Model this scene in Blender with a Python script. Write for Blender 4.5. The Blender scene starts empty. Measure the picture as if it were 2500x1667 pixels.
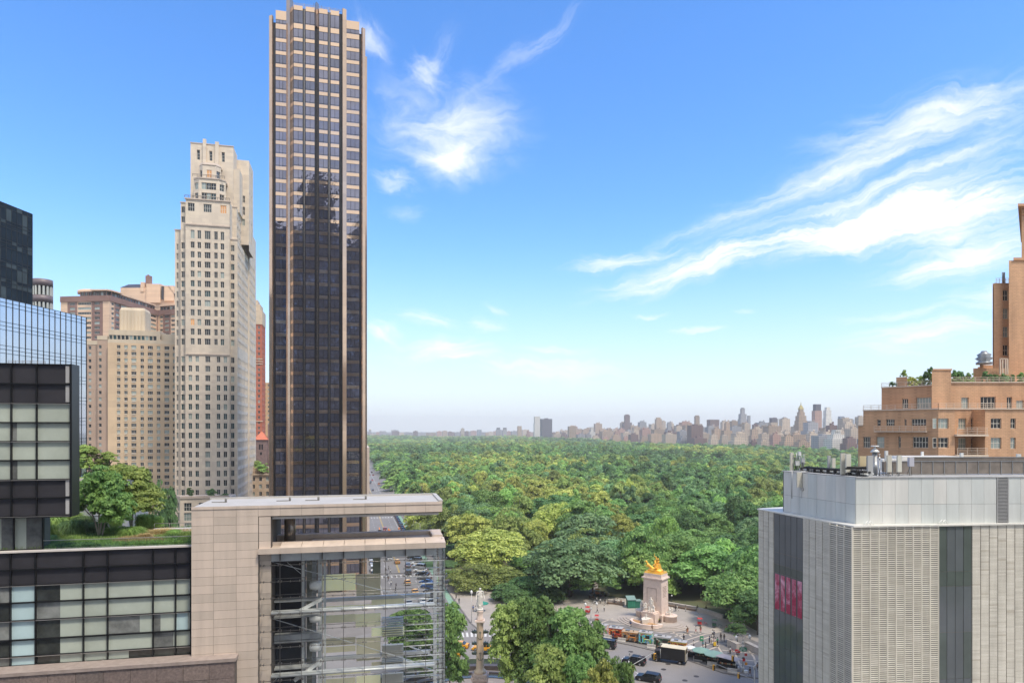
import bpy, math, random
import numpy as np
from mathutils import Vector, Matrix, Euler
from math import radians as R, sin, cos, tan, pi, atan2, hypot

S = bpy.context.scene
COL = S.collection
# ------------------------------------------------------------------ camera
CX, HY, FP, CH = 1250.0, 1050.0, 1600.0, 50.0      # principal column, horizon row, focal length in photo pixels, eye height
cam_data = bpy.data.cameras.new('camera')
cam = bpy.data.objects.new('camera', cam_data); COL.objects.link(cam)
cam.location = (0, 0, CH); cam.rotation_euler = (R(90), 0, 0)
cam_data.sensor_width = 36.0; cam_data.lens = 36.0*FP/2500.0
cam_data.shift_y = (HY-833.5)/2500.0
cam_data.clip_start = 0.5; cam_data.clip_end = 60000
S.camera = cam
# ------------------------------------------------------------------ light, exposure
SUN_AZ, SUN_EL = R(135), R(61)                     # azimuth clockwise from the view direction
sun_dir = Vector((sin(SUN_AZ)*cos(SUN_EL), cos(SUN_AZ)*cos(SUN_EL), sin(SUN_EL)))
sl = bpy.data.lights.new('sun', 'SUN'); sl.energy = 1.9; sl.angle = R(10.0); sl.color = (1.0, .90, .76)
so = bpy.data.objects.new('sun', sl); COL.objects.link(so)
so.rotation_euler = sun_dir.to_track_quat('Z', 'Y').to_euler(); so.location = (100, -100, 300)
S.view_settings.view_transform = 'Standard'; S.view_settings.look = 'None'
S.view_settings.gamma = 1.0; S.view_settings.exposure = 1.05
S.view_settings.use_curve_mapping = False
S.cycles.max_bounces = 8; S.cycles.diffuse_bounces = 3; S.cycles.glossy_bounces = 4
S.cycles.transmission_bounces = 4; S.cycles.transparent_max_bounces = 16; S.cycles.volume_bounces = 0
S.cycles.sample_clamp_indirect = 6.0
S.cycles.use_denoising = True

class NT:
    """small helper for building node trees"""
    def __init__(s, tree): s.t = tree; s.n = tree.nodes; s.l = tree.links
    def new(s, typ, **kw):
        n = s.n.new(typ)
        for k, v in kw.items(): setattr(n, k, v)
        return n
    def link(s, a, b): s.l.new(a, b)
    def put(s, sock, v):
        if isinstance(v, bpy.types.NodeSocket): s.l.new(v, sock)
        else: sock.default_value = v
    def math(s, op, a, b=None, c=None, clamp=False):
        n = s.n.new('ShaderNodeMath'); n.operation = op; n.use_clamp = clamp
        s.put(n.inputs[0], a)
        if b is not None: s.put(n.inputs[1], b)
        if c is not None: s.put(n.inputs[2], c)
        return n.outputs[0]
    def mix(s, f, a, b, blend='MIX'):
        n = s.n.new('ShaderNodeMix'); n.data_type = 'RGBA'; n.blend_type = blend
        s.put(n.inputs[0], f); s.put(n.inputs[6], a); s.put(n.inputs[7], b)
        return n.outputs[2]
    def maprange(s, v, a, b, c, d, smooth=True):
        n = s.n.new('ShaderNodeMapRange'); n.interpolation_type = 'SMOOTHSTEP' if smooth else 'LINEAR'
        s.put(n.inputs[0], v)
        for i, q in enumerate((a, b, c, d)): s.put(n.inputs[i+1], q)
        return n.outputs[0]
    def noise(s, vec, scale, detail=4, rough=.55, dist=0.0, col=False):
        n = s.n.new('ShaderNodeTexNoise'); n.inputs['Scale'].default_value = scale
        n.inputs['Detail'].default_value = detail; n.inputs['Roughness'].default_value = rough
        n.inputs['Distortion'].default_value = dist
        if vec is not None: s.l.new(vec, n.inputs['Vector'])
        return n.outputs['Color'] if col else n.outputs['Fac']

# ------------------------------------------------------------------ sky
world = bpy.data.worlds.new('World'); S.world = world; world.use_nodes = True
w = NT(world.node_tree); w.n.clear()
sky = w.new('ShaderNodeTexSky', sky_type='NISHITA'); sky.sun_disc = False
sky.sun_elevation = SUN_EL; sky.sun_rotation = SUN_AZ; sky.altitude = 50
sky.air_density = 1.0; sky.dust_density = 0.6; sky.ozone_density = 2.2
tc = w.new('ShaderNodeTexCoord')
sep = w.new('ShaderNodeSeparateXYZ'); w.link(tc.outputs['Generated'], sep.inputs[0])
az = w.math('ARCTAN2', sep.outputs[0], sep.outputs[1])
hyp = w.math('SQRT', w.math('ADD', w.math('MULTIPLY', sep.outputs[0], sep.outputs[0]), w.math('MULTIPLY', sep.outputs[1], sep.outputs[1])))
el = w.math('ARCTAN2', sep.outputs[2], hyp)
comb = w.new('ShaderNodeCombineXYZ'); w.link(az, comb.inputs[0]); w.link(el, comb.inputs[1])
wn = w.noise(comb.outputs[0], 9.0, 5, .6, col=True)
sub = w.new('ShaderNodeVectorMath', operation='SUBTRACT'); w.link(wn, sub.inputs[0]); sub.inputs[1].default_value = (.5, .5, .5)
scl = w.new('ShaderNodeVectorMath', operation='SCALE'); w.link(sub.outputs[0], scl.inputs[0]); scl.inputs['Scale'].default_value = .06
wrp = w.new('ShaderNodeVectorMath', operation='ADD'); w.link(comb.outputs[0], wrp.inputs[0]); w.link(scl.outputs[0], wrp.inputs[1])
def sky_dir(px, py):
    dx, dz = (px-CX)/FP, -(py-HY)/FP
    return atan2(dx, 1), atan2(dz, hypot(dx, 1))
# every cirrus: two end points, half width (photo pixels), opacity, grain
CIRRUS = [
 (985,290,1210,330,112,.85,2.2),(1010,150,1060,190,40,.55,2),(1040,400,1160,380,60,.55,2),(1130,240,1430,10,22,.26,3),(1120,70,1000,190,30,.14,3),
 (1440,722,1900,600,40,.95,3),(1750,655,2600,400,42,.85,3.5),(1480,695,2620,350,22,.65,4),(1600,640,2600,280,26,.42,4),(1450,640,2300,330,16,.35,4),(1850,620,2620,430,40,.65,4),(2080,600,2620,480,34,.6,4),(2120,680,2620,600,36,.6,4),(2000,790,2420,740,14,.5,4),(1700,520,2600,230,12,.3,4),(1020,885,1240,865,10,.7,4),(1370,650,1680,610,24,.75,3),(1600,620,2600,120,55,.34,3.2),
 (2000,360,2600,210,60,.72,3),(1950,560,2600,300,60,.60,3),(2050,570,2600,440,48,.7,3),(2180,640,2600,560,60,.95,3),(2330,730,2600,700,30,.8,3),(2050,840,2480,780,36,.85,3),
 (960,865,1190,850,34,.95,2.5),(1150,890,1560,915,34,.8,3),(960,770,1120,800,24,.55,3),(1150,790,1230,800,22,.65,2),(900,790,960,830,34,.8,2),
 (880,60,920,120,44,.6,1.5),(1540,768,1650,768,8,.6,2),(1640,810,1780,808,9,.75,2),(1780,757,1850,757,7,.4,2),(2020,860,2300,860,16,.35,3),
 (1250,850,1460,870,14,.6,3),(930,420,1010,450,30,.5,2),(950,510,1040,520,26,.25,2),(1180,740,1240,760,18,.4,2),(1930,600,2300,480,40,.5,3),(1860,480,2300,330,40,.3,3)]
tot = None
for (x0, y0, x1, y1, hw, op, gr) in CIRRUS:
    a0, e0 = sky_dir(x0, y0); a1, e1 = sky_dir(x1, y1)
    L = hypot(a1-a0, e1-e0)/2 + hw/FP*.8; ang = atan2(e1-e0, a1-a0)
    mp = w.new('ShaderNodeMapping', vector_type='TEXTURE')
    mp.inputs['Location'].default_value = ((a0+a1)/2, (e0+e1)/2, 0); mp.inputs['Rotation'].default_value = (0, 0, ang)
    mp.inputs['Scale'].default_value = (L, hw/FP, 1); w.link(wrp.outputs[0], mp.inputs['Vector'])
    ln = w.new('ShaderNodeVectorMath', operation='LENGTH'); w.link(mp.outputs[0], ln.inputs[0])
    asp = L/(hw/FP)
    m2 = w.new('ShaderNodeMapping'); m2.inputs['Scale'].default_value = (gr*.6*max(1, asp*.14), gr*.95, 1)
    m2.inputs['Location'].default_value = (x0*.37, y0*.11, 0); w.link(mp.outputs[0], m2.inputs['Vector'])
    nz = w.noise(m2.outputs[0], 1.0, 7, .62, .6)
    f = w.math('ADD', w.math('SUBTRACT', 1.0, ln.outputs['Value']), w.math('MULTIPLY', w.math('SUBTRACT', nz, .5), 2.4))
    f = w.math('MULTIPLY', w.maprange(f, -.25, 1.4, 0, op), w.maprange(ln.outputs['Value'], .25, 1.45, 1, 0))
    tot = f if tot is None else w.math('ADD', tot, f)
# unseen cloud added behind the viewer, whitening reflections and adding neutral light
bk = w.maprange(w.noise(tc.outputs['Generated'], 2.4, 6, .6, .8), .3, .62, .45, 1)
bk = w.math('MULTIPLY', bk, w.maprange(sep.outputs[1], -.1, .25, 1, .0))
tot = w.math('ADD', tot, bk)
tot = w.math('MINIMUM', tot, 1.0)
hs = w.new('ShaderNodeHueSaturation'); hs.inputs['Saturation'].default_value = 1.22; hs.inputs['Value'].default_value = 1.0
hs.inputs['Hue'].default_value = .5
w.link(sky.outputs[0], hs.inputs['Color'])
SKYK = 0.145
skc = w.mix(1.0, hs.outputs[0], (.76, .87, 1.02, 1), 'MULTIPLY')
haz = w.maprange(el, -.02, .42, .97, 0)            # humid air whitening the sky towards the horizon
haz = w.math('POWER', haz, 2.6)
c1 = w.mix(haz, skc, (3.0, 3.2, 3.5, 1))
c2 = w.mix(tot, c1, (3.8, 3.95, 4.15, 1))
bg = w.new('ShaderNodeBackground'); bg.inputs['Strength'].default_value = SKYK; w.link(c2, bg.inputs['Color'])
ow = w.new('ShaderNodeOutputWorld'); w.link(bg.outputs[0], ow.inputs['Surface'])

# ------------------------------------------------------------------ mesh helpers
rnd = random.Random(7)
def gx(px, Y): return (px-CX)/FP*Y
def gz(py, Y): return CH-(py-HY)/FP*Y
def gnd(px, py, z=0.0):
    Y = (CH-z)*FP/(py-HY); return Vector(((px-CX)/FP*Y, Y, z))

class MB:
    def __init__(s): s.v = []; s.f = []; s.m = []; s.sm = []
    def face(s, pts, m=0, smooth=False):
        i = len(s.v); s.v.extend([tuple(p) for p in pts]); s.f.append(tuple(range(i, i+len(pts)))); s.m.append(m); s.sm.append(smooth)
    def box(s, x0, x1, y0, y1, z0, z1, m=0, skip=''):
        i = len(s.v)
        s.v += [(x0,y0,z0),(x1,y0,z0),(x1,y1,z0),(x0,y1,z0),(x0,y0,z1),(x1,y0,z1),(x1,y1,z1),(x0,y1,z1)]
        F = {'b':(0,3,2,1),'t':(4,5,6,7),'f':(0,1,5,4),'r':(1,2,6,5),'k':(2,3,7,6),'l':(3,0,4,7)}
        for k, q in F.items():
            if k in skip: continue
            s.f.append(tuple(i+a for a in q)); s.m.append(m); s.sm.append(False)
    def prism(s, pts, z0, z1, m=0, top=True, bottom=True, scale_top=1.0, c=None, mtop=None):
        n = len(pts); i = len(s.v)
        if c is None: c = (sum(p[0] for p in pts)/n, sum(p[1] for p in pts)/n)
        s.v += [(p[0], p[1], z0) for p in pts]
        s.v += [(c[0]+(p[0]-c[0])*scale_top, c[1]+(p[1]-c[1])*scale_top, z1) for p in pts]
        for k in range(n):
            j = (k+1) % n; s.f.append((i+k, i+j, i+n+j, i+n+k)); s.m.append(m); s.sm.append(False)
        if top: s.f.append(tuple(i+n+k for k in range(n))); s.m.append(m if mtop is None else mtop); s.sm.append(False)
        if bottom: s.f.append(tuple(i+n-1-k for k in range(n))); s.m.append(m); s.sm.append(False)
    def lathe(s, cx, cy, prof, n=16, m=0, a0=0.0, smooth=True, sx=1, sy=1):
        i = len(s.v)
        for (r, z) in prof:
            for k in range(n):
                a = a0+2*pi*k/n; s.v.append((cx+r*cos(a)*sx, cy+r*sin(a)*sy, z))
        for q in range(len(prof)-1):
            for k in range(n):
                j = (k+1) % n; s.f.append((i+q*n+k, i+q*n+j, i+(q+1)*n+j, i+(q+1)*n+k)); s.m.append(m); s.sm.append(smooth)
        s.f.append(tuple(i+n-1-k for k in range(n))); s.m.append(m); s.sm.append(False)
        L = (len(prof)-1)*n; s.f.append(tuple(i+L+k for k in range(n))); s.m.append(m); s.sm.append(False)
    def tube(s, p, q, r, r2=None, n=6, m=0, caps=True):
        p, q = Vector(p), Vector(q); d = q-p
        if d.length < 1e-6: return
        r2 = r if r2 is None else r2
        z = d.normalized(); x = z.orthogonal().normalized(); y = z.cross(x); i = len(s.v)
        for (c, rr) in ((p, r), (q, r2)):
            for k in range(n):
                a = 2*pi*k/n; s.v.append(tuple(c+x*(rr*cos(a))+y*(rr*sin(a))))
        for k in range(n):
            j = (k+1) % n; s.f.append((i+k, i+j, i+n+j, i+n+k)); s.m.append(m); s.sm.append(n > 4)
        if caps:
            s.f.append(tuple(i+n-1-k for k in range(n))); s.m.append(m); s.sm.append(False)
            s.f.append(tuple(i+n+k for k in range(n))); s.m.append(m); s.sm.append(False)
    def path(s, pts, r, n=6, m=0, r2=None):
        for k in range(len(pts)-1):
            a = r if r2 is None else r+(r2-r)*k/(len(pts)-1); b = r if r2 is None else r+(r2-r)*(k+1)/(len(pts)-1)
            s.tube(pts[k], pts[k+1], a, b, n, m)
    def bar(s, p, q, w_, h_, m=0):
        """rectangular bar from p to q, w_ across (horizontal), h_ high"""
        p, q = Vector(p), Vector(q); d = (q-p).normalized(); x = d.cross(Vector((0,0,1)))
        if x.length < 1e-4: x = Vector((1,0,0))
        x.normalize(); y = x.cross(d); i = len(s.v)
        for c in (p, q):
            for (a, b) in ((-1,-1),(1,-1),(1,1),(-1,1)): s.v.append(tuple(c+x*(a*w_/2)+y*(b*h_/2)))
        for q_ in ((0,1,5,4),(1,2,6,5),(2,3,7,6),(3,0,4,7),(3,2,1,0),(4,5,6,7)): s.f.append(tuple(i+a for a in q_)); s.m.append(m); s.sm.append(False)
    def add(s, o, M4=None):
        i = len(s.v)
        s.v += [tuple(M4 @ Vector(v)) for v in o.v] if M4 is not None else o.v
        s.f += [tuple(i+a for a in f) for f in o.f]; s.m += o.m; s.sm += o.sm
    def wall(s, O, D, W, z0, z1, ops, m=0, depth=.25, mr=None):
        """facade plane from O along unit D with real openings (x0,x1,za,zb); reveals go inwards"""
        O, D = Vector((O[0], O[1], 0)), Vector((D[0], D[1], 0)).normalized()
        N = Vector((-D.y, D.x, 0))                       # inwards
        mr = m if mr is None else mr
        ops = [(max(a, 0), min(b, W), max(c, z0), min(d, z1)) for (a, b, c, d) in ops]
        ops = [o for o in ops if o[1]-o[0] > .05 and o[3]-o[2] > .05]
        zs = sorted({round(z, 4) for z in [z0, z1]+[o[2] for o in ops]+[o[3] for o in ops]})
        def P(x, z, y=0): q = O+D*x+N*y; return (q.x, q.y, z)
        for a, b in zip(zs, zs[1:]):
            mid = (a+b)/2
            act = sorted((o[0], o[1]) for o in ops if o[2]-1e-3 <= mid <= o[3]+1e-3)
            x = 0
            for (c, d) in act:
                if c-x > 1e-3: s.face([P(x,a),P(c,a),P(c,b),P(x,b)], m)
                x = max(x, d)
            if W-x > 1e-3: s.face([P(x,a),P(W,a),P(W,b),P(x,b)], m)
        for (c, d, za, zb) in ops:
            s.face([P(c,za),P(d,za),P(d,za,depth),P(c,za,depth)], mr); s.face([P(c,zb,depth),P(d,zb,depth),P(d,zb),P(c,zb)], mr)
            s.face([P(c,za),P(c,za,depth),P(c,zb,depth),P(c,zb)], mr); s.face([P(d,za,depth),P(d,za),P(d,zb),P(d,zb,depth)], mr)
    def build(s, name, mats, parent=None, loc=None, rz=0.0):
        me = bpy.data.meshes.new(name); me.from_pydata(s.v, [], s.f)
        if not isinstance(mats, (list, tuple)): mats = [mats]
        for m in mats: me.materials.append(m)
        if len(s.m): me.polygons.foreach_set('material_index', s.m); me.polygons.foreach_set('use_smooth', s.sm)
        me.update()
        return place(name, me, parent, loc, rz)

def place(name, me, parent=None, loc=None, rz=0.0):
    o = bpy.data.objects.new(name, me); COL.objects.link(o)
    if parent is not None: o.parent = parent
    if loc is not None: o.location = loc
    if rz: o.rotation_euler = (0, 0, rz)
    return o
def tag(o, label=None, cat=None, group=None, kind=None):
    if label: o['label'] = label
    if cat: o['category'] = cat
    if group: o['group'] = group
    if kind: o['kind'] = kind
    return o
def empty(name, label, cat, loc=(0,0,0), rz=0.0, group=None):
    o = bpy.data.objects.new(name, None); COL.objects.link(o); o.location = loc; o.rotation_euler = (0,0,rz)
    o.empty_display_size = .5
    return tag(o, label, cat, group)
KIDS = {}
def copy_tree(o, loc=None, rz=None, label=None, group=None, scale=None, mats=None, top=True):
    c = o.copy(); COL.objects.link(c)
    if top:
        if loc is not None: c.location = loc
        if rz is not None: c.rotation_euler = (0,0,rz)
        if scale is not None: c.scale = scale if isinstance(scale, (tuple, list)) else (scale,)*3
        if label: c['label'] = label
        if group: c['group'] = group
    if mats and o.name.split('.')[0] in mats:
        for i, m in mats[o.name.split('.')[0]].items():
            c.material_slots[i].link = 'OBJECT'; c.material_slots[i].material = m
    for ch in KIDS.setdefault(o.name, None) or kids(o):
        d = copy_tree(ch, top=False, mats=mats); d.parent = c
    return c
def kids(o):
    k = [c for c in bpy.data.objects if c.parent == o]; KIDS[o.name] = k; return k

class Frame:
    """vertical plane through photo column px at depth Y, turned by ang; local x along it, y behind it"""
    def __init__(s, px, Y, ang):
        s.a = ang; s.O = Vector((gx(px, Y), Y, 0)); s.e = Vector((cos(ang), sin(ang), 0)); s.u = Vector((-sin(ang), cos(ang), 0))
    def hit(s, px, y=0.0):
        d = Vector(((px-CX)/FP, 1, 0)); n = s.u; t = n.dot(s.O+s.u*y)/n.dot(d); return d*t, t
    def x(s, px, y=0.0): P, t = s.hit(px, y); return s.e.dot(P-s.O)
    def z(s, py, px, y=0.0): P, t = s.hit(px, y); return CH-(py-HY)/FP*t
    def side(s, px, x):
        """local y on the side plane at local x"""
        d = Vector(((px-CX)/FP, 1, 0)); n = s.e; t = n.dot(s.O+s.e*x)/n.dot(d); return s.u.dot(d*t-s.O)
    def root(s, name, label, cat, group=None): return empty(name, label, cat, s.O, s.a, group)

# ------------------------------------------------------------------ materials
MC = {}
def mat(name, col, rough=.7, metal=0.0, var=.12, scale=.6, spec=.5, bump=0.0, bscale=8.0, streak=False, coat=0.0, col2=None, seams=None, emis=None, wave=0.0):
    if name in MC: return MC[name]
    m = bpy.data.materials.new(name); m.use_nodes = True; t = NT(m.node_tree); t.n.clear()
    b = t.new('ShaderNodeBsdfPrincipled'); o = t.new('ShaderNodeOutputMaterial'); t.link(b.outputs[0], o.inputs[0])
    b.inputs['Roughness'].default_value = rough; b.inputs['Metallic'].default_value = metal
    b.inputs['Specular IOR Level'].default_value = spec; b.inputs['Coat Weight'].default_value = coat
    c = tuple(col)+(1,)
    if var > 0 or bump > 0 or seams or wave > 0:
        tcn = t.new('ShaderNodeTexCoord'); vec = tcn.outputs['Object']
    base = None
    if var > 0:
        v2 = vec
        if streak:
            mp = t.new('ShaderNodeMapping'); mp.inputs['Scale'].default_value = (1, 1, .12); t.link(vec, mp.inputs[0]); v2 = mp.outputs[0]
        nz = t.noise(v2, scale, 5, .6)
        lo = tuple(x*(1-var) for x in col)+(1,); hi = tuple(min(1, x*(1+var)) for x in col)+(1,)
        if col2: lo = tuple(col2)+(1,)
        base = t.mix(t.maprange(nz, .3, .7, 0, 1, False), lo, hi)
        oi = t.new('ShaderNodeObjectInfo')
        base = t.mix(1.0, base, t.maprange(oi.outputs['Random'], 0, 1, 1-var*.5, 1+var*.4, False), 'MULTIPLY')
    if seams:
        br = t.new('ShaderNodeTexBrick'); sw, sh, mo, sc = seams
        mp = t.new('ShaderNodeCombineXYZ'); sp = t.new('ShaderNodeSeparateXYZ'); t.link(vec, sp.inputs[0])
        t.link(t.math('ADD', sp.outputs[0], sp.outputs[1]), mp.inputs[0]); t.link(sp.outputs[2], mp.inputs[1])
        t.link(mp.outputs[0], br.inputs['Vector']); br.inputs['Scale'].default_value = 1.0
        br.inputs['Brick Width'].default_value = sw; br.inputs['Row Height'].default_value = sh; br.inputs['Mortar Size'].default_value = mo
        br.inputs['Color1'].default_value = (1,1,1,1); br.inputs['Color2'].default_value = (.86,.86,.88,1); br.inputs['Mortar'].default_value = (sc,sc,sc,1)
        base = t.mix(1.0, base if base is not None else c, br.outputs['Color'], 'MULTIPLY')
    if base is None: b.inputs['Base Color'].default_value = c
    else: t.link(base, b.inputs['Base Color'])
    if bump > 0:
        bn = t.new('ShaderNodeBump'); bn.inputs['Strength'].default_value = bump; bn.inputs['Distance'].default_value = .05
        t.link(t.noise(vec, bscale, 4, .6), bn.inputs['Height']); t.link(bn.outputs[0], b.inputs['Normal'])
    if wave > 0:                                     # panes that are not quite flat
        bn = t.new('ShaderNodeBump'); bn.inputs['Strength'].default_value = wave; bn.inputs['Distance'].default_value = .12
        t.link(t.noise(vec, .55, 2, .5), bn.inputs['Height']); t.link(bn.outputs[0], b.inputs['Normal'])
    if emis: b.inputs['Emission Color'].default_value = tuple(emis[:3])+(1,); b.inputs['Emission Strength'].default_value = emis[3]
    MC[name] = m; return m

def clear_glass(name, tint, opacity):
    if name in MC: return MC[name]
    m = bpy.data.materials.new(name); m.use_nodes = True; t = NT(m.node_tree); t.n.clear()
    tr = t.new('ShaderNodeBsdfTransparent'); tr.inputs[0].default_value = tuple(tint)+(1,)
    gl = t.new('ShaderNodeBsdfGlossy'); gl.inputs['Roughness'].default_value = .02; gl.inputs[0].default_value = (.9,.95,.95,1)
    ge = t.new('ShaderNodeNewGeometry'); dt = t.new('ShaderNodeVectorMath', operation='DOT_PRODUCT'); t.link(ge.outputs['Incoming'], dt.inputs[0]); t.link(ge.outputs['Normal'], dt.inputs[1])
    fr = t.math('ADD', .04, t.math('MULTIPLY', .9, t.math('POWER', t.math('SUBTRACT', 1.0, t.math('ABSOLUTE', dt.outputs['Value'])), 5.0)))
    mx = t.new('ShaderNodeMixShader'); o = t.new('ShaderNodeOutputMaterial')
    t.link(t.math('ADD', fr, opacity, clamp=True), mx.inputs[0]); t.link(tr.outputs[0], mx.inputs[1]); t.link(gl.outputs[0], mx.inputs[2]); t.link(mx.outputs[0], o.inputs[0])
    MC[name] = m; return m

def leaf_mat(name, c1, c2, transl=.25):
    if name in MC: return MC[name]
    m = bpy.data.materials.new(name); m.use_nodes = True; t = NT(m.node_tree); t.n.clear()
    tcn = t.new('ShaderNodeTexCoord'); oi = t.new('ShaderNodeObjectInfo')
    nz = t.noise(tcn.outputs['Object'], 2.2, 4, .7)
    base = t.mix(t.maprange(nz, .35, .65, 0, 1), tuple(c1)+(1,), tuple(c2)+(1,))
    hsn = t.new('ShaderNodeHueSaturation'); t.link(base, hsn.inputs['Color']); hsn.inputs['Saturation'].default_value = .84
    t.link(t.maprange(oi.outputs['Random'], 0, 1, .488, .512, False), hsn.inputs['Hue']); t.link(t.maprange(oi.outputs['Random'], 0, 1, .85, 1.45, False), hsn.inputs['Value'])
    d = t.new('ShaderNodeBsdfPrincipled'); d.inputs['Roughness'].default_value = .55; d.inputs['Specular IOR Level'].default_value = .25; t.link(hsn.outputs[0], d.inputs['Base Color'])
    tl = t.new('ShaderNodeBsdfTranslucent'); t.link(hsn.outputs[0], tl.inputs[0])
    mx = t.new('ShaderNodeMixShader'); mx.inputs[0].default_value = transl; o = t.new('ShaderNodeOutputMaterial')
    t.link(d.outputs[0], mx.inputs[1]); t.link(tl.outputs[0], mx.inputs[2]); t.link(mx.outputs[0], o.inputs[0])
    MC[name] = m; return m

def merge_windows(root, wins, mats, name='window', limit=100, label=None):
    """wins: list of (MB, centre). The nearest / largest `limit` are parts of their own, the rest one object"""
    rot = Matrix.Rotation(root.rotation_euler[2], 4, 'Z'); L = Vector(root.location)
    def size(wc):
        mb, c = wc; p = rot @ Vector(c)+L; d2 = (p.x**2+p.y**2+(p.z-CH)**2)
        xs = [v[0] for v in mb.v]; ys = [v[1] for v in mb.v]; zs = [v[2] for v in mb.v]
        return (hypot(max(xs)-min(xs), max(ys)-min(ys))*(max(zs)-min(zs)))/d2
    wins = sorted(wins, key=size, reverse=True)
    lim = limit if len(wins) > limit else len(wins)
    for mb, c in wins[:lim]: mb.build(name, mats, root)
    if len(wins) > lim:
        r = MB()
        for mb, c in wins[lim:]: r.add(mb)
        o = r.build(name, mats, root); o['kind'] = 'stuff'

def window(mbs, O, D, x0, x1, z0, z1, depth, g, kind='plain', f=.06, fm=0, nv=1, nh=0, proud=.03):
    """one window in a wall plane: pane (material g), frame and muntins (fm). appended to mbs with its centre"""
    O, D = Vector((O[0], O[1], 0)), Vector((D[0], D[1], 0)).normalized(); N = Vector((-D.y, D.x, 0))
    def P(x, z, y): q = O+D*x+N*y; return (q.x, q.y, z)
    m = MB(); m.face([P(x0,z0,depth),P(x1,z0,depth),P(x1,z1,depth),P(x0,z1,depth)], g)
    y = depth-proud
    def strip(a, b, c, d):
        m.face([P(a,c,y),P(b,c,y),P(b,d,y),P(a,d,y)], fm)
    if f > 0:
        strip(x0, x1, z0, z0+f); strip(x0, x1, z1-f, z1); strip(x0, x0+f, z0+f, z1-f); strip(x1-f, x1, z0+f, z1-f)
        for k in range(1, nv+1):
            c = x0+(x1-x0)*k/(nv+1); strip(c-f/2, c+f/2, z0+f, z1-f)
        xs = [x0+f]+[x0+(x1-x0)*k/(nv+1) for k in range(1, nv+1)]+[x1-f]
        for k in range(1, nh+1):
            c = z0+(z1-z0)*k/(nh+1)
            for a, b in zip(xs, xs[1:]): strip(a+f/2, b-f/2, c-f/2, c+f/2)
    q = O+D*((x0+x1)/2); mbs.append((m, (q.x, q.y, (z0+z1)/2)))
# ================================================================== buildings
GA = R(13.6)                                       # street grid against the view direction
lime = mat('limestone', (.73,.63,.505), .8, var=.10, scale=.15, streak=True, seams=(2.4,1.25,.012,.9))
lime_d = mat('limestone_trim', (.55,.46,.39), .8, var=.1)
w_frame = mat('window_frame_white', (.62,.60,.55), .5, var=0)
g_dark = mat('pane_dark', (.012,.014,.018), .04, spec=.4, var=.3, scale=.08, wave=.2)
g_teal = mat('pane_teal', (.015,.055,.062), .04, spec=.4, var=.25, scale=.08, wave=.2)
g_blind = mat('pane_with_blind', (.30,.36,.33), .08, spec=.8, var=.25, scale=.08)
g_grey = mat('pane_grey', (.05,.062,.062), .05, spec=.5, var=.3, scale=.08)
g_warm = mat('pane_lit_room', (.25,.12,.04), .1, spec=.8, var=.3, emis=(1,.5,.18,.25))
WIN = [w_frame, g_dark, g_teal, g_blind, g_grey, g_warm]
def pick(*w_): return rnd.choices([1,2,3,4,5], w_)[0]

class Bld:
    def __init__(s, root): s.r = root; s.w = MB(); s.wins = []
    def face(s, O, D, W, z0, z1, cols, rows, m=0, depth=.3, skip=None, glass=(5,1,3,3,.1), f=.08, nh=0, mr=None, rowglass=None):
        ops = []
        for ri, (za, zb) in enumerate(rows):
            for ci, c in enumerate(cols):
                if skip and skip(ri, ci): continue
                if c[0] < .02 or c[1] > W-.02 or za < z0 or zb > z1: continue
                ops.append((c[0], c[1], za, zb))
                g = pick(*(rowglass(ri, ci) if rowglass else glass))
                window(s.wins, O, D, c[0], c[1], za, zb, depth, g, f=f, nv=c[2] if len(c) > 2 else 1, nh=nh if len(c) < 4 else c[3])
        s.w.wall(O, D, W, z0, z1, ops, m, depth, mr)
    def slab(s, x0, x1, y0, y1, z0, z1, m=0, skip=''): s.w.box(x0, x1, y0, y1, z0, z1, m, skip)
    def body(s, x0, x1, y0, y1, z0, z1, m=0, front=True, east=True, west=False, roof=1):
        """the plain faces of a block whose fronts are made with face()"""
        sk = 'b'+('f' if front else '')+('r' if east else '')+('l' if west else '')
        s.w.box(x0, x1, y0, y1, z0, z1, m, sk)
    def done(s, mats, wmats=None, name='wall', wname='window'):
        s.w.build(name, mats, s.r)
        if s.wins: merge_windows(s.r, s.wins, wmats or WIN, wname)

# ------------------------------------------------------------------ bronze glass tower
F = Frame(659, 200, GA)
bt = F.root('bronze_glass_tower', 'tallest slender tower of dark bronze glass with golden piers', 'skyscraper')
gold_sp = mat('gold_mirror_spandrel', (.74,.53,.37), .06, .95, var=.08, scale=.05, wave=.10)
pier_m = mat('bronze_pier_panel', (.62,.46,.34), .12, .80, var=.06, scale=.1, seams=(50,3.85,.012,.35), wave=.06)
tint_gl = mat('tower_tinted_pane', (.23,.225,.28), .03, .85, var=.2, scale=.15, wave=.16)
tint_gl2 = mat('tower_tinted_pane_dark', (.17,.175,.225), .03, .85, var=.2, scale=.15, wave=.22)
dark_m = mat('tower_dark_metal', (.022,.020,.022), .25, .3, var=.2, scale=.2)
silver = mat('thin_steel_fin', (.55,.50,.46), .2, .9, var=0)
zt = lambda y: F.z(y, 740)
fh = (zt(79)-zt(79+31*20))/20; ztop = zt(79); CY = -1.6
zc_top, zl_top, zr_top = F.z(12, 716), F.z(42, 672), F.z(70, 880)
body = MB()
xs = {k: F.x(k) for k in (659,669,673,699,849,877,882,892)}
c0, c1_ = F.x(699, CY), F.x(846, CY)
DEP = 24.0
body.box(xs[659]+.4, c0, .9, DEP, 0, zl_top-1.2, 0); body.box(c0, c1_, CY+.9, DEP+3, 0, zc_top-1.2, 0)
body.box(c1_, xs[892]-.4, .9, DEP, 0, zr_top-1.2, 0); body.box(xs[892]-.4, F.x(896, 9), 9, DEP+1, 0, F.z(100, 895), 1)
wl = []
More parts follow.
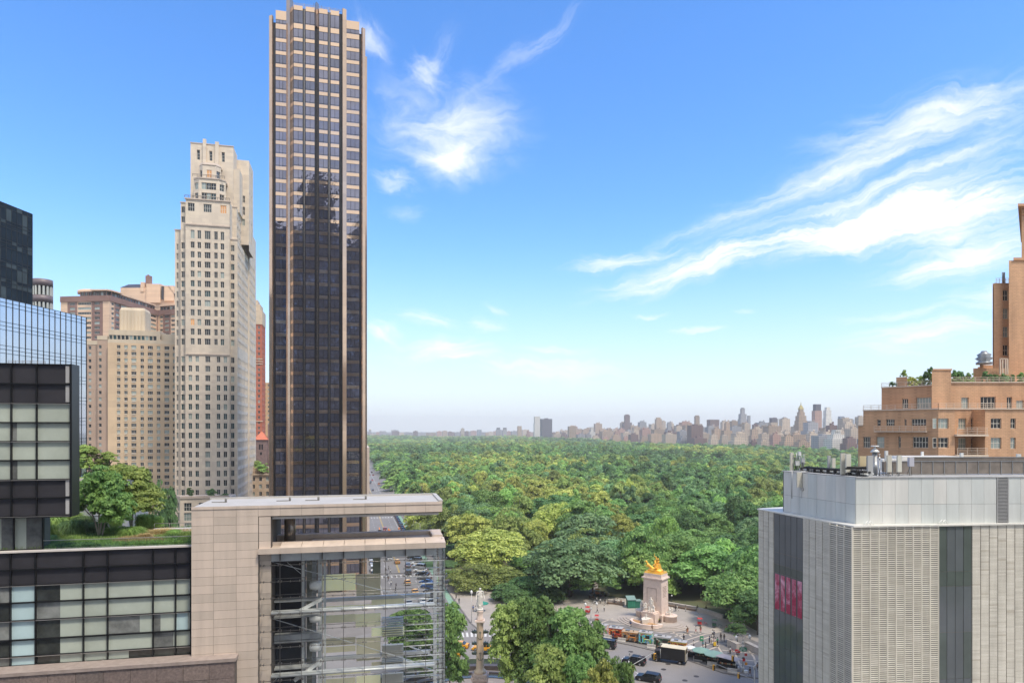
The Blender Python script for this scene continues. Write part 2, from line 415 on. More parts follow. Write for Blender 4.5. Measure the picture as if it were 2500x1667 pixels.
def bay(xa, xb, y, top, first_tall, nv):
    sp = MB()
    z = ztop; k = 0
    # top band
    zz = ztop+(fh*1.42 if first_tall else 0)
    sp.box(xa, xb, y, y+.9, zz+.05, top, 0)
    while z > 2:
        h = fh*.735
        za, zb = z-h, z
        if k == 0 and first_tall:
            window_b(xa, xb, y+.12, z+.38*fh, zz, nv, k)
            sp.box(xa, xb, y, y+.9, z, z+.38*fh, 0)
        window_b(xa, xb, y+.12, za, zb, nv, k); sp.box(xa, xb, y, y+.9, za-fh*.265, za, 0)
        z -= fh; k += 1
    sp.build('spandrel_column', gold_sp, bt)
def window_b(xa, xb, y, za, zb, nv, k):
    m = MB(); q_ = lambda: y+rnd.uniform(-.014,.014); m.face([(xa,q_(),za),(xb,q_(),za),(xb,q_(),zb),(xa,q_(),zb)], 1 if rnd.random() < .85 else 2)
    for q in range(1, nv+1):
        c = xa+(xb-xa)*q/(nv+1); m.box(c-.05, c+.05, y-.06, y+.02, za, zb, 0, 'b')
    m.box(xa, xb, y-.06, y+.02, za+.32, za+.40, 0)
    if rnd.random() < .008: m.face([(xa+.6,y-.01,za+.5),(xa+1.3,y-.01,za+.5),(xa+1.3,y-.01,za+.9),(xa+.6,y-.01,za+.9)], 3)
    wl.append((m, ((xa+xb)/2, y, (za+zb)/2)))
bay(F.x(673), F.x(699), 0, zl_top-.6, True, 2)
bays = [(717,739),(746,768),(779,800),(807,828)]
for a, b in bays: bay(F.x(a, CY), F.x(b, CY), CY, zc_top-1.0, True, 1)
bay(F.x(846), F.x(877), 0, zr_top-.6, True, 2)
gl = [dark_m, tint_gl, tint_gl2, mat('room_lamp', (.8,.5,.2), .3, var=0, emis=(1,.55,.2,.8))]
body.build('core_wall', [dark_m, pier_m], bt)
merge_windows(bt, wl, gl, 'window')
def pier(px0, px1, y, top, lean=.62, out=1.1, name='pier'):
    a, b = F.x(px0, y), F.x(px1, y); m = MB(); c = a+(b-a)*lean
    m.prism([(a, y+.9), (a, y-.15), (c, y-out), (b, y-.15), (b, y+.9)], 0, top, 0)
    return m.build(name, pier_m, bt)
pier(657, 667.5, 0, zl_top, .75, .9); pier(699, 716, CY, zc_top, .58, 1.6); pier(835, 846, CY, zc_top-.2, .15, .7)
pier(882, 892, 0, zr_top, .3, .7)
for a, b in ((740.5,745),(801,806)):              # slim dark slots with a bright fin
    x0, x1 = F.x(a, CY), F.x(b, CY); m = MB(); m.box(x0, x1, CY+.3, CY+.9, 0, zc_top-2, 0); m.box(x0+(x1-x0)*.42, x0+(x1-x0)*.62, CY-.5, CY+.3, 0, zc_top-.4, 1); m.build('slot_fin', [dark_m, silver], bt)
x0, x1 = F.x(768.5, CY), F.x(778.5, CY); m = MB(); m.box(x0, x1, CY+.3, CY+.9, 0, zc_top-2, 0); m.prism([(x0+.5,CY+.3),(x0+.72,CY-.9),(x0+.95,CY+.3)], 0, zc_top-7, 1); m.prism([(x0,CY+.3),(x0+.5,CY-1.0),(x1,CY+.3)], zc_top-7, zc_top+.4, 2); m.build('slot_fin', [dark_m, silver, pier_m], bt)
m = MB(); 
for y_, (a, b) in ((0,(668,672.5)),(CY,(829,834.5)),(0,(877.5,881.5))): m.box(F.x(a,y_), F.x(b,y_), y_+.2, y_+.9, 0, (zl_top if a < 700 else zc_top if a < 840 else zr_top)-2.0, 0)
m.build('dark_slot', dark_m, bt)
m = MB()
for k in range(7): m.box(c0+2+k*2.4, c0+2.06+k*2.4, CY+2, CY+2.06, zc_top-1.2, zc_top+.9)
m.box(c0+1.5, c1_-1, CY+1.97, CY+2.03, zc_top+.4, zc_top+.46); m.box(c0+1.5, c1_-1, CY+1.97, CY+2.03, zc_top+.8, zc_top+.86)
m.box(xs[659]+1, c0, 2, 2.05, zl_top+.3, zl_top+.36); m.box(c1_+1, xs[892]-1, 2, 2.05, zr_top+.3, zr_top+.36)
m.build('roof_rail', silver, bt)
m = MB(); m.box(c1_+.8, c1_+4, 4, 7, zr_top-1.2, zr_top+1.4); m.box(c0-3, c0-1, 5, 7, zl_top-1.2, zl_top+1.2)
m.build('roof_hatch', pier_m, bt)
for k, px in enumerate((766,785,806,827)):
    m = MB(); x = F.x(px, 3); m.tube((x,3,zc_top-1), (x,3,zc_top+3.2-.3*k), .06, n=5); m.box(x-.5, x+.5, 2.9, 3.1, zc_top+1.8, zc_top+1.86); m.build('mast', silver, bt)

# ------------------------------------------------------------------ limestone apartment tower
F = Frame(453, 258, GA)
lt = F.root('limestone_apartment_tower', 'tall pale limestone apartment tower with stepped crown and bowed penthouse', 'apartment tower')
B = Bld(lt)
z = lambda y, px=505, yy=0: F.z(y, px, yy)
def xr(*p): return [(F.x(400+a/3.136), F.x(400+b/3.136), nv) for (a, b, nv) in p]
rows_up = [(z(330+(y+48)/3.136), z(330+y/3.136)) for y in [822+73.5*k for k in range(11)]]
low0 = 780+292/3.268
rows_lo = [(z(low0+23.25*k+15), z(low0+23.25*k)) for k in range(28)]
x561 = F.x(561); zsh = z(552); zst = z(864)
fcols_u = xr((205,235,1),(257,285,1),(312,357,2),(385,412,1),(434,462,1))
lo = lambda a, b, nv: (F.x(400+a/3.268), F.x(400+b/3.268), nv)
fcols_l = [lo(197,225,1), lo(252,280,1), lo(330,370,2), lo(422,450,1), lo(477,505,1)]
def rg(ri, ci):
    if ri % 9 in (0, 8): return (8,0,1,1,.3)
    return (5,1,1.5,5,.1)
def rgl(ri, ci): return (1,9,.3,1,0) if 3 <= ri <= 8 else rg(ri, ci)
# main shaft
B.face((0,0), (1,0), x561, zst, zsh, fcols_u, rows_up+[(z(330+797/3.136), z(330+733/3.136))], rowglass=rg, f=.11, nh=0)
B.face((0,0), (1,0), x561, 0, zst-.4, fcols_l, rows_lo, rowglass=rgl, f=.11)
B.slab(-.25, x561+.25, -.3, 0, zst-.4, zst, 1, ''); 
# two tall storeys under the crown
ztp = z(490)
B.face((0,0), (1,0), x561, zsh+.5, ztp, xr((183,235,2),(303,365,3),(432,480,2)), [(z(330+688/3.136), z(330+628/3.136)), (z(330+590/3.136), z(330+528/3.136))], glass=(6,0,1,2,1.2), f=.12, nh=1)
B.slab(-.3, x561+.3, -.35, 0, zsh, zsh+.5, 1)
B.slab(-.35, x561+.35, -.4, .5, ztp, ztp+.5, 1)
B.slab(0, x561, .5, 20, 0, ztp+.02, 0, 'bf'); 
# right strip, set back
Ys = 1.6; x580 = F.x(580, Ys); z585 = F.z(586, 570, Ys)
B.face((x561,Ys), (1,0), x580-x561, 0, z585, [(F.x(400+535/3.268, Ys)-x561, F.x(400+563/3.268, Ys)-x561, 1)], rows_lo+rows_up, rowglass=rgl, f=.11)
B.slab(x561, x580, Ys+.01, 22, z585-.3, z585, 0, 'f'); B.slab(x561, x580+.2, Ys-.2, Ys+.3, z585, z585+.4, 1)
# east side: five bays going back, stepping up
d1 = F.side(606, x580); d2 = F.side(622, x580)
ecols = []
yy = 1.0
while yy < d2-Ys-2.6: ecols.append((yy, yy+1.5, 1)); yy += 2.75 if len(ecols) % 3 else 3.6
B.face((x580,Ys), (0,1), d1-Ys, 0, z585, [c for c in ecols if c[1] < d1-Ys-.3], rows_lo+rows_up, rowglass=rg, f=.10)
zE2 = F.z(560, 615, d1)
B.face((x580+.5,d1), (0,1), d2-d1, 0, zE2, [(c[0]-d1+Ys, c[1]-d1+Ys, 1) for c in ecols if c[0] > d1-Ys+.4], rows_lo+rows_up, rowglass=rg, f=.1)
B.slab(x561-2, x580, d1, d2, 0, zE2, 0, 'rb'); B.slab(x580, x580+.5, d1, d2, 0, zE2, 0, 'rb')
# east shoulders
zs2 = F.z(507, 575, 6); xa, xb = F.x(569, 6), F.x(588, 6)
B.face((x561-.5,6), (1,0), x580-1-x561+.5, z585, zs2, [(F.x(572,6)-x561+.5, F.x(581.5,6)-x561+.5, 1)], [(F.z(330+745/3.136,575,6), F.z(330+692/3.136,575,6)), (F.z(330+650/3.136,575,6), F.z(330+595/3.136,575,6))], glass=(6,0,2,2,.2), f=.12, nh=1)
B.face((x580-1,6), (0,1), d1-4, z585, zs2, [(1.5,3.2,1),(5,6.7,1),(9,10.7,1)], [(z585+1.2+3.8*k, z585+3.6+3.8*k) for k in range(5)], glass=(6,0,2,2,.2), f=.12)
B.slab(x561-.5, x580-1, 6.01, d1+2, z585, zs2, 0, 'fbr'); B.slab(x561-.7, x580-.8, 5.8, 6.3, zs2, zs2+.35, 1)
# left wings
for (pa, pb, top, yb, cc) in ((441,453.5,496,2.0,(441.6+1.2,451,1)), (427,441.5,563,4.5,(431,435.5,1))):
    a, b, zt_ = F.x(pa, yb), F.x(pb, yb), F.z(top, pb, yb)
    B.face((a,yb), (1,0), b-a, 0, zt_, [(F.x(cc[0],yb)-a, F.x(cc[1],yb)-a, 1)], rows_lo+rows_up+[(z(552)+1.4+3.9*k, z(552)+3.8+3.9*k) for k in range(4)], rowglass=rgl, f=.11)
    B.slab(a, b, yb+.01, 20, 0, zt_, 0, 'fb'); B.slab(a-.2, b, yb-.25, yb+.3, zt_, zt_+.4, 1)
# bowed penthouse
yb = 3.2
def oct_(pa, pb, yb, dep):
    a, b = F.x(pa, yb), F.x(pb, yb); W = b-a; return [(a, yb), (a+W*.20, yb-dep), (a+W*.80, yb-dep), (b, yb), (b, yb+8), (a, yb+8)]
def octwalls(pts, z0, z1, rows, wd, glass):
    for i in (0, 1, 2):
        p, q = pts[i], pts[i+1]; W = hypot(q[0]-p[0], q[1]-p[1])
        if i == 1: cols = [(W*.12, W*.12+wd, 1), (W/2-wd/2, W/2+wd/2, 1), (W*.88-wd, W*.88, 1)] if W > 7 else [(W/2-wd/2, W/2+wd/2, 1)]
        else: cols = [(W/2-wd/2, W/2+wd/2, 1)]
        B.face(p, (q[0]-p[0], q[1]-p[1]), W, z0, z1, cols, rows, glass=glass, f=.12, nh=1)
    B.w.prism(pts, z1-.02, z1+.02, 0)
P1 = oct_(473, 551, yb, 1.8); zb1 = F.z(437, 505, yb-1.8)
octwalls(P1, ztp, zb1, [(ztp+1.0, ztp+3.6), (ztp+4.9, ztp+7.6)], 1.9, (3,1,3,2,.2))
B.w.prism([(p[0]*1.0, p[1]-(.3 if i < 4 else 0)) for i, p in enumerate(P1)], zb1, zb1+.5, 1)
P2 = oct_(487, 540, 5.0, 2.2); zb2 = F.z(403, 505, 3)
octwalls(P2, zb1, zb2, [(zb1+1.2, zb1+4.2)], 1.9, (5,0,0,1,2))
B.w.prism([(p[0], p[1]-(.25 if i < 4 else 0)) for i, p in enumerate(P2)], zb2, zb2+1.0, 1, scale_top=.92)
# crown slab with fins
ysl = 8.0; a, b, zs_ = F.x(465, ysl), F.x(570, ysl), F.z(354, 515, ysl)
B.face((a,ysl), (1,0), b-a, ztp, zs_, [(F.x(400+p/3.136,ysl)-a, F.x(400+q/3.136,ysl)-a, 0) for p, q in ((253,276),(348,371),(443,466))], [(F.z(330+197/3.136,515,ysl), F.z(330+122/3.136,515,ysl))], glass=(1,0,0,6,0), f=.1, nh=2, depth=.6)
B.slab(a, b, ysl+.01, 17, ztp, zs_, 0, 'fb'); B.slab(a-.15, b+.15, ysl-.2, ysl+.3, zs_, zs_+.35, 1)
for pa, pb, top in ((495,503,343),(525,534,347)):
    B.slab(F.x(pa,ysl-.8), F.x(pb,ysl-.8), ysl-.9, ysl+.2, zb2+1, F.z(top, 515, ysl), 0)
yq = 17.2; a2, b2 = b-3, F.x(608, yq); zq = F.z(392, 600, yq)
B.face((b-3,yq), (1,0), b2-b+3, zs2-12, zq, [(F.x(591,yq)-b+3, F.x(598,yq)-b+3, 1)], [(F.z(495,595,yq), F.z(478,595,yq)), (F.z(525,595,yq), F.z(505,595,yq)), (F.z(551,595,yq), F.z(535,595,yq))], glass=(5,0,1,2,0), f=.12, nh=1)
B.face((b2,yq), (0,1), 12, z585, zq, [(1.5,2.9,0),(6,7.4,0)], [(zq-10,zq-3),(zq-22,zq-13),(zq-34,zq-25)], glass=(1,0,0,6,0), depth=.6)
B.slab(b-3, b2, yq+.01, yq+12, z585, zq, 0, 'frb')
# sloped shoulder between crown slab and back slab
B.w.prism([(b,ysl+1),(b+2.2,ysl+1),(b+2.2,yq),(b,yq)], zs2-1, F.z(420, 580, 12), 0)
B.done([lime, lime_d], name='wall')
m = MB()
for (xa_, xb_, y_, z_) in ((-.3, x561, -.2, ztp+.5), (P1[0][0], P1[3][0], P1[1][1]-.2, zb1+.5)):
    n = int((xb_-xa_)/1.5)
    for k in range(n+1): m.box(xa_+(xb_-xa_)*k/n-.07, xa_+(xb_-xa_)*k/n+.07, y_-.07, y_+.07, z_, z_+1.1)
    m.box(xa_, xb_, y_-.05, y_+.05, z_+.95, z_+1.1); m.box(xa_, xb_, y_-.04, y_+.04, z_+.5, z_+.58)
m.build('balustrade', mat('dark_rail', (.16,.13,.12), .6, var=0), lt)
# low limestone house in front of it
F2 = Frame(440, 238, GA)
lh = F2.root('limestone_low_house', 'low pale limestone house with balconies at the foot of the limestone tower', 'apartment house')
B = Bld(lh); zt2 = F2.z(1217, 440); W2 = F2.x(560)
wr = [(zt2-1.6-3.6*(k+1)+.6, zt2-1.6-3.6*k) for k in range(6)]
B.face((0,0), (1,0), W2, 0, zt2, [(1.2,3.8,2),(6.2,8.8,2),(11,13.6,2)], wr, glass=(3,0,5,4,0), f=.12, nh=1)
def angled(b, p, q, z1, cols, rows, m=0):
    b.face(p, (q[0]-p[0], q[1]-p[1]), hypot(q[0]-p[0], q[1]-p[1]), 0, z1, cols, rows, m, glass=(4,0,4,4,0), f=.1)
pA = (-1.6, 1.9); pB = (-9.5, 1.9+3.2)
angled(B, pA, (0,0), zt2, [(.5,1.9,1)], wr); angled(B, pB, pA, zt2, [(.8,2,1),(3.2,4.4,1),(5.8,7.0,1)], wr)
B.w.prism([pB, pA, (0,0), (W2,0), (W2,14), (pB[0],14)], zt2-.05, zt2, 1); B.w.prism([(pB[0],pB[1]-.2), (pA[0],pA[1]-.3), (0,-.3), (W2,-.3), (W2,.2),(0,.2),(pA[0],pA[1]+.2),(pB[0],pB[1]+.3)], zt2, zt2+.9, 1)
B.w.box(pB[0], W2, 5.2, 14, 0, zt2-.1, 0, 'b')
B.done([lime, lime_d])
m = MB()
for k in (0, 1):
    for q in range(9): m.box(6.2+q*.32, 6.25+q*.32, -.5, -.45, wr[k][0]-.2, wr[k][0]+.9)
    m.box(6.1, 8.9, -.52, -.44, wr[k][0]+.85, wr[k][0]+.92); m.box(6.1, 8.9, -.5, .0, wr[k][0]-.3, wr[k][0]-.2)
m.build('balcony', mat('black_iron', (.02,.02,.02), .5, var=0), lh)

# ------------------------------------------------------------------ tan brick residential block
F = Frame(263, 290, GA)
tan_b = mat('tan_brick', (.66,.50,.33), .85, var=.12, scale=.08, seams=(60,2.87,.02,.8))
tan_l = mat('tan_concrete', (.58,.49,.37), .85, var=.12, scale=.2, streak=True)
tan_d = mat('brown_brick', (.42,.31,.24), .85, var=.12, scale=.08)
tb = F.root('tan_apartment_block', 'wide tan brick apartment block with many windows and a concrete water tank housing', 'apartment block')
B = Bld(tb); zz = lambda y: F.z(y, 340)
zr = zz(838); fhh = (zz(846)-zz(1139))/18.5
rows = [(zr-1.0-fhh*k-1.55, zr-1.0-fhh*k) for k in range(25)]
cols = [(F.x(a/1.742, 0), F.x(b/1.742, 0), nv) for a, b, nv in ((497,512,1),(528,543,1),(558,580,2),(597,612,1),(628,650,2),(667,682,1),(699,720,2),(735,748,1))]
Wt = F.x(470)
ac = MB()
for za, zb in rows:
    for c in cols: ac.box(c[0]+.25, c[1]-.25, -.18, 0, za-.5, za-.12)
B.face((0,0), (1,0), Wt, 0, zr, cols, rows, 0, glass=(6,0,4,4,0), f=.09, depth=.25)
zp = zz(812); B.slab(0, Wt, .0, .4, zr, zz(830), 1, '')
B.face((0,1.0), (1,0), F.x(390), zz(830), zz(818), [(F.x(266,1)+1.2*k*1.35, F.x(266,1)+1.2*k*1.35+1.4, 0) for k in range(14)], [(zz(829.5), zz(818.5))], 1, glass=(2,5,3,2,0), f=.1)
B.slab(0, F.x(390), 1.0, 14, zz(818), zz(806), 1); B.slab(F.x(390), Wt, 2.2, 14, zr, zz(812), 1)
B.slab(0, Wt, .3, 16, 0, zr, 0, 'f')
# left stepped bays
for i, (pa, pb, yb, top) in enumerate(((238,263.3,2.2,820),(213,238.3,4.4,832),(190,213.3,6.6,842))):
    a, b = F.x(pa, yb), F.x(pb, yb); zt_ = F.z(top, pb, yb)
    B.face((a,yb), (1,0), b-a, 0, zt_, [(.5,1.6,0),(2.9,4.2,1)], [(r[0]-.3*i, r[1]-.3*i) for r in rows], 2, glass=(3,0,6,5,0), f=.09)
    B.slab(a, b, yb+.01, 14, 0, zt_, 1, 'f'); B.slab(a-.1, b, yb-.15, yb, zt_-1.8, zt_, 1)
B.done([tan_b, tan_l, tan_d])
ac.build('air_conditioner', mat('ac_sleeve', (.50,.46,.40), .6, var=.1), tb)['kind'] = 'stuff'
m = MB(); a, b = F.x(293, 6), F.x(354, 6); zc = F.z(751, 325, 6)
m.box(a, b, 6, 15, zz(812), zc-1.2, 0); m.prism([(a,6),(b,6),(b,15),(a,15)], zc-1.2, zc, 0, scale_top=.9)
for k in range(8): m.box(a+(b-a)*k/7.0-.12, a+(b-a)*k/7.0+.12, 5.8, 6, zz(806), zc-1.3, 0)
m.build('water_tank_housing', tan_l, tb)

# ------------------------------------------------------------------ brown and tan striped building behind
sand = mat('sand_panel', (.74,.53,.37), .85, var=.08, scale=.1, seams=(50,.9,.01,.92))
brn = mat('brown_brick_dark', (.25,.15,.125), .85, var=.15, scale=.1)
sb = empty('striped_apartment_building', 'curving brown and sand striped apartment building with a slanted dark penthouse roof', 'apartment building', (gx(148, 400), 400, 0))
B = Bld(sb); o = Vector((gx(148,400), 400, 0)); zT = gz(722, 400); zW = gz(738, 400); fs = 2.95
segs = [((148,400),(267,396)), ((267,396),(385,446)), ((385,446),(440,440))]
for i, ((pa, Ya), (pb, Yb)) in enumerate(segs):
    p = (gx(pa,Ya)-o.x, Ya-o.y); q = (gx(pb,Yb)-o.x, Yb-o.y); W = hypot(q[0]-p[0], q[1]-p[1]); D = ((q[0]-p[0])/W, (q[1]-p[1])/W)
    rows = [(zW-2.0-fs*k, zW-.4-fs*k) for k in range(26)]
    x = 0; j = 0; pat = [(4.2,1,1),(4.6,0,3),(2.2,1,0),(9.0,1,6),(2.2,1,0),(3.2,1,2),(1.6,1,0),(4.5,1,3)]
    pat = [(4.6,'s',1),(1.2,'b',0),(4.2,'d',3),(1.2,'b',0),(9.4,'w',7),(1.6,'b',0),(4.2,'d',3),(1.8,'b',0)]
    while x < W-.5:
        wd, k, n = pat[j % len(pat)]; wd = min(wd, W-x); j += 1
        P0 = (p[0]+D[0]*x, p[1]+D[1]*x)
        if n and wd > 3:
            if k == 's': cols = [(wd-2.6, wd-.2, 1)] if i else []
            else: cols = [(.3, wd-.3, n)]
            m_ = {'s':0,'w':0,'d':1}[k]
            B.face(P0, D, wd, 0, zW, cols, rows, m_, glass=(3,0,5,5,0), f=.12, depth=.3)
        else: B.w.wall(P0, D, wd, 0, zW, [], 1 if n == 0 else 0, .3)
        x += wd
    N = (-D[1], D[0])
    B.w.prism([(p[0]-N[0]*.5, p[1]-N[1]*.5), (q[0]-N[0]*.5, q[1]-N[1]*.5), (q[0]+N[0]*14, q[1]+N[1]*14), (p[0]+N[0]*14, p[1]+N[1]*14)], zW, zW+3.4, 1)
    t0 = .35 if i == 0 else 0.0
    a = (p[0]+(q[0]-p[0])*t0+N[0]*2, p[1]+(q[1]-p[1])*t0+N[1]*2); b = (q[0]+N[0]*2, q[1]+N[1]*2); WW = hypot(b[0]-a[0], b[1]-a[1])
    B.face(a, D, WW, zW+3.4, zW+6.4, [(.4+k*2.6, 2.6+k*2.6, 1) for k in range(int(WW/2.6)-0)], [(zW+3.8, zW+6.2)], 1, glass=(3,0,3,6,0), f=.1)
    B.w.prism([(a[0]-N[0]*.8, a[1]-N[1]*.8), (b[0]-N[0]*.8, b[1]-N[1]*.8), (b[0]+N[0]*10, b[1]+N[1]*10), (a[0]+N[0]*10, a[1]+N[1]*10)], zW+6.4, zW+7.2, 0)
B.done([sand, brn])
m = MB(); Yp = 452; X = lambda px: gx(px, Yp)-o.x; Z = lambda py: gz(py, Yp); yl = Yp-o.y
m.box(X(294), X(426), yl, yl+16, zW+3, Z(702), 0)
m.face([(X(294),yl-.1,Z(702)),(X(344),yl-.1,Z(702)),(X(350),yl+7,Z(688)),(X(299),yl+7,Z(689))], 1)
m.face([(X(294),yl+16,Z(702)),(X(294),yl,Z(702)),(X(299),yl+7,Z(689))], 0)
m.box(X(344), X(352), yl-.5, yl+14, Z(712), Z(689), 0); m.box(X(360), X(394), yl-1.5, yl+12, Z(740), Z(694), 0)
m.prism([(X(402),yl-1),(X(426),yl-1),(X(426),yl+8),(X(402),yl+8)], Z(735), Z(698), 0, scale_top=.97)
m.face([(X(413),yl-1.2,Z(698)),(X(430),yl-1.2,Z(722)),(X(430),yl+8,Z(722)),(X(413),yl+8,Z(698))], 1)
m.box(X(397), X(402), yl-1.6, yl, Z(732), Z(700), 1)
m.build('penthouse', [sand, mat('slate_roof', (.05,.045,.05), .5)], sb)
m = MB(); m.box(X(353), X(364), yl+1, yl+4, Z(695), Z(672), 0); m.lathe((X(356)+X(358))/2, yl+2.5, [(.6,Z(672)),(.8,Z(670)),(.3,Z(668))], 8, 0)
m.build('chimney', brn, sb)
for k, px in enumerate((226,)):
    m = MB(); m.lathe(gx(228,412)-o.x, 12, [(7,zW+7.2),(7,zW+9.0),(6.2,zW+9.4)], 20, 0, sx=1.3); m.build('roof_drum', sand, sb)

# ------------------------------------------------------------------ blue mirror glass building and black glass tower, far left
def glass_wing(name, label, pR, YR, top_py, d, Lback, zlo, vsp, hs, gm, fm, thick=.07):
    ex, ey = d; X1 = gx(pR, YR); zt_ = gz(top_py, YR); a = atan2(ey, ex)
    r = empty(name, label, 'office building', (X1-ex*Lback, YR-ey*Lback, 0), a)
    m = MB(); m.box(0, Lback, .1, 30, 0, zt_, 0, 'b'); m.build('wall', fm, r)
    panes = []
    zs = [zt_]
    k = 0
    while zs[-1] > zlo: zs.append(zs[-1]-hs[k % len(hs)]); k += 1
    n = int(Lback/vsp)
    for i in range(n):
        x0 = Lback-(i+1)*vsp
        for j in range(len(zs)-1):
            mm = MB(); mm.face([(x0+.02,0.02,zs[j+1]+.02),(x0+vsp-.02,0.02,zs[j+1]+.02),(x0+vsp-.02,0.02,zs[j]-.02),(x0+.02,0.02,zs[j]-.02)], 1 if rnd.random() < .22 else 0)
            panes.append((mm, (x0+vsp/2, 0, (zs[j]+zs[j+1])/2)))
    merge_windows(r, panes, gm if isinstance(gm, list) else [gm, gm], 'pane')
    mu = MB()
    for i in range(n+1): x = Lback-i*vsp; mu.box(x-thick/2, x+thick/2, -.08, .05, zlo, zt_, 0)
    for zq_ in zs: mu.box(Lback-n*vsp, Lback, -.06, .04, zq_-thick/2, zq_+thick/2, 0)
    mu.build('mullion_grid', mat('mullion_dark', (.03,.035,.04), .4, .3, var=0), r)
    return r
mir_blue = mat('blue_mirror_glass', (.62,.64,.68), .03, .85, var=.05, scale=.1, wave=.008)
blk_gl = mat('black_glass', (.03,.055,.085), .03, .45, var=.3, scale=.1, wave=.1)
glass_wing('blue_glass_building', 'pale blue mirror glass office wing with a dark mullion grid behind the grey panel block', 211, 150, 775, (.094,.9955), 44, 28, 1.52, [.75,.75,3.1], mir_blue, mat('steel_grey', (.25,.28,.32), .4))
glass_wing('black_glass_tower', 'black glass tower at the far left edge rising above the blue glass wing', 79, 172, 523, (.094,.9955), 46, 60, 1.6, [1.1,3.0,.8], [blk_gl, mat('black_glass_reflection', (.12,.17,.20), .05, .5, var=.3, scale=.1, wave=.1)], mat('black_metal', (.025,.028,.035), .35))  # lighter panes carry bright reflections in their colour
m = MB(); Yr = 215; cxr = gx(90, Yr)
rb = empty('round_balcony_tower', 'small round brown tower with white balcony panels behind the black glass tower', 'tower', (cxr, Yr+4, 0))
r_ = (gx(108,Yr)-gx(79,Yr))*.75
zt_ = gz(677, Yr)
m = MB(); m.lathe(-1, 0, [(r_*.86, 60), (r_*.86, zt_-.5)], 24, 0); m.build('core_wall', g_dark, rb)
for k in range(4):
    m = MB(); zk = zt_-k*5.4; m.lathe(-1, 0, [(r_,zk-2.2),(r_,zk),(r_*.95,zk)], 28, 0); m.build('band', mat('brown_metal_band', (.15,.12,.13), .5), rb)
m = MB()
for k in range(4):
    for a in range(0, 360, 24): c_, s_ = cos(R(a)), sin(R(a)); zk = zt_-k*5.4-2.3; p = (-1+r_*.92*c_, r_*.92*s_); m.box(p[0]-.22, p[0]+.22, p[1]-.22, p[1]+.22, zk-3.0, zk)
m.build('fin', mat('white_panel', (.55,.58,.55), .5, var=0), rb)

# ------------------------------------------------------------------ things seen between the limestone and the bronze tower
def simple_block(name, label, cat, pa, pb, Y, top, base, wm, cols_w, gapx, rowh, wh, glass, wallmats, extra=None, ang=GA, dep=16, east=False, ww=1.2):
    F_ = Frame(pa, Y, ang); r = F_.root(name, label, cat); b = Bld(r); W = F_.x(pb); zt_ = F_.z(top, pb); zb_ = base
    n = int((zt_-zb_-1.2)/rowh); rows = [(zt_-1.0-rowh*k-wh, zt_-1.0-rowh*k) for k in range(n)]
    nc = int((W-.8)/gapx); off = (W-nc*gapx)/2+(gapx-ww)/2
    b.face((0,0), (1,0), W, zb_, zt_, [(off+gapx*k, off+gapx*k+ww, 1) for k in range(nc)], rows, wm, glass=glass, f=.09)
    if east: b.face((W,0), (0,1), dep, zb_, zt_, [(1.2+gapx*k, 1.2+gapx*k+ww, 1) for k in range(int((dep-2)/gapx))], rows, wm, glass=glass, f=.09)
    b.slab(0, W, .01, dep, zb_, zt_, wm, 'f'+('r' if east else ''))
    if extra: extra(b, F_, W, zt_)
    b.done(wallmats); return r
redb = mat('red_brick', (.42,.13,.075), .85, var=.15, scale=.2)
bei = mat('beige_stone', (.55,.44,.32), .85, var=.1)
def ex1(b, F_, W, zt_):
    b.slab(-.2, W+.2, -.3, 16, zt_, zt_+9, 1); b.slab(1, W-1.2, 1, 14, zt_+9, zt_+13, 1); b.slab(2.4, W-3, 2, 12, zt_+13, zt_+16, 1)
    for dz in (22, 23.6, 25.2, 62): b.slab(-.25, W+.35, -.35, 0, zt_-dz-.5, zt_-dz, 1)
simple_block('red_brick_tower', 'slender red brick tower with a beige top between the limestone and bronze towers', 'tower', 606, 640, 420, 792, 0, 0, 3, 2.3, 3.4, 1.9, (5,0,2,3,0), [redb, bei], ex1, east=True)
simple_block('tan_brick_tower', 'narrow tan brick apartment building right beside the red brick tower', 'apartment building', 638, 664, 470, 934, 0, 0, 3, 2.6, 3.1, 1.7, (5,0,2,3,0), [mat('ochre_brick', (.55,.36,.2), .85), bei])
rt = empty('church_tower', 'square brown stone church tower with a red pyramid roof', 'church', (gx(637,345), 345, 0), GA)
m = MB(); hw_ = (gx(650,345)-gx(622,345))/2; zc_ = gz(1073, 345)
m.box(-hw_, hw_, 0, 7, 0, zc_, 0); m.box(-hw_-.3, hw_+.3, -.3, 7.3, zc_-.6, zc_, 0); m.box(hw_, hw_+6, 3, 12, 0, gz(1035, 345), 0); m.box(hw_+2, hw_+7, 1, 6, 0, gz(1110,345), 0)
brs = mat('brown_stone', (.22,.15,.14), .85, var=.2, scale=.8)
m.build('wall', brs, rt)
m = MB(); m.prism([(-hw_-.5,-.5),(hw_+.5,-.5),(hw_+.5,7.5),(-hw_-.5,7.5)], zc_, gz(1053,345), 0, scale_top=.06)
m.build('roof', mat('red_tile', (.55,.17,.10), .8, var=.15, scale=2), rt)
m = MB()
for dx in (-.9,.3): m.prism([(dx,-.05),(dx+.7,-.05),(dx+.7,.2),(dx,.2)], zc_-5.2, zc_-2.4, 0)
m.box(-.4,.5,-.05,.2, zc_-8, zc_-6.6)
m.build('opening', g_dark, rt)
def ex2(b, F_, W, zt_):
    b.slab(-.4, W+.4, -.7, .1, zt_-.1, zt_+.35, 1); b.slab(.3, W, 1.5, 12, zt_, zt_+3.2, 0)
    for k in range(12): b.slab(k*.9, k*.9+.08, -.5, -.42, zt_+.35, zt_+1.4, 2)
    b.slab(0, W, -.5, -.42, zt_+1.35, zt_+1.42, 2)
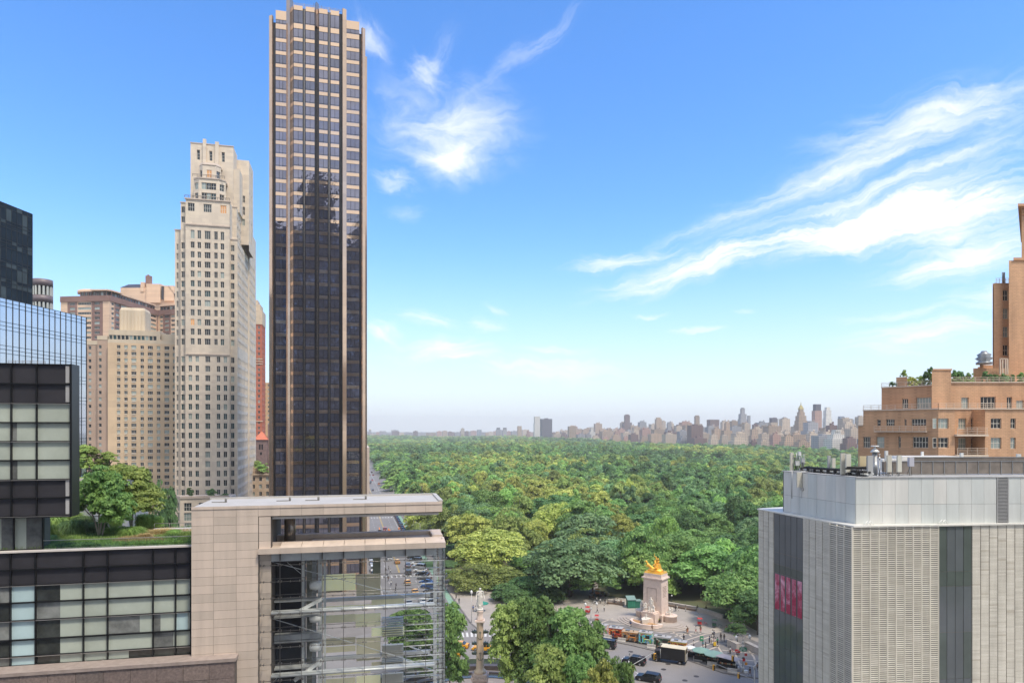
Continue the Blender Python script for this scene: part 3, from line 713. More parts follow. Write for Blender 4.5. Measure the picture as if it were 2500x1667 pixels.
simple_block('tan_terrace_house', 'tan brick house with a planted roof terrace below the church tower', 'house', 608, 664, 300, 1158, 0, 0, 3, 3.0, 3.4, 2.0, (6,0,2,2,0), [mat('tan_plaster', (.50,.38,.27), .85), bei, mat('black_iron', (.02,.02,.02), .5, var=0)], ex2)
simple_block('pale_stone_house', 'narrow pale stone house front beside the bronze tower along the avenue', 'house', 884, 902, 262, 1092, 0, 0, 3, 2.8, 3.4, 1.9, (6,0,2,2,0), [mat('pale_stone', (.55,.46,.40), .85)], None, east=True, dep=60)
# ------------------------------------------------------------------ towers behind the viewer, mirrored by the bronze glass
def rear_block(label, x0, x1, y0, y1, h, col, bandc, fh_, setb=()):
    r = empty('rear_office_block', label, 'building', ((x0+x1)/2, y1, 0)); hw2 = (x1-x0)/2
    a = mat('rear_wall_%s' % label.split()[0], col, .7, var=.5, scale=.06); c_ = mat('rear_bright_pane', (.55,.6,.68), .03, .8, var=.3, scale=.3, wave=.3); b_ = mat('rear_glass_%s' % label.split()[0], bandc, .04, .35, var=.5, scale=.12)
    m = MB(); m.box(-hw2, hw2, y0-y1, 0, 0, h, 0)
    for (f_, hh) in setb: m.box(-hw2*f_, hw2*f_, (y0-y1)*.8, -3, h, hh, 0)
    z_ = 3.0
    while z_ < h-2:
        x = -hw2+1.2
        while x < hw2-2: m.box(x, x+2.6, -.02, .12, z_, z_+fh_*.55, 2 if rnd.random() < .15 else 1); x += 4.4
        z_ += fh_
    m.build('wall', [a, b_, c_], r)
rear_block('dark office slab standing behind the viewpoint', -22, 8, -95, -62, 192, (.05,.065,.105), (.010,.017,.035), 3.6, ((.55,228),))
rear_block('brown brick block standing behind the viewpoint', -88, -24, -95, -58, 190, (.075,.075,.095), (.012,.02,.04), 3.3)
rear_block('grey stone block standing behind the viewpoint', 10, 50, -110, -70, 188, (.12,.12,.135), (.015,.02,.035), 3.3, ((.4,204),))
# ================================================================== stone and glass complex in the foreground, left
F = Frame(467, 52, R(12))
stone = [mat('warm_stone_%d' % k, c, .55, var=.11, scale=1.1, bump=.05, streak=True) for k, c in enumerate(((.56,.47,.395),(.60,.50,.42),(.52,.44,.37)))]
seam = mat('joint_dark', (.10,.085,.075), .9, var=0)
roofw = mat('white_roof_membrane', (.46,.44,.41), .7, var=.08, scale=.6)
steel = mat('painted_steel', (.58,.60,.60), .4, .3, var=.08, scale=1.2)
steel_w = mat('white_steel', (.68,.69,.67), .35, .1, var=.05)
rod_m = mat('cable_steel', (.20,.19,.18), .3, .7, var=0)
def tiles(m, x0, x1, y, z0, z1, wx, hz, gap=.018, th=.05, xs=None, stagger=False):
    """stone panels with open joints in the plane y (front), material 0-2"""
    xs = xs or [x0+(x1-x0)*k/max(1, round((x1-x0)/wx)) for k in range(max(1, round((x1-x0)/wx))+1)]
    nz_ = max(1, round((z1-z0)/hz)); zs = [z0+(z1-z0)*k/nz_ for k in range(nz_+1)]
    for a, b in zip(xs, xs[1:]):
        for c, d in zip(zs, zs[1:]):
            m.box(a+gap/2, b-gap/2, y-th, y, c+gap/2, d-gap/2, rnd.choice((0,0,1,1,2)), 'k')
sc = F.root('stone_glass_pavilion', 'warm stone frame building with a transparent glass cube and white steel beams', 'building')
ztop = F.z(1237, 468); zb1 = F.z(1259, 700); X = F.x
xL, xR = 0, X(1080); xo = X(661); xcap = X(1087)
m = MB(); yb_ = 6.2
zo = F.z(1332, 640)
m.box(xL, X(632), .05, yb_, 0, ztop-.12, 3); m.box(X(632), xo, .34, yb_, 0, F.z(1343, 640), 3); m.box(X(632), xo, .05, yb_, F.z(1343, 640), ztop-.12, 3); tl = MB()
tiles(tl, 0, X(632), 0.05, F.z(1700, 500), F.z(1261, 550), 0, .672, xs=[0, X(521.4), X(576.7), X(630.5)])
tiles(tl, X(632), xo, 0.05, F.z(1340, 640), F.z(1261, 650), 9, .672)
tiles(tl, X(632), xo, .32, 18, F.z(1343, 640), 9, .9)
xs_ = [0, X(521.4), X(576.7), X(630.5), X(684), X(736), X(789), X(840), X(891), X(941), X(991), X(1039), xR]
tiles(tl, 0, xR, 0.05, F.z(1261, 600), ztop-.22, 0, 5, xs=xs_)
tiles(tl, -.05, xR+.05, 0.0, ztop-.24, ztop, 0, 5, xs=xs_)
tl.build('stone_cladding', stone+[seam], sc)
m.box(xo, xR-.05, .05, yb_, F.z(1259, 800)+.05, ztop-.12, 3); m.build('wall', stone+[seam], sc)
m = MB(); m.box(.15, xR-.1, .12, yb_-.1, ztop-.12, ztop-.02, 0)
m.box(xR-.3, xR+.05, .1, yb_, ztop-.02, ztop+.10, 0); m.box(0, xR, yb_-.15, yb_+.1, ztop-.3, ztop+.12, 0)
m.build('roof', roofw, sc)
for px in (533, 690, 760, 876):                   # little roof fittings
    m = MB(); x = X(px, 3.2); m.box(x-.5, x+.5, 3.1, 3.3, ztop-.02, ztop+.04, 0); m.lathe(x+.6, 3.2, [(.09,ztop-.02),(.09,ztop+.28),(.05,ztop+.34)], 8, 0); m.build('roof_fitting', mat('dull_metal', (.25,.24,.22), .5, .3), sc)
m = MB(); m.box(xo+.1, xR-.3, .25, yb_-.3, F.z(1264, 800), F.z(1259, 800)+.05, 0); m.build('soffit', mat('pale_soffit', (.60,.57,.53), .6), sc)
m = MB(); cxp = X(708, 2.2); m.lathe(cxp, 2.2, [(.46, F.z(1340,700,2)), (.46, zb1+.1)], 28, 0); m.build('round_column', mat('bronze_column', (.17,.15,.13), .25, .6), sc)
# lower cap of the cube
zc1 = F.z(1328, 900); zc0 = F.z(1340, 900)
m = MB(); xs_ = [X(632), X(684), X(736), X(789), X(840), X(891), X(941), X(991), X(1039), xcap]
tiles(m, X(632), xcap, -.35, zc0-.05, zc1, 0, 5, xs=xs_, gap=.02)
m.box(X(632), xcap, -.35, 4.4, zc0-.03, zc1-.05, 0)
for a, b in zip(xs_[1:], xs_[2:]): m.face([(a+.02,-.35,zc1-.0),(b-.02,-.35,zc1-.0),(b-.02,1.0,zc1+.26),(a+.02,1.0,zc1+.26)], 1)
m.box(xo, xcap-.1, 1.0, 1.25, zc1-.1, zc1+.27, 0); m.box(xo+3, xcap-.2, 1.7, 3.6, zc1-.1, zc1+.12, 2); m.box(xo, xcap, 3.6, 4.4, zc1-.1, zc1+.42, 1)
m.box(xcap-1.0, xcap-.1, 1.25, 3.6, zc1-.1, zc1+.40, 1)
m.build('cube_cap', stone, sc)
m = MB(); m.box(xo+.02, X(1066), .15, .45, F.z(1366, 800), zc0-.03, 0); m.box(X(1063,3), X(1066,3)+.2, .3, 5, F.z(1362, 1000), zc0-.03, 0)
for px in (684, 787, 839, 941, 990, 1039): m.box(X(px)-.05, X(px)+.05, -.05, .3, F.z(1366,800)+.1, zc0-.03, 1)
m.build('top_beam', [steel, rod_m], sc)
# glass skin and its cables
zg0 = 16.0; gl_front = clear_glass('cube_glass', (.97,.98,.97), .012)
jx = [X(641), X(684), X(736), X(787), X(839), X(890), X(941), X(990), X(1039), X(1086)]
m = MB(); m.face([(X(632),-.12,zg0),(xcap-.05,-.12,zg0),(xcap-.05,-.12,zc0),(X(632),-.12,zc0)], 0)
m.face([(xcap-.05,-.12,zg0),(xcap-.05,6,zg0),(xcap-.05,6,zc0),(xcap-.05,-.12,zc0)], 0)
m.build('glass_skin', gl_front, sc)
m = MB()
for x in jx[1:]: m.box(x-.02, x+.02, -.16, -.08, zg0, zc0, 0)
m.build('vertical_joint', rod_m, sc)
zr_ = F.z(1373, 787); step = 1.335; k = 0
while zr_-k*step > zg0:
    zz_ = zr_-k*step; m = MB(); m.tube((X(638),-.30,zz_), (xcap,-.30,zz_), .022, n=5); m.tube((X(640),.55,zz_+.07), (xcap,.55,zz_+.07), .024, n=5)
    m.tube((X(990),-.2,zz_-.16), (xcap-.1,-.2,zz_-.16), .05, n=6, m=1); m.tube((X(985),.9,zz_+.35), (xcap-.4,.9,zz_+.35), .055, n=6, m=1)
    for x in jx:
        for s_ in (-.12, .12): m.box(x+s_-.03, x+s_+.03, -.38, -.05, zz_-.06, zz_+.06, 0)
    for x in [(a+b)/2 for a, b in zip(jx, jx[1:])]: m.box(x-.02, x+.02, -.36, -.24, zz_-.07, zz_+.07, 0)
    m.build('glass_cable', [rod_m, steel_w], sc); k += 1
# big horizontal trusses
for py in (1497, 1651):
    zq_ = F.z(py, 700); m = MB(); m.box(xo, X(1062), .35, .75, zq_-.16, zq_+.12, 0); m.tube((xo,.2,zq_+.02), (X(1062),.2,zq_+.02), .13, n=10, m=0); m.box(xo, X(1060), 3.8, 4.1, zq_-.2, zq_+.1, 0)
    m.build('truss_beam', steel, sc)
for (a, b, c, d, w_) in ((727,1492,787,1461,.30),(719,1660,787,1610,.32),(664,1371,1030,1465,.06),(664,1509,1058,1628,.06),(1000,1577,1058,1600,.12),(985,1610,1058,1636,.16),(700,1371,735,1400,.04),(664,1667,690,1640,.05)):
    m = MB(); m.bar((X(a,.9),.9,F.z(b,a,.9)), (X(c,.9),.9,F.z(d,c,.9)), w_, w_*.8, 0); m.build('brace', steel_w if w_ > .2 else steel, sc)
m = MB(); a = X(1058, 3.5); m.box(a, X(1067,3.5), 3.4, 3.7, zg0, zc0, 0); m.build('steel_post', steel, sc)
m = MB(); a, b = X(1074), X(1084)
m.box(a, b-.05, .35, .6, zg0, zc0, 0)
kk = 0; zz_ = zc0-.3
while zz_ > zg0:
    m.box(X(1060,2), b, .3, .36, zz_, zz_+.04, 1)
    if kk % 3 == 0: m.bar((X(1066,3),3,zz_), (b-.1,.4,zz_+1.0), .05, .05, 0)
    for q in range(3): m.box(b-.12, b-.02, .25, .34, zz_+.1+q*.13, zz_+.15+q*.13, 1)
    zz_ -= .445; kk += 1
m.build('corner_ladder', [steel_w, rod_m], sc)
# pale yellow screens hanging inside
yp_ = 4.0; scr = leaf_mat('pale_yellow_screen', (.88,.82,.56), (.92,.86,.60), .45)
for (a, b, c, d) in ((786,868,1401,1441),(870,929,1400,1453),(907,987,1456,1475),(788,907,1477,1487),(786,868,1500,1519),(868,929,1497,1529),(907,987,1530,1550),(788,868,1556,1574),(870,929,1555,1611),(907,987,1613,1630),(788,868,1577,1591),(788,905,1632,1645),(870,929,1648,1700),(788,868,1655,1690),(910,929,1358,1399)):
    m = MB(); m.box(X(a,yp_), X(b,yp_), yp_, yp_+.06, F.z(d, (a+b)/2, yp_), F.z(c, (a+b)/2, yp_), 0); m.build('hanging_screen', scr if c > 1360 else mat('olive_screen', (.25,.27,.20), .7), sc)
m = MB(); s0 = 3.6
for q in range(9):
    for (c, d) in ((1508,1553),(1575,1600),(1590,1625),(1645,1667)):
        y_ = c+(d-c)*q/8; zz_ = F.z(y_, 950, s0); m.box(X(932,s0), X(985,s0), s0, s0+.4, zz_-.02, zz_+.02, 0)
m.build('louvre_blade', mat('pale_louvre', (.55,.55,.50), .5, var=0), sc)
# dark interior core at the left of the cube
core = mat('dark_interior', (.022,.022,.024), .7, var=.4, scale=.8)
m = MB(); m.box(xo+.05, X(737,2.4), 2.4, 5.8, zg0, F.z(1366, 700), 0)
m.build('interior_core', core, sc)
for (a, b, y_, mt, d_) in ((737,743,2.2,steel_w,.2),(748,761,2.6,mat('olive_column', (.22,.22,.18), .5),.5),(761,772,3.0,mat('grey_panel', (.50,.52,.52), .4),.15),(776,785,2.3,steel,.4),(790,796,3.2,steel_w,.1)):
    m = MB(); m.box(X(a,y_), X(b,y_), y_, y_+d_, zg0, F.z(1362,700), 0); m.build('interior_column', mt, sc)
inb = mat('interior_slab', (.36,.37,.37), .4, var=.3, scale=1.5)
for py, h_ in ((1462,4),(1500,5),(1545,14),(1560,4),(1625,4)):
    m = MB(); zz_ = F.z(py, 700, 2); m.box(xo+.05, X(786,2.1), 1.5, 2.3, zz_-h_/31, zz_, 0); m.build('interior_floor', inb, sc)
for py in (1428, 1508, 1578):
    m = MB(); zz_ = F.z(py, 770, 1.8); xx = X(770,1.8); m.lathe(0, 0, [(.12,-.5),(.34,-.42),(.42,0),(.34,.42),(.12,.5)], 12, 0)
    o = m.build('glass_clamp_fitting', steel_w, sc, (xx, 1.8, zz_)); o.rotation_euler = (0, R(90), 0)
# street-side back glazing frame lines (thin)
m = MB()
for k in range(6): m.box(X(985,5.9), X(1060,5.9), 5.9, 5.96, zg0+3+k*1.6, zg0+3.05+k*1.6, 0)
m.build('back_rail', steel_w, sc)

# ------------------------------------------------------------------ dark panel and glass wing (lower left)
dg = F.root('dark_glass_wing', 'dark grey panel and pale green glass wing below the roof garden', 'building wing')
yw = .8; FW = lambda p: F.x(p, yw)
vx = [FW(p) for p in (-90,-60,-30,26,87,204,263,374,429,466)]
hz_ = [F.z(p, 204, yw) for p in (1343,1384,1422,1463,1506,1552,1592,1614)]
p_dark = mat('dark_grey_panel', (.055,.053,.06), .28, .2, var=.15, scale=.4, wave=.03)
p_pale = mat('pale_green_blind_pane', (.46,.51,.44), .05, spec=.9, var=.12, scale=.4, wave=.05)
p_cyan = mat('cyan_bright_pane', (.52,.68,.70), .06, spec=.9, var=.1, scale=.4)
p_room = mat('dim_room_pane', (.05,.055,.05), .04, spec=.9, var=.5, scale=.9, wave=.05)
p_grey = mat('grey_reflecting_pane', (.20,.21,.20), .04, spec=.9, var=.5, scale=.7, wave=.12)  # strong grey mottling stands in for reflections
blackf = mat('black_frame', (.015,.016,.018), .35, .3, var=0); alum = mat('bright_trim', (.45,.43,.41), .35, .5, var=0)
m = MB(); m.box(vx[0], 0, yw+.25, 9, hz_[-1]-.5, hz_[0]-.02, 0); m.build('wall', blackf, dg)
def kindof(i, j):
    if j < 2: return 'dark_panel', p_dark
    if i == 4-1: return 'window', p_cyan
    if i < 3: return 'window', p_room if (i+j) % 2 else p_grey
    if j == 6: return 'window', p_room if i >= 6 else p_pale
    return 'window', p_pale
def glaze(root, vx, hz, y, kindof, fr, trim, split=None, th=.07):
    for i in range(len(vx)-1):
        for j in range(len(hz)-1):
            x0, x1, z1_, z0_ = vx[i]+th*.6, vx[i+1]-th*.6, hz[j]-th*.6, hz[j+1]+th*.6
            nm, mt = kindof(i, j); m = MB()
            if split and (i, j) in split:
                mt2, f_ = split[(i, j)]; xm = x0+(x1-x0)*f_
                m.face([(x0,y+.08,z0_),(xm,y+.08,z0_),(xm,y+.08,z1_),(x0,y+.08,z1_)], 1); m.face([(xm,y+.08,z0_),(x1,y+.08,z0_),(x1,y+.08,z1_),(xm,y+.08,z1_)], 0)
                m.build(nm, [mt, mt2], root); continue
            m.face([(x0,y+.08,z0_),(x1,y+.08,z0_),(x1,y+.08,z1_),(x0,y+.08,z1_)], 0); m.build(nm, mt, root)
    m = MB()
    for x in vx: m.box(x-th/2, x+th/2, y-.1, y+.2, hz[-1], hz[0], 0)
    for q, z_ in enumerate(hz): m.box(vx[0], vx[-1], y-.07, y+.2, z_-th/2, z_+th/2, 0)
    for q, z_ in enumerate(hz[1:]): m.box(vx[0], vx[-1], y-.10, y-.07, z_-th/2-.02, z_-th/2+.015, 1 if q % 2 else 0)
    m.build('frame_grid', [fr, trim], root)
sp_ = {(4,2):(p_room,.5),(4,3):(p_grey,.5),(4,4):(p_room,.5),(4,5):(p_room,.5),(4,6):(p_room,.5),(6,5):(p_pale,.5),(6,6):(p_pale,.45),(7,4):(p_grey,.3),(8,4):(p_cyan,.8),(7,5):(p_grey,.9),(6,4):(p_grey,.7)}
glaze(dg, vx, hz_, yw, kindof, blackf, alum, sp_)
m = MB(); m.box(vx[0], 0, yw-.25, yw+.3, hz_[-1]-.16, hz_[-1]+.02, 0)
x = vx[0]
while x < 0: m.box(x, x+.03, yw-.3, yw-.2, hz_[-1]-.14, hz_[-1]+.28 if int(x*7) % 9 == 0 else hz_[-1]+.02, 0); x += 1.2
m.build('sill_rail', alum, dg)
m = MB(); ztr = F.z(1336, 300, yw); m.box(vx[0], 0, yw-.12, yw+.25, hz_[0], ztr+.02, 0); m.build('coping', mat('white_coping', (.62,.58,.54), .5), dg)
# granite ledge at the bottom
gr = F.root('granite_parapet', 'brown granite parapet wall running along the bottom left corner', 'parapet')
granite = [mat('granite_%d' % k, c, .5, var=.3, scale=6, bump=.1) for k, c in enumerate(((.20,.155,.14),(.225,.175,.155),(.18,.145,.13)))]
m = MB(); zgt = F.z(1623, 300, -1.0); x1 = F.x(573, -1.0); tiles(m, -34, x1, -1.0, zgt-4.2, zgt-.25, 1.83, 1.2, gap=.03); m.box(-34, x1-.02, -.98, .0, zgt-4.2, zgt-.25, 3)
m.build('stone_facing', granite+[seam], gr)
m = MB(); m.box(-34, x1+.1, -1.15, .55, zgt-.25, zgt, 0); m.build('coping_stone', mat('granite_coping', (.33,.27,.24), .6, var=.15, scale=2), gr)
# upper block of panels
ub = F.root('upper_panel_block', 'cantilevered dark panel block with green glass windows beside the roof garden', 'building wing')
y2 = .2; vx2 = [F.x(p, y2) for p in (-90,-34,28,90,174)]; hz2 = [F.z(p, 100, y2) for p in (889,937,984,1031,1077,1123,1170,1215,1259)]
m = MB(); m.box(vx2[0], vx2[-1]-.02, y2+.25, 1.3, hz2[-1]+.02, hz2[0]-.02, 0); m.build('wall', blackf, ub)
def k2(i, j): return ('dark_panel', p_dark) if j in (0,1,6,7) else ('window', p_pale)
sp2 = {(3,2):(p_pale,.72),(3,3):(p_pale,.7),(2,3):(p_grey,.18),(2,5):(p_grey,.2),(1,4):(p_grey,.2),(3,0):(p_dark,.9),(3,1):(p_dark,.9),(3,6):(p_dark,.9),(3,7):(p_dark,.9)}
glaze(ub, vx2, hz2, y2, k2, blackf, alum, {k: (v[0], v[1]) for k, v in sp2.items()})
m = MB(); x = F.x(165, y2); 
for j in (0,1,6,7): m.box(x-.13, x+.13, y2-.02, y2+.06, hz2[j+1]+.1, hz2[j]-.08, 0)
m.build('light_strip', mat('grey_strip', (.42,.42,.42), .4), ub)
m = MB(); m.box(vx2[-1]-.04, vx2[-1]+.10, y2-.15, 1.4, hz2[-1]-.05, hz2[0]+.05, 0); m.box(vx2[0], vx2[-1], y2-.12, 1.4, hz2[-1]-.12, hz2[-1]-.04, 0); m.build('edge_plate', blackf, ub)
m = MB()
for q in range(3): m.tube((F.x(20,2),2,hz2[0]+.15+.12*q), (F.x(112,2),2,hz2[0]+.15+.12*q), .02, n=4)
for q in range(6): xx = F.x(20+18*q,2); m.tube((xx,2,hz2[0]-.05),(xx,2,hz2[0]+.42),.02,n=4)
m.build('roof_rail', alum, ub)
lb = F.root('recessed_glass_room', 'recessed clear glass room under the cantilevered dark panel block', 'building wing')
y3 = 1.3; vx3 = [F.x(p, y3) for p in (-90,-20,34,105)]; zt3, zb3 = hz2[-1]-.12, ztr+.02
glaze(lb, vx3, [zt3, zb3], y3, lambda i, j: ('window', p_grey), blackf, alum, {(2,0):(p_pale,.4),(1,0):(p_pale,.4)})
m = MB(); m.box(vx3[0], vx3[-1]-.05, y3+.2, 2.6, zb3, zt3, 0); m.build('wall', mat('room_dark', (.10,.11,.10), .6), lb)

# ================================================================== tiled museum-like block, lower right
class PW:
    """wall plane given by two ground points; photo columns and rows mapped onto it"""
    def __init__(s, P, Q, org): s.P = Vector((P[0],P[1],0)); s.Q = Vector((Q[0],Q[1],0)); s.o = org; s.D = (s.Q-s.P).normalized(); s.N = Vector((-s.D.y,s.D.x,0)); s.W = (s.Q-s.P).length
    def t(s, px, y=0): d = Vector(((px-CX)/FP,1,0)); return s.N.dot(s.P+s.N*y)/s.N.dot(d)
    def x(s, px, y=0): d = Vector(((px-CX)/FP,1,0)); return s.D.dot(d*s.t(px,y)-s.P)
    def z(s, py, px, y=0): return CH-(py-HY)/FP*s.t(px,y)
    def L(s): return (s.P.x-s.o[0], s.P.y-s.o[1]), (s.D.x, s.D.y)
    def pt(s, x, y, z): q = s.P+s.D*x+s.N*y; return (q.x-s.o[0], q.y-s.o[1], z)
    def box(s, m, x0, x1, y0, y1, z0, z1, mi=0):
        i = len(m.v); m.v += [s.pt(*c) for c in ((x0,y0,z0),(x1,y0,z0),(x1,y1,z0),(x0,y1,z0),(x0,y0,z1),(x1,y0,z1),(x1,y1,z1),(x0,y1,z1))]
        for q in ((0,3,2,1),(4,5,6,7),(0,1,5,4),(1,2,6,5),(2,3,7,6),(3,0,4,7)): m.f.append(tuple(i+a for a in q)); m.m.append(mi); m.sm.append(False)
cr = (35.2, 68.0); mb_root = empty('tiled_block', 'pale cream terracotta tiled block with dark glass strips and a grey panelled top storey', 'building', (cr[0], cr[1], 0))
Lw = PW((31.25,82.9), cr, cr); Rw = PW(cr, (cr[0]+38, cr[1]+4.0), cr)
zr_ = 40.0; z0_ = 12.0
creams = [mat('cream_tile_%d' % k, c, .38, var=.13, scale=.9, streak=True) for k, c in enumerate(((.67,.635,.55),(.62,.585,.505),(.72,.685,.60),(.56,.515,.43)))]
slot_d = mat('tile_slot', (.16,.145,.12), .8, var=0)
gry_gl = mat('grey_strip_glass', (.10,.115,.125), .05, spec=.8, var=.12, scale=.3, wave=.03)
gry_gl2 = mat('green_strip_glass', (.075,.095,.088), .05, spec=.8, var=.2, scale=.3, wave=.03)
def tiled(wp, pa, pb, n, hz, m, gapv=.085):
    a, b = wp.x(pa), wp.x(pb); w_ = (b-a)/n
    for k in range(n):
        z_ = z0_
        while z_ < zr_-.08:
            wp.box(m, a+k*w_+gapv/2, a+(k+1)*w_-gapv/2, -.07, .0, z_+.012, min(z_+hz-.012, zr_-.03), rnd.choice((0,0,0,1,2) if rnd.random() < .97 else (3,))); z_ += hz
def louvred(wp, pa, pb, n, hz, m):
    a, b = wp.x(pa), wp.x(pb); w_ = (b-a)/n
    for k in range(n):
        wp.box(m, a+k*w_-.045, a+k*w_+.045, -.14, .0, z0_, zr_-.03, 0)
        z_ = z0_
        while z_ < zr_-.1: wp.box(m, a+k*w_+.06, a+(k+1)*w_-.06, -.12, -.02, z_, z_+.105, rnd.choice((0,1,1,2))); z_ += hz
    wp.box(m, b-.04, b+.04, -.12, 0, z0_, zr_-.03, 1)
m = MB(); tiled(Lw, 1852.5, 1890, 3, .17, m); tiled(Lw, 1961, 2026, 4, .17, m); tiled(Rw, 2372, 2620, 12, .17, m)
m.build('terracotta_tiles', creams, mb_root)
m = MB(); louvred(Lw, 2027, 2081, 3, .215, m); louvred(Rw, 2081, 2290, 10, .215, m); m.build('terracotta_louvre', creams, mb_root)
m = MB(); pts = [Lw.pt(0,.0,0)[:2], (0,0), Rw.pt(38,0,0)[:2], Rw.pt(38,26,0)[:2], (-3.0,15.4)]
m.prism(pts, 0, zr_-.06, 0); m.build('wall', slot_d, mb_root)
m = MB()
m.prism([Lw.pt(-.1,-.2,0)[:2], (.15,-.25), Rw.pt(38,-.2,0)[:2], Rw.pt(38,26,0)[:2], (-3.2,15.6)], zr_-.06, zr_+.10, 0); m.build('roof_edge', mat('pale_trim', (.66,.65,.60), .5), mb_root)
def strip(wp, pa, pb, n, pys, mats_):
    a, b = wp.x(pa), wp.x(pb); w_ = (b-a)/n
    for k in range(n):
        zs = [zr_-.06]+[wp.z(p, (pa+pb)/2) for p in pys]+[z0_]
        for j, (c, d) in enumerate(zip(zs, zs[1:])):
            m = MB(); wp.box(m, a+k*w_+.03, a+(k+1)*w_-.03, -.05, -.01, d+.02, c-.02, 0); m.build('window', mats_[j % len(mats_)] if not callable(mats_) else mats_(k, j), mb_root)
strip(Lw, 1890.5, 1961, 5, (1355,1385,1406,1498,1585), lambda k, j: gry_gl2 if j == 2 else gry_gl)
strip(Rw, 2290.5, 2371.5, 4, (1394,1430,1542,1655), lambda k, j: gry_gl2 if (j in (0,3) and k in (0,3)) or j == 1 else gry_gl)
pink = mat('pink_display', (.42,.03,.10), .35, var=.0)
pk = NT(pink.node_tree); bsdf = [n for n in pink.node_tree.nodes if n.type == 'BSDF_PRINCIPLED'][0]
tcp = pk.new('ShaderNodeTexCoord'); pk.link(pk.mix(pk.maprange(pk.noise(tcp.outputs['Object'], .45, 6, .7, 1.5), .42, .72, 0, 1), (.36,.015,.07,1), (.75,.42,.55,1)), bsdf.inputs['Base Color'])
a, b = Lw.x(1892), Lw.x(1960); w_ = (b-a)/5
for k in range(5):
    m = MB(); off = k*.0; Lw.box(m, a+k*w_+.12+(.0 if k == 0 else .06), a+(k+1)*w_-.08, -.075, -.052, Lw.z(1497, 1925), Lw.z(1409, 1925), 0); m.build('pink_display_panel', pink, mb_root)
# panelled top storey
LP = PW((33.15,80.2), (gx(2089,69.4),69.4), cr); RP = PW((gx(2089,69.4),69.4), (gx(2089,69.4)+38,69.4+1.6), cr)
zp = 45.0; pgl = [mat('frosted_panel_%d' % k, c, .22, var=.11, scale=.8, spec=.7, streak=True) for k, c in enumerate(((.60,.62,.60),(.57,.60,.585),(.63,.63,.60)))]
m = MB(); 
def panels(wp, xs, zs, m, skip=()):
    for i, (a, b) in enumerate(zip(xs, xs[1:])):
        if i in skip: continue
        for c, d in zip(zs, zs[1:]): wp.box(m, a+.012, b-.012, -.04, 0, c+.012, d-.012, rnd.randrange(3))
zsp = [zr_+.1, zr_+.1+2.05, zp]
panels(LP, [LP.x(1800+p/2.541) for p in (290,333,386,440,494,552,611,675,735)], zsp, m)
xs_ = [RP.x(1800+p/2.541) for p in (735,817,898,978,1059,1140,1217,1297,1374,1452,1529,1606,1682,1757)]; xs_ += [xs_[-1]+1.33*k for k in range(1,8)]
panels(RP, xs_, zsp, m, (11,)); m.build('frosted_panel', pgl, mb_root)
m = MB(); m.prism([LP.pt(0,.02,0)[:2], RP.pt(0,.02,0)[:2], RP.pt(38,.02,0)[:2], RP.pt(38,20,0)[:2], LP.pt(-.0,4,0)[:2]], zr_-.1, zp-.03, 0); m.build('upper_wall', mat('joint_grey', (.12,.125,.13), .7, var=0), mb_root)
m = MB(); m.prism([LP.pt(-.1,-.1,0)[:2], RP.pt(0,-.14,0)[:2], RP.pt(38,-.1,0)[:2], RP.pt(38,20,0)[:2], LP.pt(-.1,4,0)[:2]], zp-.03, zp+.06, 0); m.build('upper_roof', mat('roof_grey', (.40,.40,.39), .7, var=.2, scale=1.5), mb_root)
m = MB(); a, b = xs_[11], xs_[12]
RP.box(m, a+.03, a+.12, -.1, 0, zsp[0], zp-.05, 0); RP.box(m, b-.12, b-.03, -.1, 0, zsp[0], zp-.05, 0)
z_ = zsp[0]
while z_ < zp-.1: RP.box(m, a+.12, b-.12, -.09, .01, z_, z_+.075, 0); z_ += .15
m.build('vent_louvre', mat('vent_grey', (.36,.36,.36), .4), mb_root)
for px in (2118, 2300):                            # small roof brackets
    m = MB(); xx = Rw.x(px, .1)
    for s_ in (0, .35): m.tube(Rw.pt(xx+s_-.5,.15,zr_+.08), Rw.pt(xx+s_,.1,zr_+.55), .04, n=5); m.tube(Rw.pt(xx+s_,.1,zr_+.55), Rw.pt(xx+s_+.5,.3,zr_+.12), .04, n=5)
    m.build('roof_bracket', steel_w, mb_root)
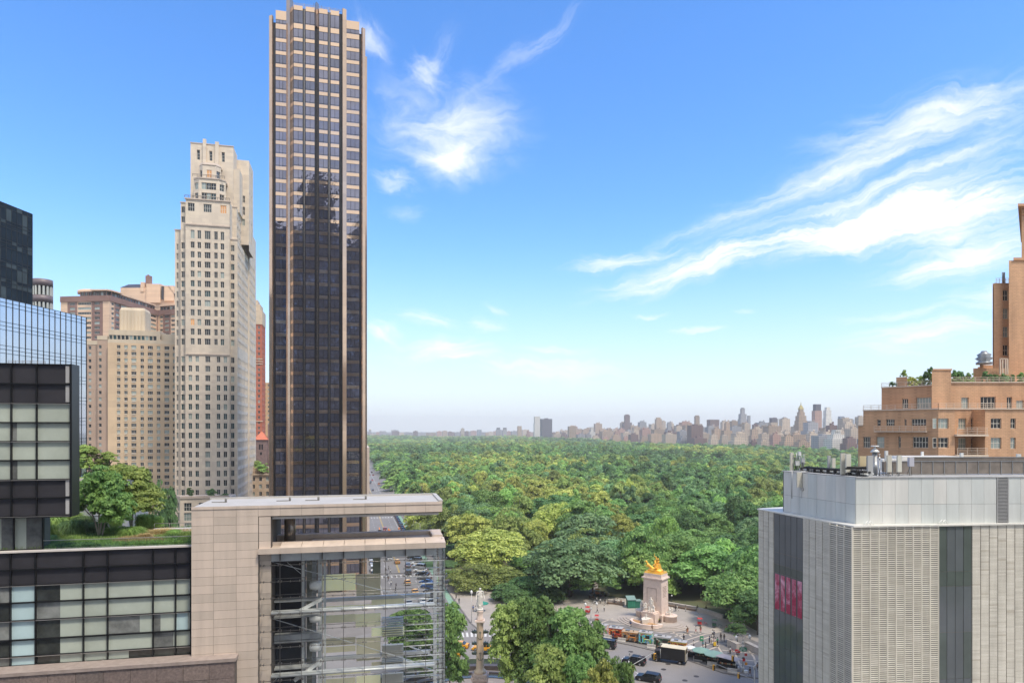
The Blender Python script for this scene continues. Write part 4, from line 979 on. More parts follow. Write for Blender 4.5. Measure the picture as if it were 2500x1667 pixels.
# roof equipment, each piece a thing of its own
ant_w = mat('antenna_cream', (.56,.54,.46), .45, var=.04); ant_g = mat('antenna_grey', (.42,.43,.43), .45, var=.04); ant_y = mat('antenna_yellow', (.60,.50,.30), .5, var=.04); galv = mat('galvanised', (.30,.31,.32), .4, .5, var=.15, scale=3); cable = mat('black_cable', (.02,.02,.02), .6, var=0)
def antenna(label, px, w_px, ytop, ybot, yoff, mt, depth=.16, pole=True, tilt=0, label_cat='antenna'):
    wp = LP if px < 2085 else RP; Yq = wp.t(px, yoff); s_ = Yq/FP; x = gx(px, Yq); zt_, zb_ = gz(ytop, Yq), gz(ybot, Yq); wd = w_px*s_; h = zt_-zb_
    r = empty('roof_antenna', label, 'antenna', (x, Yq, zp+.06), tilt, 'antennas and cabinets on the panelled roof')
    zb_ -= zp+.06; zt_ -= zp+.06
    m = MB(); c = min(.05, wd*.2); m.prism([(-wd/2,-depth/2+c),(-wd/2+c,-depth/2),(wd/2-c,-depth/2),(wd/2,-depth/2+c),(wd/2,depth/2),(-wd/2,depth/2)], zb_, zt_, 0); m.build('panel', mt, r)
    m = MB(); m.tube((0,depth/2+.14,min(0,zb_)), (0,depth/2+.14,zt_*.92), .04, n=8)
    for f_ in (.2,.8): zq_ = zb_+h*f_; m.box(-.05,.05,depth/2,depth/2+.14,zq_-.04,zq_+.04)
    m.bar((0,depth/2+.14,.6), (.5,.9,0), .03, .03); m.bar((0,depth/2+.14,.6), (-.5,.9,0), .03, .03)
    m.build('mount', galv, r)
    m = MB(); m.path([(.04,0,zb_),(.08,.1,zb_-.12),(.15,.2,max(.03,zb_-.3)),(.4,.5,.03)], .02, 5); m.path([(-.04,0,zb_),(-.1,.1,zb_-.1),(-.25,.3,.05)], .018, 5); m.build('cable', cable, r)
    return r
antenna('tall cream antenna panel at the far left roof corner', 1933, 8.5, 1104, 1149, 1.0, ant_w)
antenna('small grey box antenna above a second box, left of the cream pair', 2024, 7, 1112, 1145, 2.2, ant_g)
antenna('short cream antenna panel with a yellow top edge', 2035, 9, 1118, 1142, 2.4, ant_w)
antenna('left one of the two tallest cream antenna panels', 2058, 12.5, 1106, 1157, .7, ant_w)
antenna('right one of the two tallest cream antenna panels', 2071, 13, 1108, 1152, .9, mat('antenna_ivory', (.62,.61,.53), .45, var=.03))
antenna('yellowish flat antenna panel between two cream ones', 2106, 17, 1113, 1139, 1.4, ant_y)
antenna('wide cream antenna panel right of the yellowish one', 2124, 14.5, 1112, 1164, .4, ant_g)
antenna('cream antenna panel in front of a brown screen', 2171, 12, 1111, 1152, .6, ant_w)
antenna('pale antenna panel with steel brackets behind the cream one', 2164, 8, 1100, 1125, 3.0, steel_w)
antenna('cream antenna panel left of the white duct', 2195.5, 11.5, 1111, 1152, .6, mat('antenna_ivory', (.6,.6,.5), .4))
antenna('lilac grey cabinet on a thin frame', 2224, 13, 1116, 1138, 1.2, mat('lilac_grey', (.46,.46,.52), .5, var=.03), depth=.3)
antenna('small white antenna with a round bracket before the brick windows', 2252, 6, 1102, 1120, 6, steel_w)
antenna('white antenna panel in front of the brick balcony', 2348, 10, 1105, 1126, 7, steel_w, tilt=.3)
antenna('white antenna panel near the right picture edge', 2487, 10, 1108, 1130, 7, steel_w, tilt=-.2)
def cabinet(label, px, yoff, pw, zt_px, zb_px, mt, cat='cabinet'):
    wp = LP if px < 2085 else RP; Yq = wp.t(px, yoff); wd = pw*Yq/FP; r = empty('equipment_box', label, cat, (gx(px,Yq), Yq, zp+.06)); a, b = gz(zb_px,Yq)-zp-.06, gz(zt_px,Yq)-zp-.06
    m = MB(); m.box(-wd/2, wd/2, -.2, .2, a, b); m.box(-wd/2-.02, wd/2+.02, -.22, .22, b-.04, b+.01); m.build('box', mt, r)
    m = MB(); m.tube((0,.3,0),(0,.3,b), .04, n=6); m.box(-.06,.06,.1,.3,a+.1,a+.2); m.build('pole', galv, r); return r
cabinet('white radio box on the corner antenna pole', 1946, 1.5, 9, 1125, 1136, steel_w); cabinet('dark grey radio box at the corner mast', 1960, 1.6, 8, 1119, 1128, ant_g); cabinet('small white box high on the corner mast', 1951, 1.8, 5, 1102, 1112, steel_w)
cabinet('brown radio cabinet left of the cream panel', 2160, 1.5, 9, 1127, 1152, mat('brown_metal', (.20,.17,.145), .5)); cabinet('brown radio cabinet between two cream panels', 2183, 1.5, 12, 1128, 1142, mat('brown_metal', (.20,.17,.145), .5))
Yq = 78; cm = empty('antenna_mast', 'cluster of dark steel masts and crossbars at the left roof corner', 'mast', (gx(1954,80),80,zp+.06))
m = MB()
for dx, h_ in ((-.5,2.2),(-.15,1.9),(.1,2.3),(.35,2.0),(-.3,1.2),(.5,1.4)): m.tube((dx,rnd.uniform(-.2,.3),0),(dx,rnd.uniform(-.2,.3),h_),.045,n=6)
for zq_ in (.9,1.6,1.9): m.tube((-.9,0,zq_),(.7,.05,zq_+.03),.04,n=6)
m.build('pole', galv, cm); m = MB()
for k in range(7): a = rnd.uniform(-.7,.5); m.path([(a,.0,1.6),(a+rnd.uniform(-.15,.15),-.15,1.1),(a+rnd.uniform(-.2,.2),-.1,.5),(a,.0,.1)], .025, 5)
m.build('cable', cable, cm)
hb = empty('hanging_floodlight', 'cream box and floodlight hanging on cables over the roof edge', 'light', (LP.pt(LP.x(1957),-.35,0)[0]+cr[0], LP.pt(LP.x(1957),-.35,0)[1]+cr[1], zp))
m = MB(); m.box(-.28,.30,-.12,.12,-1.7,.05); m.build('housing', ant_w, hb); m = MB(); m.box(.05,.4,-.3,-.05,-2.05,-1.75); m.build('lamp', ant_g, hb)
m = MB(); m.path([(.6,0,.2),(.4,-.05,-.4),(.45,-.05,-1.2),(.4,-.1,-1.9),(.2,-.15,-2.1)],.03,5); m.path([(.7,0,.2),(.55,-.05,-.4),(.58,-.05,-1.2),(.5,-.1,-1.8)],.03,5); m.tube((-.85,0,.3),(-.85,0,-3.0),.05,n=6); m.tube((.35,.05,.2),(.35,.05,-3.0),.05,n=6); m.tube((-.9,0,.25),(2.6,.4,.12),.05,n=6); m.build('cable', galv, hb)
for lab, px, yo, h_, rr in (('steel vent pipe with a white cap left of the brick windows', 2136, 2.6, 2.9, .28),('thin steel pole beside the vent pipe', 2147, 1.4, 2.1, .07)):
    Yq = RP.t(px, yo); r = empty('vent_pipe', lab, 'pipe', (gx(px,Yq),Yq,zp+.06)); m = MB(); m.lathe(0,0,[(rr,0),(rr,h_*.5),(rr*.9,h_*.5),(rr*.9,h_*.92)],14); m.build('pipe', galv, r)
    m = MB(); m.lathe(0,0,[(rr*1.5,h_*.86),(rr*1.6,h_*.9),(rr*.6,h_)],14); m.lathe(0,0,[(rr*1.5,h_*1.08),(rr*1.4,h_*1.12)],14); m.tube((0,0,h_*.9),(0,0,h_*1.1),rr*.4); m.build('cap', steel_w, r)
sr = empty('roof_screen', 'long brown mesh screen around the rooftop plant', 'screen', (RP.P.x, RP.P.y, zp+.06), atan2(RP.D.y, RP.D.x))
smesh = mat('brown_mesh', (.20,.17,.145), .45, .2, var=.25, scale=.8)
x0_ = RP.x(2165, 2.6); x1_ = 36.0
m = MB(); m.box(x0_, x1_, 2.6, 2.66, .12, 1.5, 0); m.box(x0_+3.6, x1_, 3.4, 3.46, 1.0, 1.9, 0); m.build('mesh', smesh, sr)
m = MB(); x = x0_
while x < x1_: m.box(x-.03, x+.03, 2.54, 2.6, .0, 1.55, 0); x += 1.3
m.box(x0_, x1_, 2.52, 2.68, 1.5, 1.56, 0); m.box(x0_+3.6, x1_, 3.36, 3.5, 1.9, 1.95, 0); m.build('post_and_rail', galv, sr)
du = empty('white_duct', 'white sheet duct behind the roof screen', 'duct', (RP.P.x, RP.P.y, zp+.06), atan2(RP.D.y, RP.D.x))
m = MB(); a = RP.x(2200, 4); m.prism([(a,4),(a+7,4),(a+7,6.5),(a,6.5)], .9, 2.0, 0, scale_top=.94); m.box(a-2,a+1,4.2,5.6,.4,1.7,0); m.build('duct', mat('white_sheet', (.72,.70,.66), .4, var=.08), du)
pr = empty('pipe_run', 'bundle of white and black pipes lying along the left roof edge', 'pipes', (LP.P.x, LP.P.y, zp+.06), atan2(LP.D.y, LP.D.x))
m = MB()
for q, (yy_, zz_) in enumerate(((1.2,.25),(1.5,.45),(1.9,.3),(1.0,.55))): m.tube((1.5+q*.4,yy_,zz_),(11.5,yy_+.2,zz_),.09+.03*(q%2),n=8,m=q%2)
for q in range(9): xx = 2+q*1.05; m.box(xx-.08,xx+.08,.9,2.1,0,.5,1); 
for q in range(12): xx = 2+rnd.random()*9; m.path([(xx,1.3,.5),(xx+.2,1.1,.75),(xx+.45,.95,.3),(xx+.5,.8,.05)],.035,5,1)
m.build('pipe', [steel_w, cable], pr)
r2 = empty('pipe_run', 'tangle of dark cables and struts on the roof between the antennas', 'pipes', (gx(2095,70.6),70.6,zp+.06))
m = MB()
for q in range(16): xx = rnd.uniform(-.9,1.1); m.path([(xx,0,.9+rnd.random()*.2),(xx+rnd.uniform(-.3,.3),-.1,.55),(xx+rnd.uniform(-.4,.4),-.2,.05)],.035,5)
m.tube((-1.2,0,.95),(1.3,0,.95),.1); m.tube((-1.2,.3,.8),(1.3,.3,.8),.1); m.build('cable', cable, r2)

# ================================================================== orange brick stepped building, right
org = (63.1, 97.0); ob = empty('orange_brick_building', 'stepped orange brick apartment building with roof terraces and balconies', 'apartment building', (org[0], org[1], 0))
brick = mat('orange_brick', (.57,.345,.205), .9, var=.20, scale=.5, streak=True, seams=(.62,.24,.035,.78), bump=.25)
brick2 = mat('orange_brick_trim', (.54,.31,.18), .85, var=.1)
coping = mat('cream_coping', (.60,.50,.40), .7, var=.06); wfr = mat('cream_window_frame', (.62,.58,.50), .5, var=0)
OB = Bld(ob); WM = [wfr, g_dark, g_grey, g_blind, g_grey, g_warm]
def pw_face(P, Q, z0, z1, wins, m=0, depth=.22):
    wp = PW(P, Q, org); O, D = wp.L(); ops = []
    for (pa, pb, ya, yb, nv, nh) in wins:
        a, b = wp.x(pa), wp.x(pb); pm = (pa+pb)/2; zb_, za_ = wp.z(yb, pm), wp.z(ya, pm); ops.append((a, b, zb_, za_))
        window(OB.wins, O, D, a, b, zb_, za_, depth, pick(6,0,3,1,0), f=.075, nv=nv, nh=nh)
    OB.w.wall(O, D, wp.W, z0, z1, ops, m, depth); return wp
def prism_o(pts, z0, z1, m=0, **k): OB.w.prism([(p[0]-org[0], p[1]-org[1]) for p in pts], z0, z1, m, **k)
e2 = lambda s, b=(63.1,97.0): (b[0]-.615*s, b[1]+.79*s)
A0 = e2(11.5); A1 = (63.1,97.0)
rowC = [(2107,2125,3,1),(2140,2159,3,1),(2193,2199,0,1),(2228,2266,4,1)]
zCt = gz(1039, 106); zBt = gz(1002, 104); zAt = gz(944, 103)
WN = []
for ya, yb in ((1066,1093),(1116,1143),(1166,1193)):
    WN += [(a, b, ya, yb, nv, nh) for a, b, nv, nh in rowC]
B0 = e2(10.7)
pw_face(A0, A1, 8, zCt, WN)
pw_face(B0, A1, zCt, zBt, [(2141,2150,1024,1041,0,1),(2163,2184,1023,1041,3,1),(2208,2213,1023,1041,0,1),(2225,2261,1022,1046,4,1)])
Y0 = 97.0; P_ = lambda px, Y=Y0: (gx(px, Y), Y)
wl_ = []
for ya, yb in ((1021,1046),(1068,1093),(1116,1143),(1166,1193)): wl_ += [(2279,2316,ya,yb,3,1)]
xr1 = P_(2331); xr2 = P_(2405)
pw_face(A1, xr1, 8, zBt, wl_)
wl_ = []
for ya, yb in ((1021,1046),(1068,1095),(1116,1143),(1166,1193)): wl_ += [(2419,2445,ya,yb,2,1),(2467,2480,ya,yb,1,1),(2508,2530,ya,yb,2,1)]
pw_face(xr2, (92,97), 8, zBt, wl_)
Yr_ = 99.6; wl_ = []
for ya, yb in ((1021,1047),(1069,1097),(1117,1145),(1166,1193)): wl_ += [(2340,2359,ya,yb,2,1),(2371,2386,ya,yb+3,1,1)]
pw_face((xr1[0],Yr_), (xr2[0],Yr_), 8, zBt, wl_)
OB.w.face([(xr1[0]-org[0],0,8),(xr1[0]-org[0],Yr_-97,8),(xr1[0]-org[0],Yr_-97,zBt),(xr1[0]-org[0],0,zBt)], 0); OB.w.face([(xr2[0]-org[0],Yr_-97,8),(xr2[0]-org[0],0,8),(xr2[0]-org[0],0,zBt),(xr2[0]-org[0],Yr_-97,zBt)], 0)
prism_o([B0, A1, xr1, (xr1[0],Yr_), (xr2[0],Yr_), xr2, (92,97), (92,124), (68,124)], zBt-.02, zBt, 1)
prism_o([A0, B0, (62,112), (60,112)], zCt-.02, zCt+.0, 1)
pw_face((66.5,125), A0, 8, zCt, []); pw_face((67,125), B0, zCt, zBt, [])
# level A
L0 = e2(8.1, (64.7,99.5)); L1 = (64.7,99.5)
pw_face(L0, L1, zBt, zAt, [(2202,2217,973,997,2,1),(2237,2273,970,997,4,1)])
pw_face(L1, (92,99.5), zBt, zAt+.4, [(2308,2320,971,998,1,1),(2347,2365,970,998,2,1),(2394,2431,968,1000,3,1),(2458,2471,969,1000,1,1),(2481,2500,977,1000,1,0),(2516,2540,969,1000,2,1)])
pw_face((68.5,121), L0, zBt, zAt, [])
prism_o([L0, L1, (92,99.5), (92,124), (68.5,121)], zAt-.02, zAt, 1)
prism_o([(gx(2275,98.8),98.8),(gx(2322,98.8),98.8),(gx(2322,98.8),101.5),(gx(2279,101.5),101.5)], zBt, gz(905, 99.5), 0)
prism_o([(gx(2277,98.9)-.1,98.7),(gx(2322,98.8)+.1,98.7),(gx(2322,98.8)+.1,101.6),(gx(2279,101.5),101.6)], gz(905, 99.5), gz(903, 99.5)+.1, 1)
prism_o([P_(2188,105),P_(2215,103.5),P_(2215,106),P_(2190,107.5)], zAt, gz(920, 104), 0)
prism_o([P_(2376,104),P_(2472,104),(gx(2472,104),109),(gx(2380,109),109)], zAt, gz(899,104), 0); prism_o([P_(2392,104.5),P_(2425,104.5),(gx(2425,104.5),108),(gx(2394,108),108)], gz(899,104), gz(890,104), 1)
# tower
Yt = 110; XR = 118.0
def tier(px, Y, z0, z1, mi=0): prism_o([(gx(px,Y)+.01,Y+(.35 if mi == 0 and px == 2427 else .01)),(XR,Y+(.35 if mi == 0 and px == 2427 else .01)),(XR,130),(gx(px,130)+.6,130)], z0, z1, mi)
tier(2427, Yt, zAt, gz(691,Yt)-.01); Y2_ = 108.5
pw_face((gx(2427,Yt),Yt), (gx(2466,Yt),Yt), zAt, gz(691,Yt), [(2448.5,2461.5,708+44.7*k,734+44.7*k,1,1) for k in range(6)])
tier(2463, Y2_, zAt, gz(636,Y2_)); tier(2474, Y2_-.2, gz(636,Y2_), gz(634,Y2_)+.3, 1); tier(2494, 110, gz(636,Y2_), gz(503,109)); tier(2485, 109, gz(503,109), gz(497,109), 1); tier(2493, 109.8, gz(525,110), gz(523,110), 1)
OB.done([brick, brick2], WM)
# copings, rails, balconies
def rail(P, Q, z_, h=1.05, n=3, bars=4, name='railing', off=.0, mt=None, w_=.05):
    P = Vector((P[0]-org[0],P[1]-org[1],z_)); Q = Vector((Q[0]-org[0],Q[1]-org[1],z_)); m = MB()
    for k in range(bars): dz = Vector((0,0,h*(k+1)/bars)); m.bar(P+dz, Q+dz, w_, w_)
    for k in range(n+1): q = P+(Q-P)*k/n; m.bar(q, q+Vector((0,0,h)), w_, w_)
    return m.build(name, mt or coping, ob)
m = MB()
def cop(P, Q, z_, t=.35, h=.18):
    P = Vector((P[0]-org[0],P[1]-org[1],z_)); Q = Vector((Q[0]-org[0],Q[1]-org[1],z_)); m.bar(P, Q, t, h)
cop(B0, A1, zBt+.05); cop(A1, P_(2540), zBt+.05); cop(L0, L1, zAt+.05); cop(L1, (92,99.5), zAt+.45); cop(A0, B0, zCt+.05)
m.build('coping', coping, ob)
rail(B0, A1, zBt+.1, .75, 9, 3); rail(A1, P_(2560), zBt+.1, .75, 14, 3); rail(L0, (gx(2274,100),100.2), zAt+.1, .7, 6, 3); rail((gx(2322,99.3),99.3), (92,99.3), zAt+.5, .7, 14, 3)
m = MB(); wp = PW(A0, A1, org); a, b = wp.x(2140), wp.x(2266); wp.box(m, a, b, -.9, 0, wp.z(1052,2200)-.15, wp.z(1052,2200), 0)
m.build('balcony_slab', coping, ob); zq_ = wp.z(1052,2200)
q0, q1 = wp.pt(a,-.85,0), wp.pt(b,-.85,0); rail((q0[0]+org[0],q0[1]+org[1]), (q1[0]+org[0],q1[1]+org[1]), zq_, .75, 8, 3)
for py in (1060, 1110, 1160):
    zq_ = gz(py, 96.6); m = MB(); m.box(xr1[0]-org[0]-.1, xr2[0]-org[0]+.1, -.6, 2.6, zq_-.28, zq_, 0); m.build('balcony_slab', coping, ob)
    rail((xr1[0]+.05,96.5), (xr2[0]-.05,96.5), zq_, 1.0, 3, 4)
rail(P_(2432,109.8), P_(2463,109.8), gz(691,109.8), .8, 4, 3)
m = MB(); x = gx(2408,103)-org[0]; z_ = gz(890,104)
m.lathe(x, 6+.5, [(1.1,z_),(1.1,z_+.3),(.7,z_+.5),(1.2,z_+.9),(.8,z_+1.2),(1.0,z_+1.5),(.5,z_+1.8),(.35,z_+2.1)], 14, 0); m.build('roof_turbine', galv, ob)
m = MB()
for k, px in enumerate((2431,2437,2444,2449)):
    x = gx(px,104)-org[0]; m.box(x-.08, x+.08, 6, 6.16, gz(915,104), gz(877,104), 0)
m.box(gx(2430,104)-org[0], gx(2450,104)-org[0], 6, 6.2, gz(878,104), gz(876,104), 0); m.build('trellis', coping, ob)
for px in (2448, 2452): m = MB(); x = gx(px,112)-org[0]; m.tube((x,15,gz(691,112)),(x,15,gz(665,112)),.12); m.build('flue', galv, ob)
# ================================================================== ground, roads, plaza
def struct(name, mb, m, loc=None): o = mb.build(name, m, None, loc); o['kind'] = 'structure'; return o
def poly(m, pts, z, mi=0): m.face([(p[0], p[1], z) for p in pts], mi)
earth = mat('park_earth', (.05,.065,.028), .95, var=.45, scale=.06, col2=(.10,.085,.05))
pave = mat('city_paving', (.27,.245,.225), .85, var=.15, scale=.15, seams=(1.5,1.5,.03,.75))
asph = mat('asphalt', (.235,.22,.21), .85, var=.13, scale=.09, bump=.05)
asph2 = mat('avenue_asphalt', (.21,.20,.195), .85, var=.12, scale=.1)
tanp = mat('plaza_tan_paving', (.35,.315,.28), .85, var=.10, scale=.25)
hexp = mat('plaza_grey_pavers', (.20,.188,.18), .85, var=.12, scale=.4)
bandp = mat('plaza_cream_band', (.46,.40,.33), .8, var=.08)
white_l = mat('road_white', (.60,.59,.56), .7, var=.2, scale=2); yel_l = mat('road_yellow', (.62,.42,.06), .7, var=.15); green_l = mat('bike_lane_green', (.22,.36,.27), .8, var=.15, scale=.5)
kerb_m = mat('kerb_stone', (.19,.175,.165), .8, var=.2, scale=1); kerb_l = mat('kerb_pale', (.36,.33,.30), .8, var=.2, scale=1)
m = MB(); N_ = 16; G = 9000
m.face([(-G,-600,0),(G,-600,0),(G,2*G,0),(-G,2*G,0)]); struct('ground', m, earth)
C0 = (-5.75, 118.0)
ux, uy = -sin(R(14.0)), cos(R(14.0))
def cpw(s, d):                                     # s metres along the avenue from its park-side kerb at Y=209, d metres to the west
    return (-21.3+ux*s-uy*d, 209+uy*s+ux*d)
AW = 23.0
m = MB(); poly(m, [(-700,-300),(150,-300),(150,60),(95,130),(60,150),cpw(-40,-4),cpw(0,0),cpw(1500,0),cpw(1500,900),(-1200,800)], .004); struct('city_pavement', m, pave)
m = MB(); poly(m, [cpw(-30,-1.5),cpw(0,0),cpw(1500,0),cpw(1500,AW),cpw(-60,AW)], .008); struct('avenue_road', m, asph2)
m = MB(); n = 96; poly(m, [(C0[0]+52.5*cos(2*pi*k/n), C0[1]+52.5*sin(2*pi*k/n)) for k in range(n)], .012)
m.face([(C0[0],C0[1]+5,.0125),(100,80,.0125),(100,122,.0125),(75,125,.0125),(45,133,.0125)]); struct('circle_road', m, asph)
KP = [(-21.3,209),(-10.5,169.5),(-8.2,164.0),(-3,161),(8,160),(16,158.6),(22,156.2),(27.5,152.6),(31.9,149),(37.6,143.4),(41,138.9),(43.5,135.1),(48.1,132.7),(60,129),(75,126.5)]
back = [(100,140),(74,150),(62,156),(60,168),(53,179),(45,190),(32,195.5),(14,199),(3,203),cpw(6,-9.5)]
zp_ = .14
m = MB(); pts = KP+back; poly(m, pts, zp_, 0)
for a, b in zip(pts, pts[1:]+pts[:1]): m.face([(a[0],a[1],0),(b[0],b[1],0),(b[0],b[1],zp_),(a[0],a[1],zp_)], 1)
struct('plaza', m, [tanp, kerb_m])
m = MB(); poly(m, [cpw(0,0),cpw(1500,0),cpw(1500,-7),cpw(6,-7)], .13, 0); a, b = cpw(0,0), cpw(1500,0); m.face([(a[0],a[1],0),(b[0],b[1],0),(b[0],b[1],.13),(a[0],a[1],.13)], 1); struct('park_sidewalk', m, [hexp, kerb_m])
m = MB(); a = [cpw(-25,AW),cpw(1500,AW),cpw(1500,AW+5.5),cpw(-25,AW+5.5)]; poly(m, a, .13, 0); m.face([(a[0][0],a[0][1],.13),(a[1][0],a[1][1],.13),(a[1][0],a[1][1],0),(a[0][0],a[0][1],0)], 1); struct('far_sidewalk', m, [pave, kerb_m])
# dark kerb edge and grey pavers
def offset(p, q, d): v = Vector((q[0]-p[0], q[1]-p[1])).normalized(); return Vector((-v.y*d, v.x*d))
def stripe(m, p, q, w_, z, mi=0):
    o = offset(p, q, w_/2); poly(m, [(p[0]-o.x,p[1]-o.y),(q[0]-o.x,q[1]-o.y),(q[0]+o.x,q[1]+o.y),(p[0]+o.x,p[1]+o.y)], z, mi)
m = MB()
for a, b in zip(KP, KP[1:]): stripe(m, a, b, .34, zp_+.004, 0)
struct('kerb', m, kerb_m)
Z4 = lambda x, y: (1400+x/4.652, 1330+y/4.652)
def g4(x, y, z=zp_): p = gnd(*Z4(x, y), z); return (p.x, p.y)
m = MB(); poly(m, [KP[5],KP[6],KP[7],KP[8],KP[9],KP[10],KP[11],KP[12],KP[13],KP[14],(100,140),(74,150)]+[g4(2090,1100),g4(1780,960),g4(1500,1000),g4(1250,960),g4(1000,1000),g4(620,900),g4(330,835),g4(180,830)], zp_+.003); struct('grey_pavers', m, hexp)
m = MB()
for pl in ([(1095,960),(1245,1060)],[(1150,1035),(1420,985)],[(1290,1075),(1500,1010),(1780,960)],[(1300,1130),(1600,1020)],[(1270,975),(1340,1035)],[(1390,980),(1450,1005)],[(1580,1060),(1700,1240)],[(1830,1220),(1910,1390)],[(1960,1150),(2050,1270),(2095,1430)],[(1380,1180),(1640,1085)],[(1600,1110),(2100,1150)],[(1690,1190),(2100,1235)],[(1850,1290),(2110,1320)],[(1500,1200),(1660,1140)],[(330,835),(620,868)],[(300,890),(640,900)],[(450,830),(290,890)],[(1900,1350),(2110,1385)],[(1100,1000),(1400,1010)]):
    for p, q in zip(pl, pl[1:]): stripe(m, g4(*p), g4(*q), .42, zp_+.008)
struct('paving_bands', m, bandp)
# markings
m = MB()
for s in range(0, 1300, 9):
    for d in (8.2, 17.0): stripe(m, cpw(s, d), cpw(s+3, d), .14, .014)
for d in (5.2, 19.9): stripe(m, cpw(-20, d), cpw(1300, d), .12, .014)
for s in (18, 112, 118+55, 260, 345, 430, 515, 600, 700, 800):
    for k in range(14): stripe(m, cpw(s, 1.2+k*1.6), cpw(s+3.2, 1.2+k*1.6), .6, .014)
for k in range(16):                               # crossings round the circle
    a = R(100-k*1.5); stripe(m, (C0[0]+41*cos(a),C0[1]+41*sin(a)), (C0[0]+44.5*cos(a),C0[1]+44.5*sin(a)), .55, .0165)
for k in range(0, 100, 3):
    for r_ in (36.0,): a, b = R(k*1.6-30), R(k*1.6-28); stripe(m, (C0[0]+r_*cos(a),C0[1]+r_*sin(a)), (C0[0]+r_*cos(b),C0[1]+r_*sin(b)), .14, .0165)
for k in range(12):
    a = R(60-k*1.3); stripe(m, (C0[0]+24*cos(a),C0[1]+24*sin(a)), (C0[0]+27*cos(a),C0[1]+27*sin(a)), .5, .0165)
struct('road_markings', m, white_l)
m = MB()
for d in (12.4, 12.75): stripe(m, cpw(25, d), cpw(1300, d), .14, .018)
struct('centre_line', m, yel_l)
m = MB(); stripe(m, cpw(-38, .9), cpw(230, 1.2), 1.7, .016); struct('bike_lane', m, green_l)
pth = mat('park_path', (.30,.27,.24), .9, var=.2, scale=.3)
m = MB(); P = lambda a, b: tuple(gnd(a, b)[:2]); poly(m, [(10,197),(24,196.5),P(1462,1430),P(1445,1405),P(1400,1390),P(1385,1396),P(1425,1420)], .02); poly(m, [P(1240,1405),P(1300,1420),P(1345,1450),P(1310,1475),P(1280,1440)], .024); struct('park_path', m, pth)
m = MB(); poly(m, [P(1290,1405),P(1320,1402),P(1345,1415),P(1300,1420)], .012); struct('lawn', m, mat('lawn_green', (.12,.24,.03), .9, var=.2, scale=.4))

# ------------------------------------------------------------------ circle centre: rings, paving, column
def ring(m, r0, r1, z0, z1, n=96, mi=0, a0=0, a1=2*pi):
    for k in range(n):
        a, b = a0+(a1-a0)*k/n, a0+(a1-a0)*(k+1)/n
        p = lambda r, t, z: (C0[0]+r*cos(t), C0[1]+r*sin(t), z)
        m.face([p(r0,a,z1),p(r1,a,z1),p(r1,b,z1),p(r0,b,z1)], mi); m.face([p(r1,a,z0),p(r1,b,z0),p(r1,b,z1),p(r1,a,z1)], mi); m.face([p(r0,b,z0),p(r0,a,z0),p(r0,a,z1),p(r0,b,z1)], mi)
dgran = mat('dark_granite', (.075,.06,.055), .45, var=.3, scale=2)
m = MB(); ring(m, .3, 14.2, 0, .10, mi=0); struct('circle_paving', m, mat('circle_paving', (.28,.24,.21), .8, var=.1, seams=(1.2,1.2,.03,.8)))
m = MB(); ring(m, 20.1, 24.6, 0, .35); struct('planting_bed', m, mat('bed_soil', (.03,.045,.02), .95, var=.4, scale=.6))
for lab, r0, r1, h in (('outer dark granite ring bench around the circle', 18.6, 20.0, .95),('inner dark granite ring ledge around the circle', 16.2, 16.8, .55),('low pale kerb ring at the outer edge of the circle', 24.7, 25.0, .4)):
    m = MB(); ring(m, r0, r1, 0, h); o = m.build('ring_bench', dgran if h > .5 else kerb_l); tag(o, lab, 'bench')
m = MB(); ring(m, 14.3, 16.1, 0, .22); struct('fountain_water', m, mat('fountain_water', (.05,.06,.06), .08, var=.3, scale=1))
pinkst = mat('pink_granite', (.70,.565,.49), .7, var=.10, scale=1.2, bump=.05); palest = mat('statue_marble', (.72,.68,.62), .65, var=.12, scale=3)
amber = mat('column_granite', (.78,.60,.44), .55, var=.08, scale=1.0); bronz = mat('green_bronze', (.10,.13,.11), .5, .3, var=.2)
col = empty('monument_column', 'tall pink granite column with anchors and bronze ship prows carrying a marble statue', 'monument', (C0[0], C0[1], .1))
ZC = lambda py: gz(py, C0[1])-.1
def sq(m, hw, z0, z1, top=1.0, mi=0): m.prism([(-hw,-hw),(hw,-hw),(hw,hw),(-hw,hw)], z0, z1, mi, scale_top=top, c=(0,0))
m = MB(); sq(m, 4.2, 0, .35); sq(m, 3.4, .35, .7); sq(m, 2.4, .7, 1.1); m.build('step', pinkst, col)
m = MB(); sq(m, 1.35, 1.1, ZC(1660)); sq(m, 1.25, ZC(1660), ZC(1655)); sq(m, 1.5, ZC(1655), ZC(1650)); sq(m, 1.2, ZC(1650), ZC(1641))
for k in range(-3, 4):
    for ax in (0, 1):
        for s_ in (-1, 1):
            cx_, cy_ = (k*.42, s_*1.42) if ax == 0 else (s_*1.42, k*.42); m.box(cx_-.11, cx_+.11, cy_-.11, cy_+.11, ZC(1650), ZC(1647))
m.build('pedestal', pinkst, col)
m = MB(); m.lathe(0,0,[(1.05,ZC(1641)),(1.12,ZC(1637)),(.95,ZC(1634)),(.74,ZC(1630)),(.70,ZC(1624)),(.66,ZC(1580)),(.60,ZC(1524)),(.66,ZC(1522)),(.62,ZC(1519)),(.80,ZC(1516))], 28); m.build('shaft', amber, col)
m = MB(); sq(m, .86, ZC(1516), ZC(1512)); m.lathe(0,0,[(.66,ZC(1512)),(.70,ZC(1509)),(.56,ZC(1506)),(.54,ZC(1494)),(.62,ZC(1491)),(.60,ZC(1488))], 24); m.build('capital', pinkst, col)
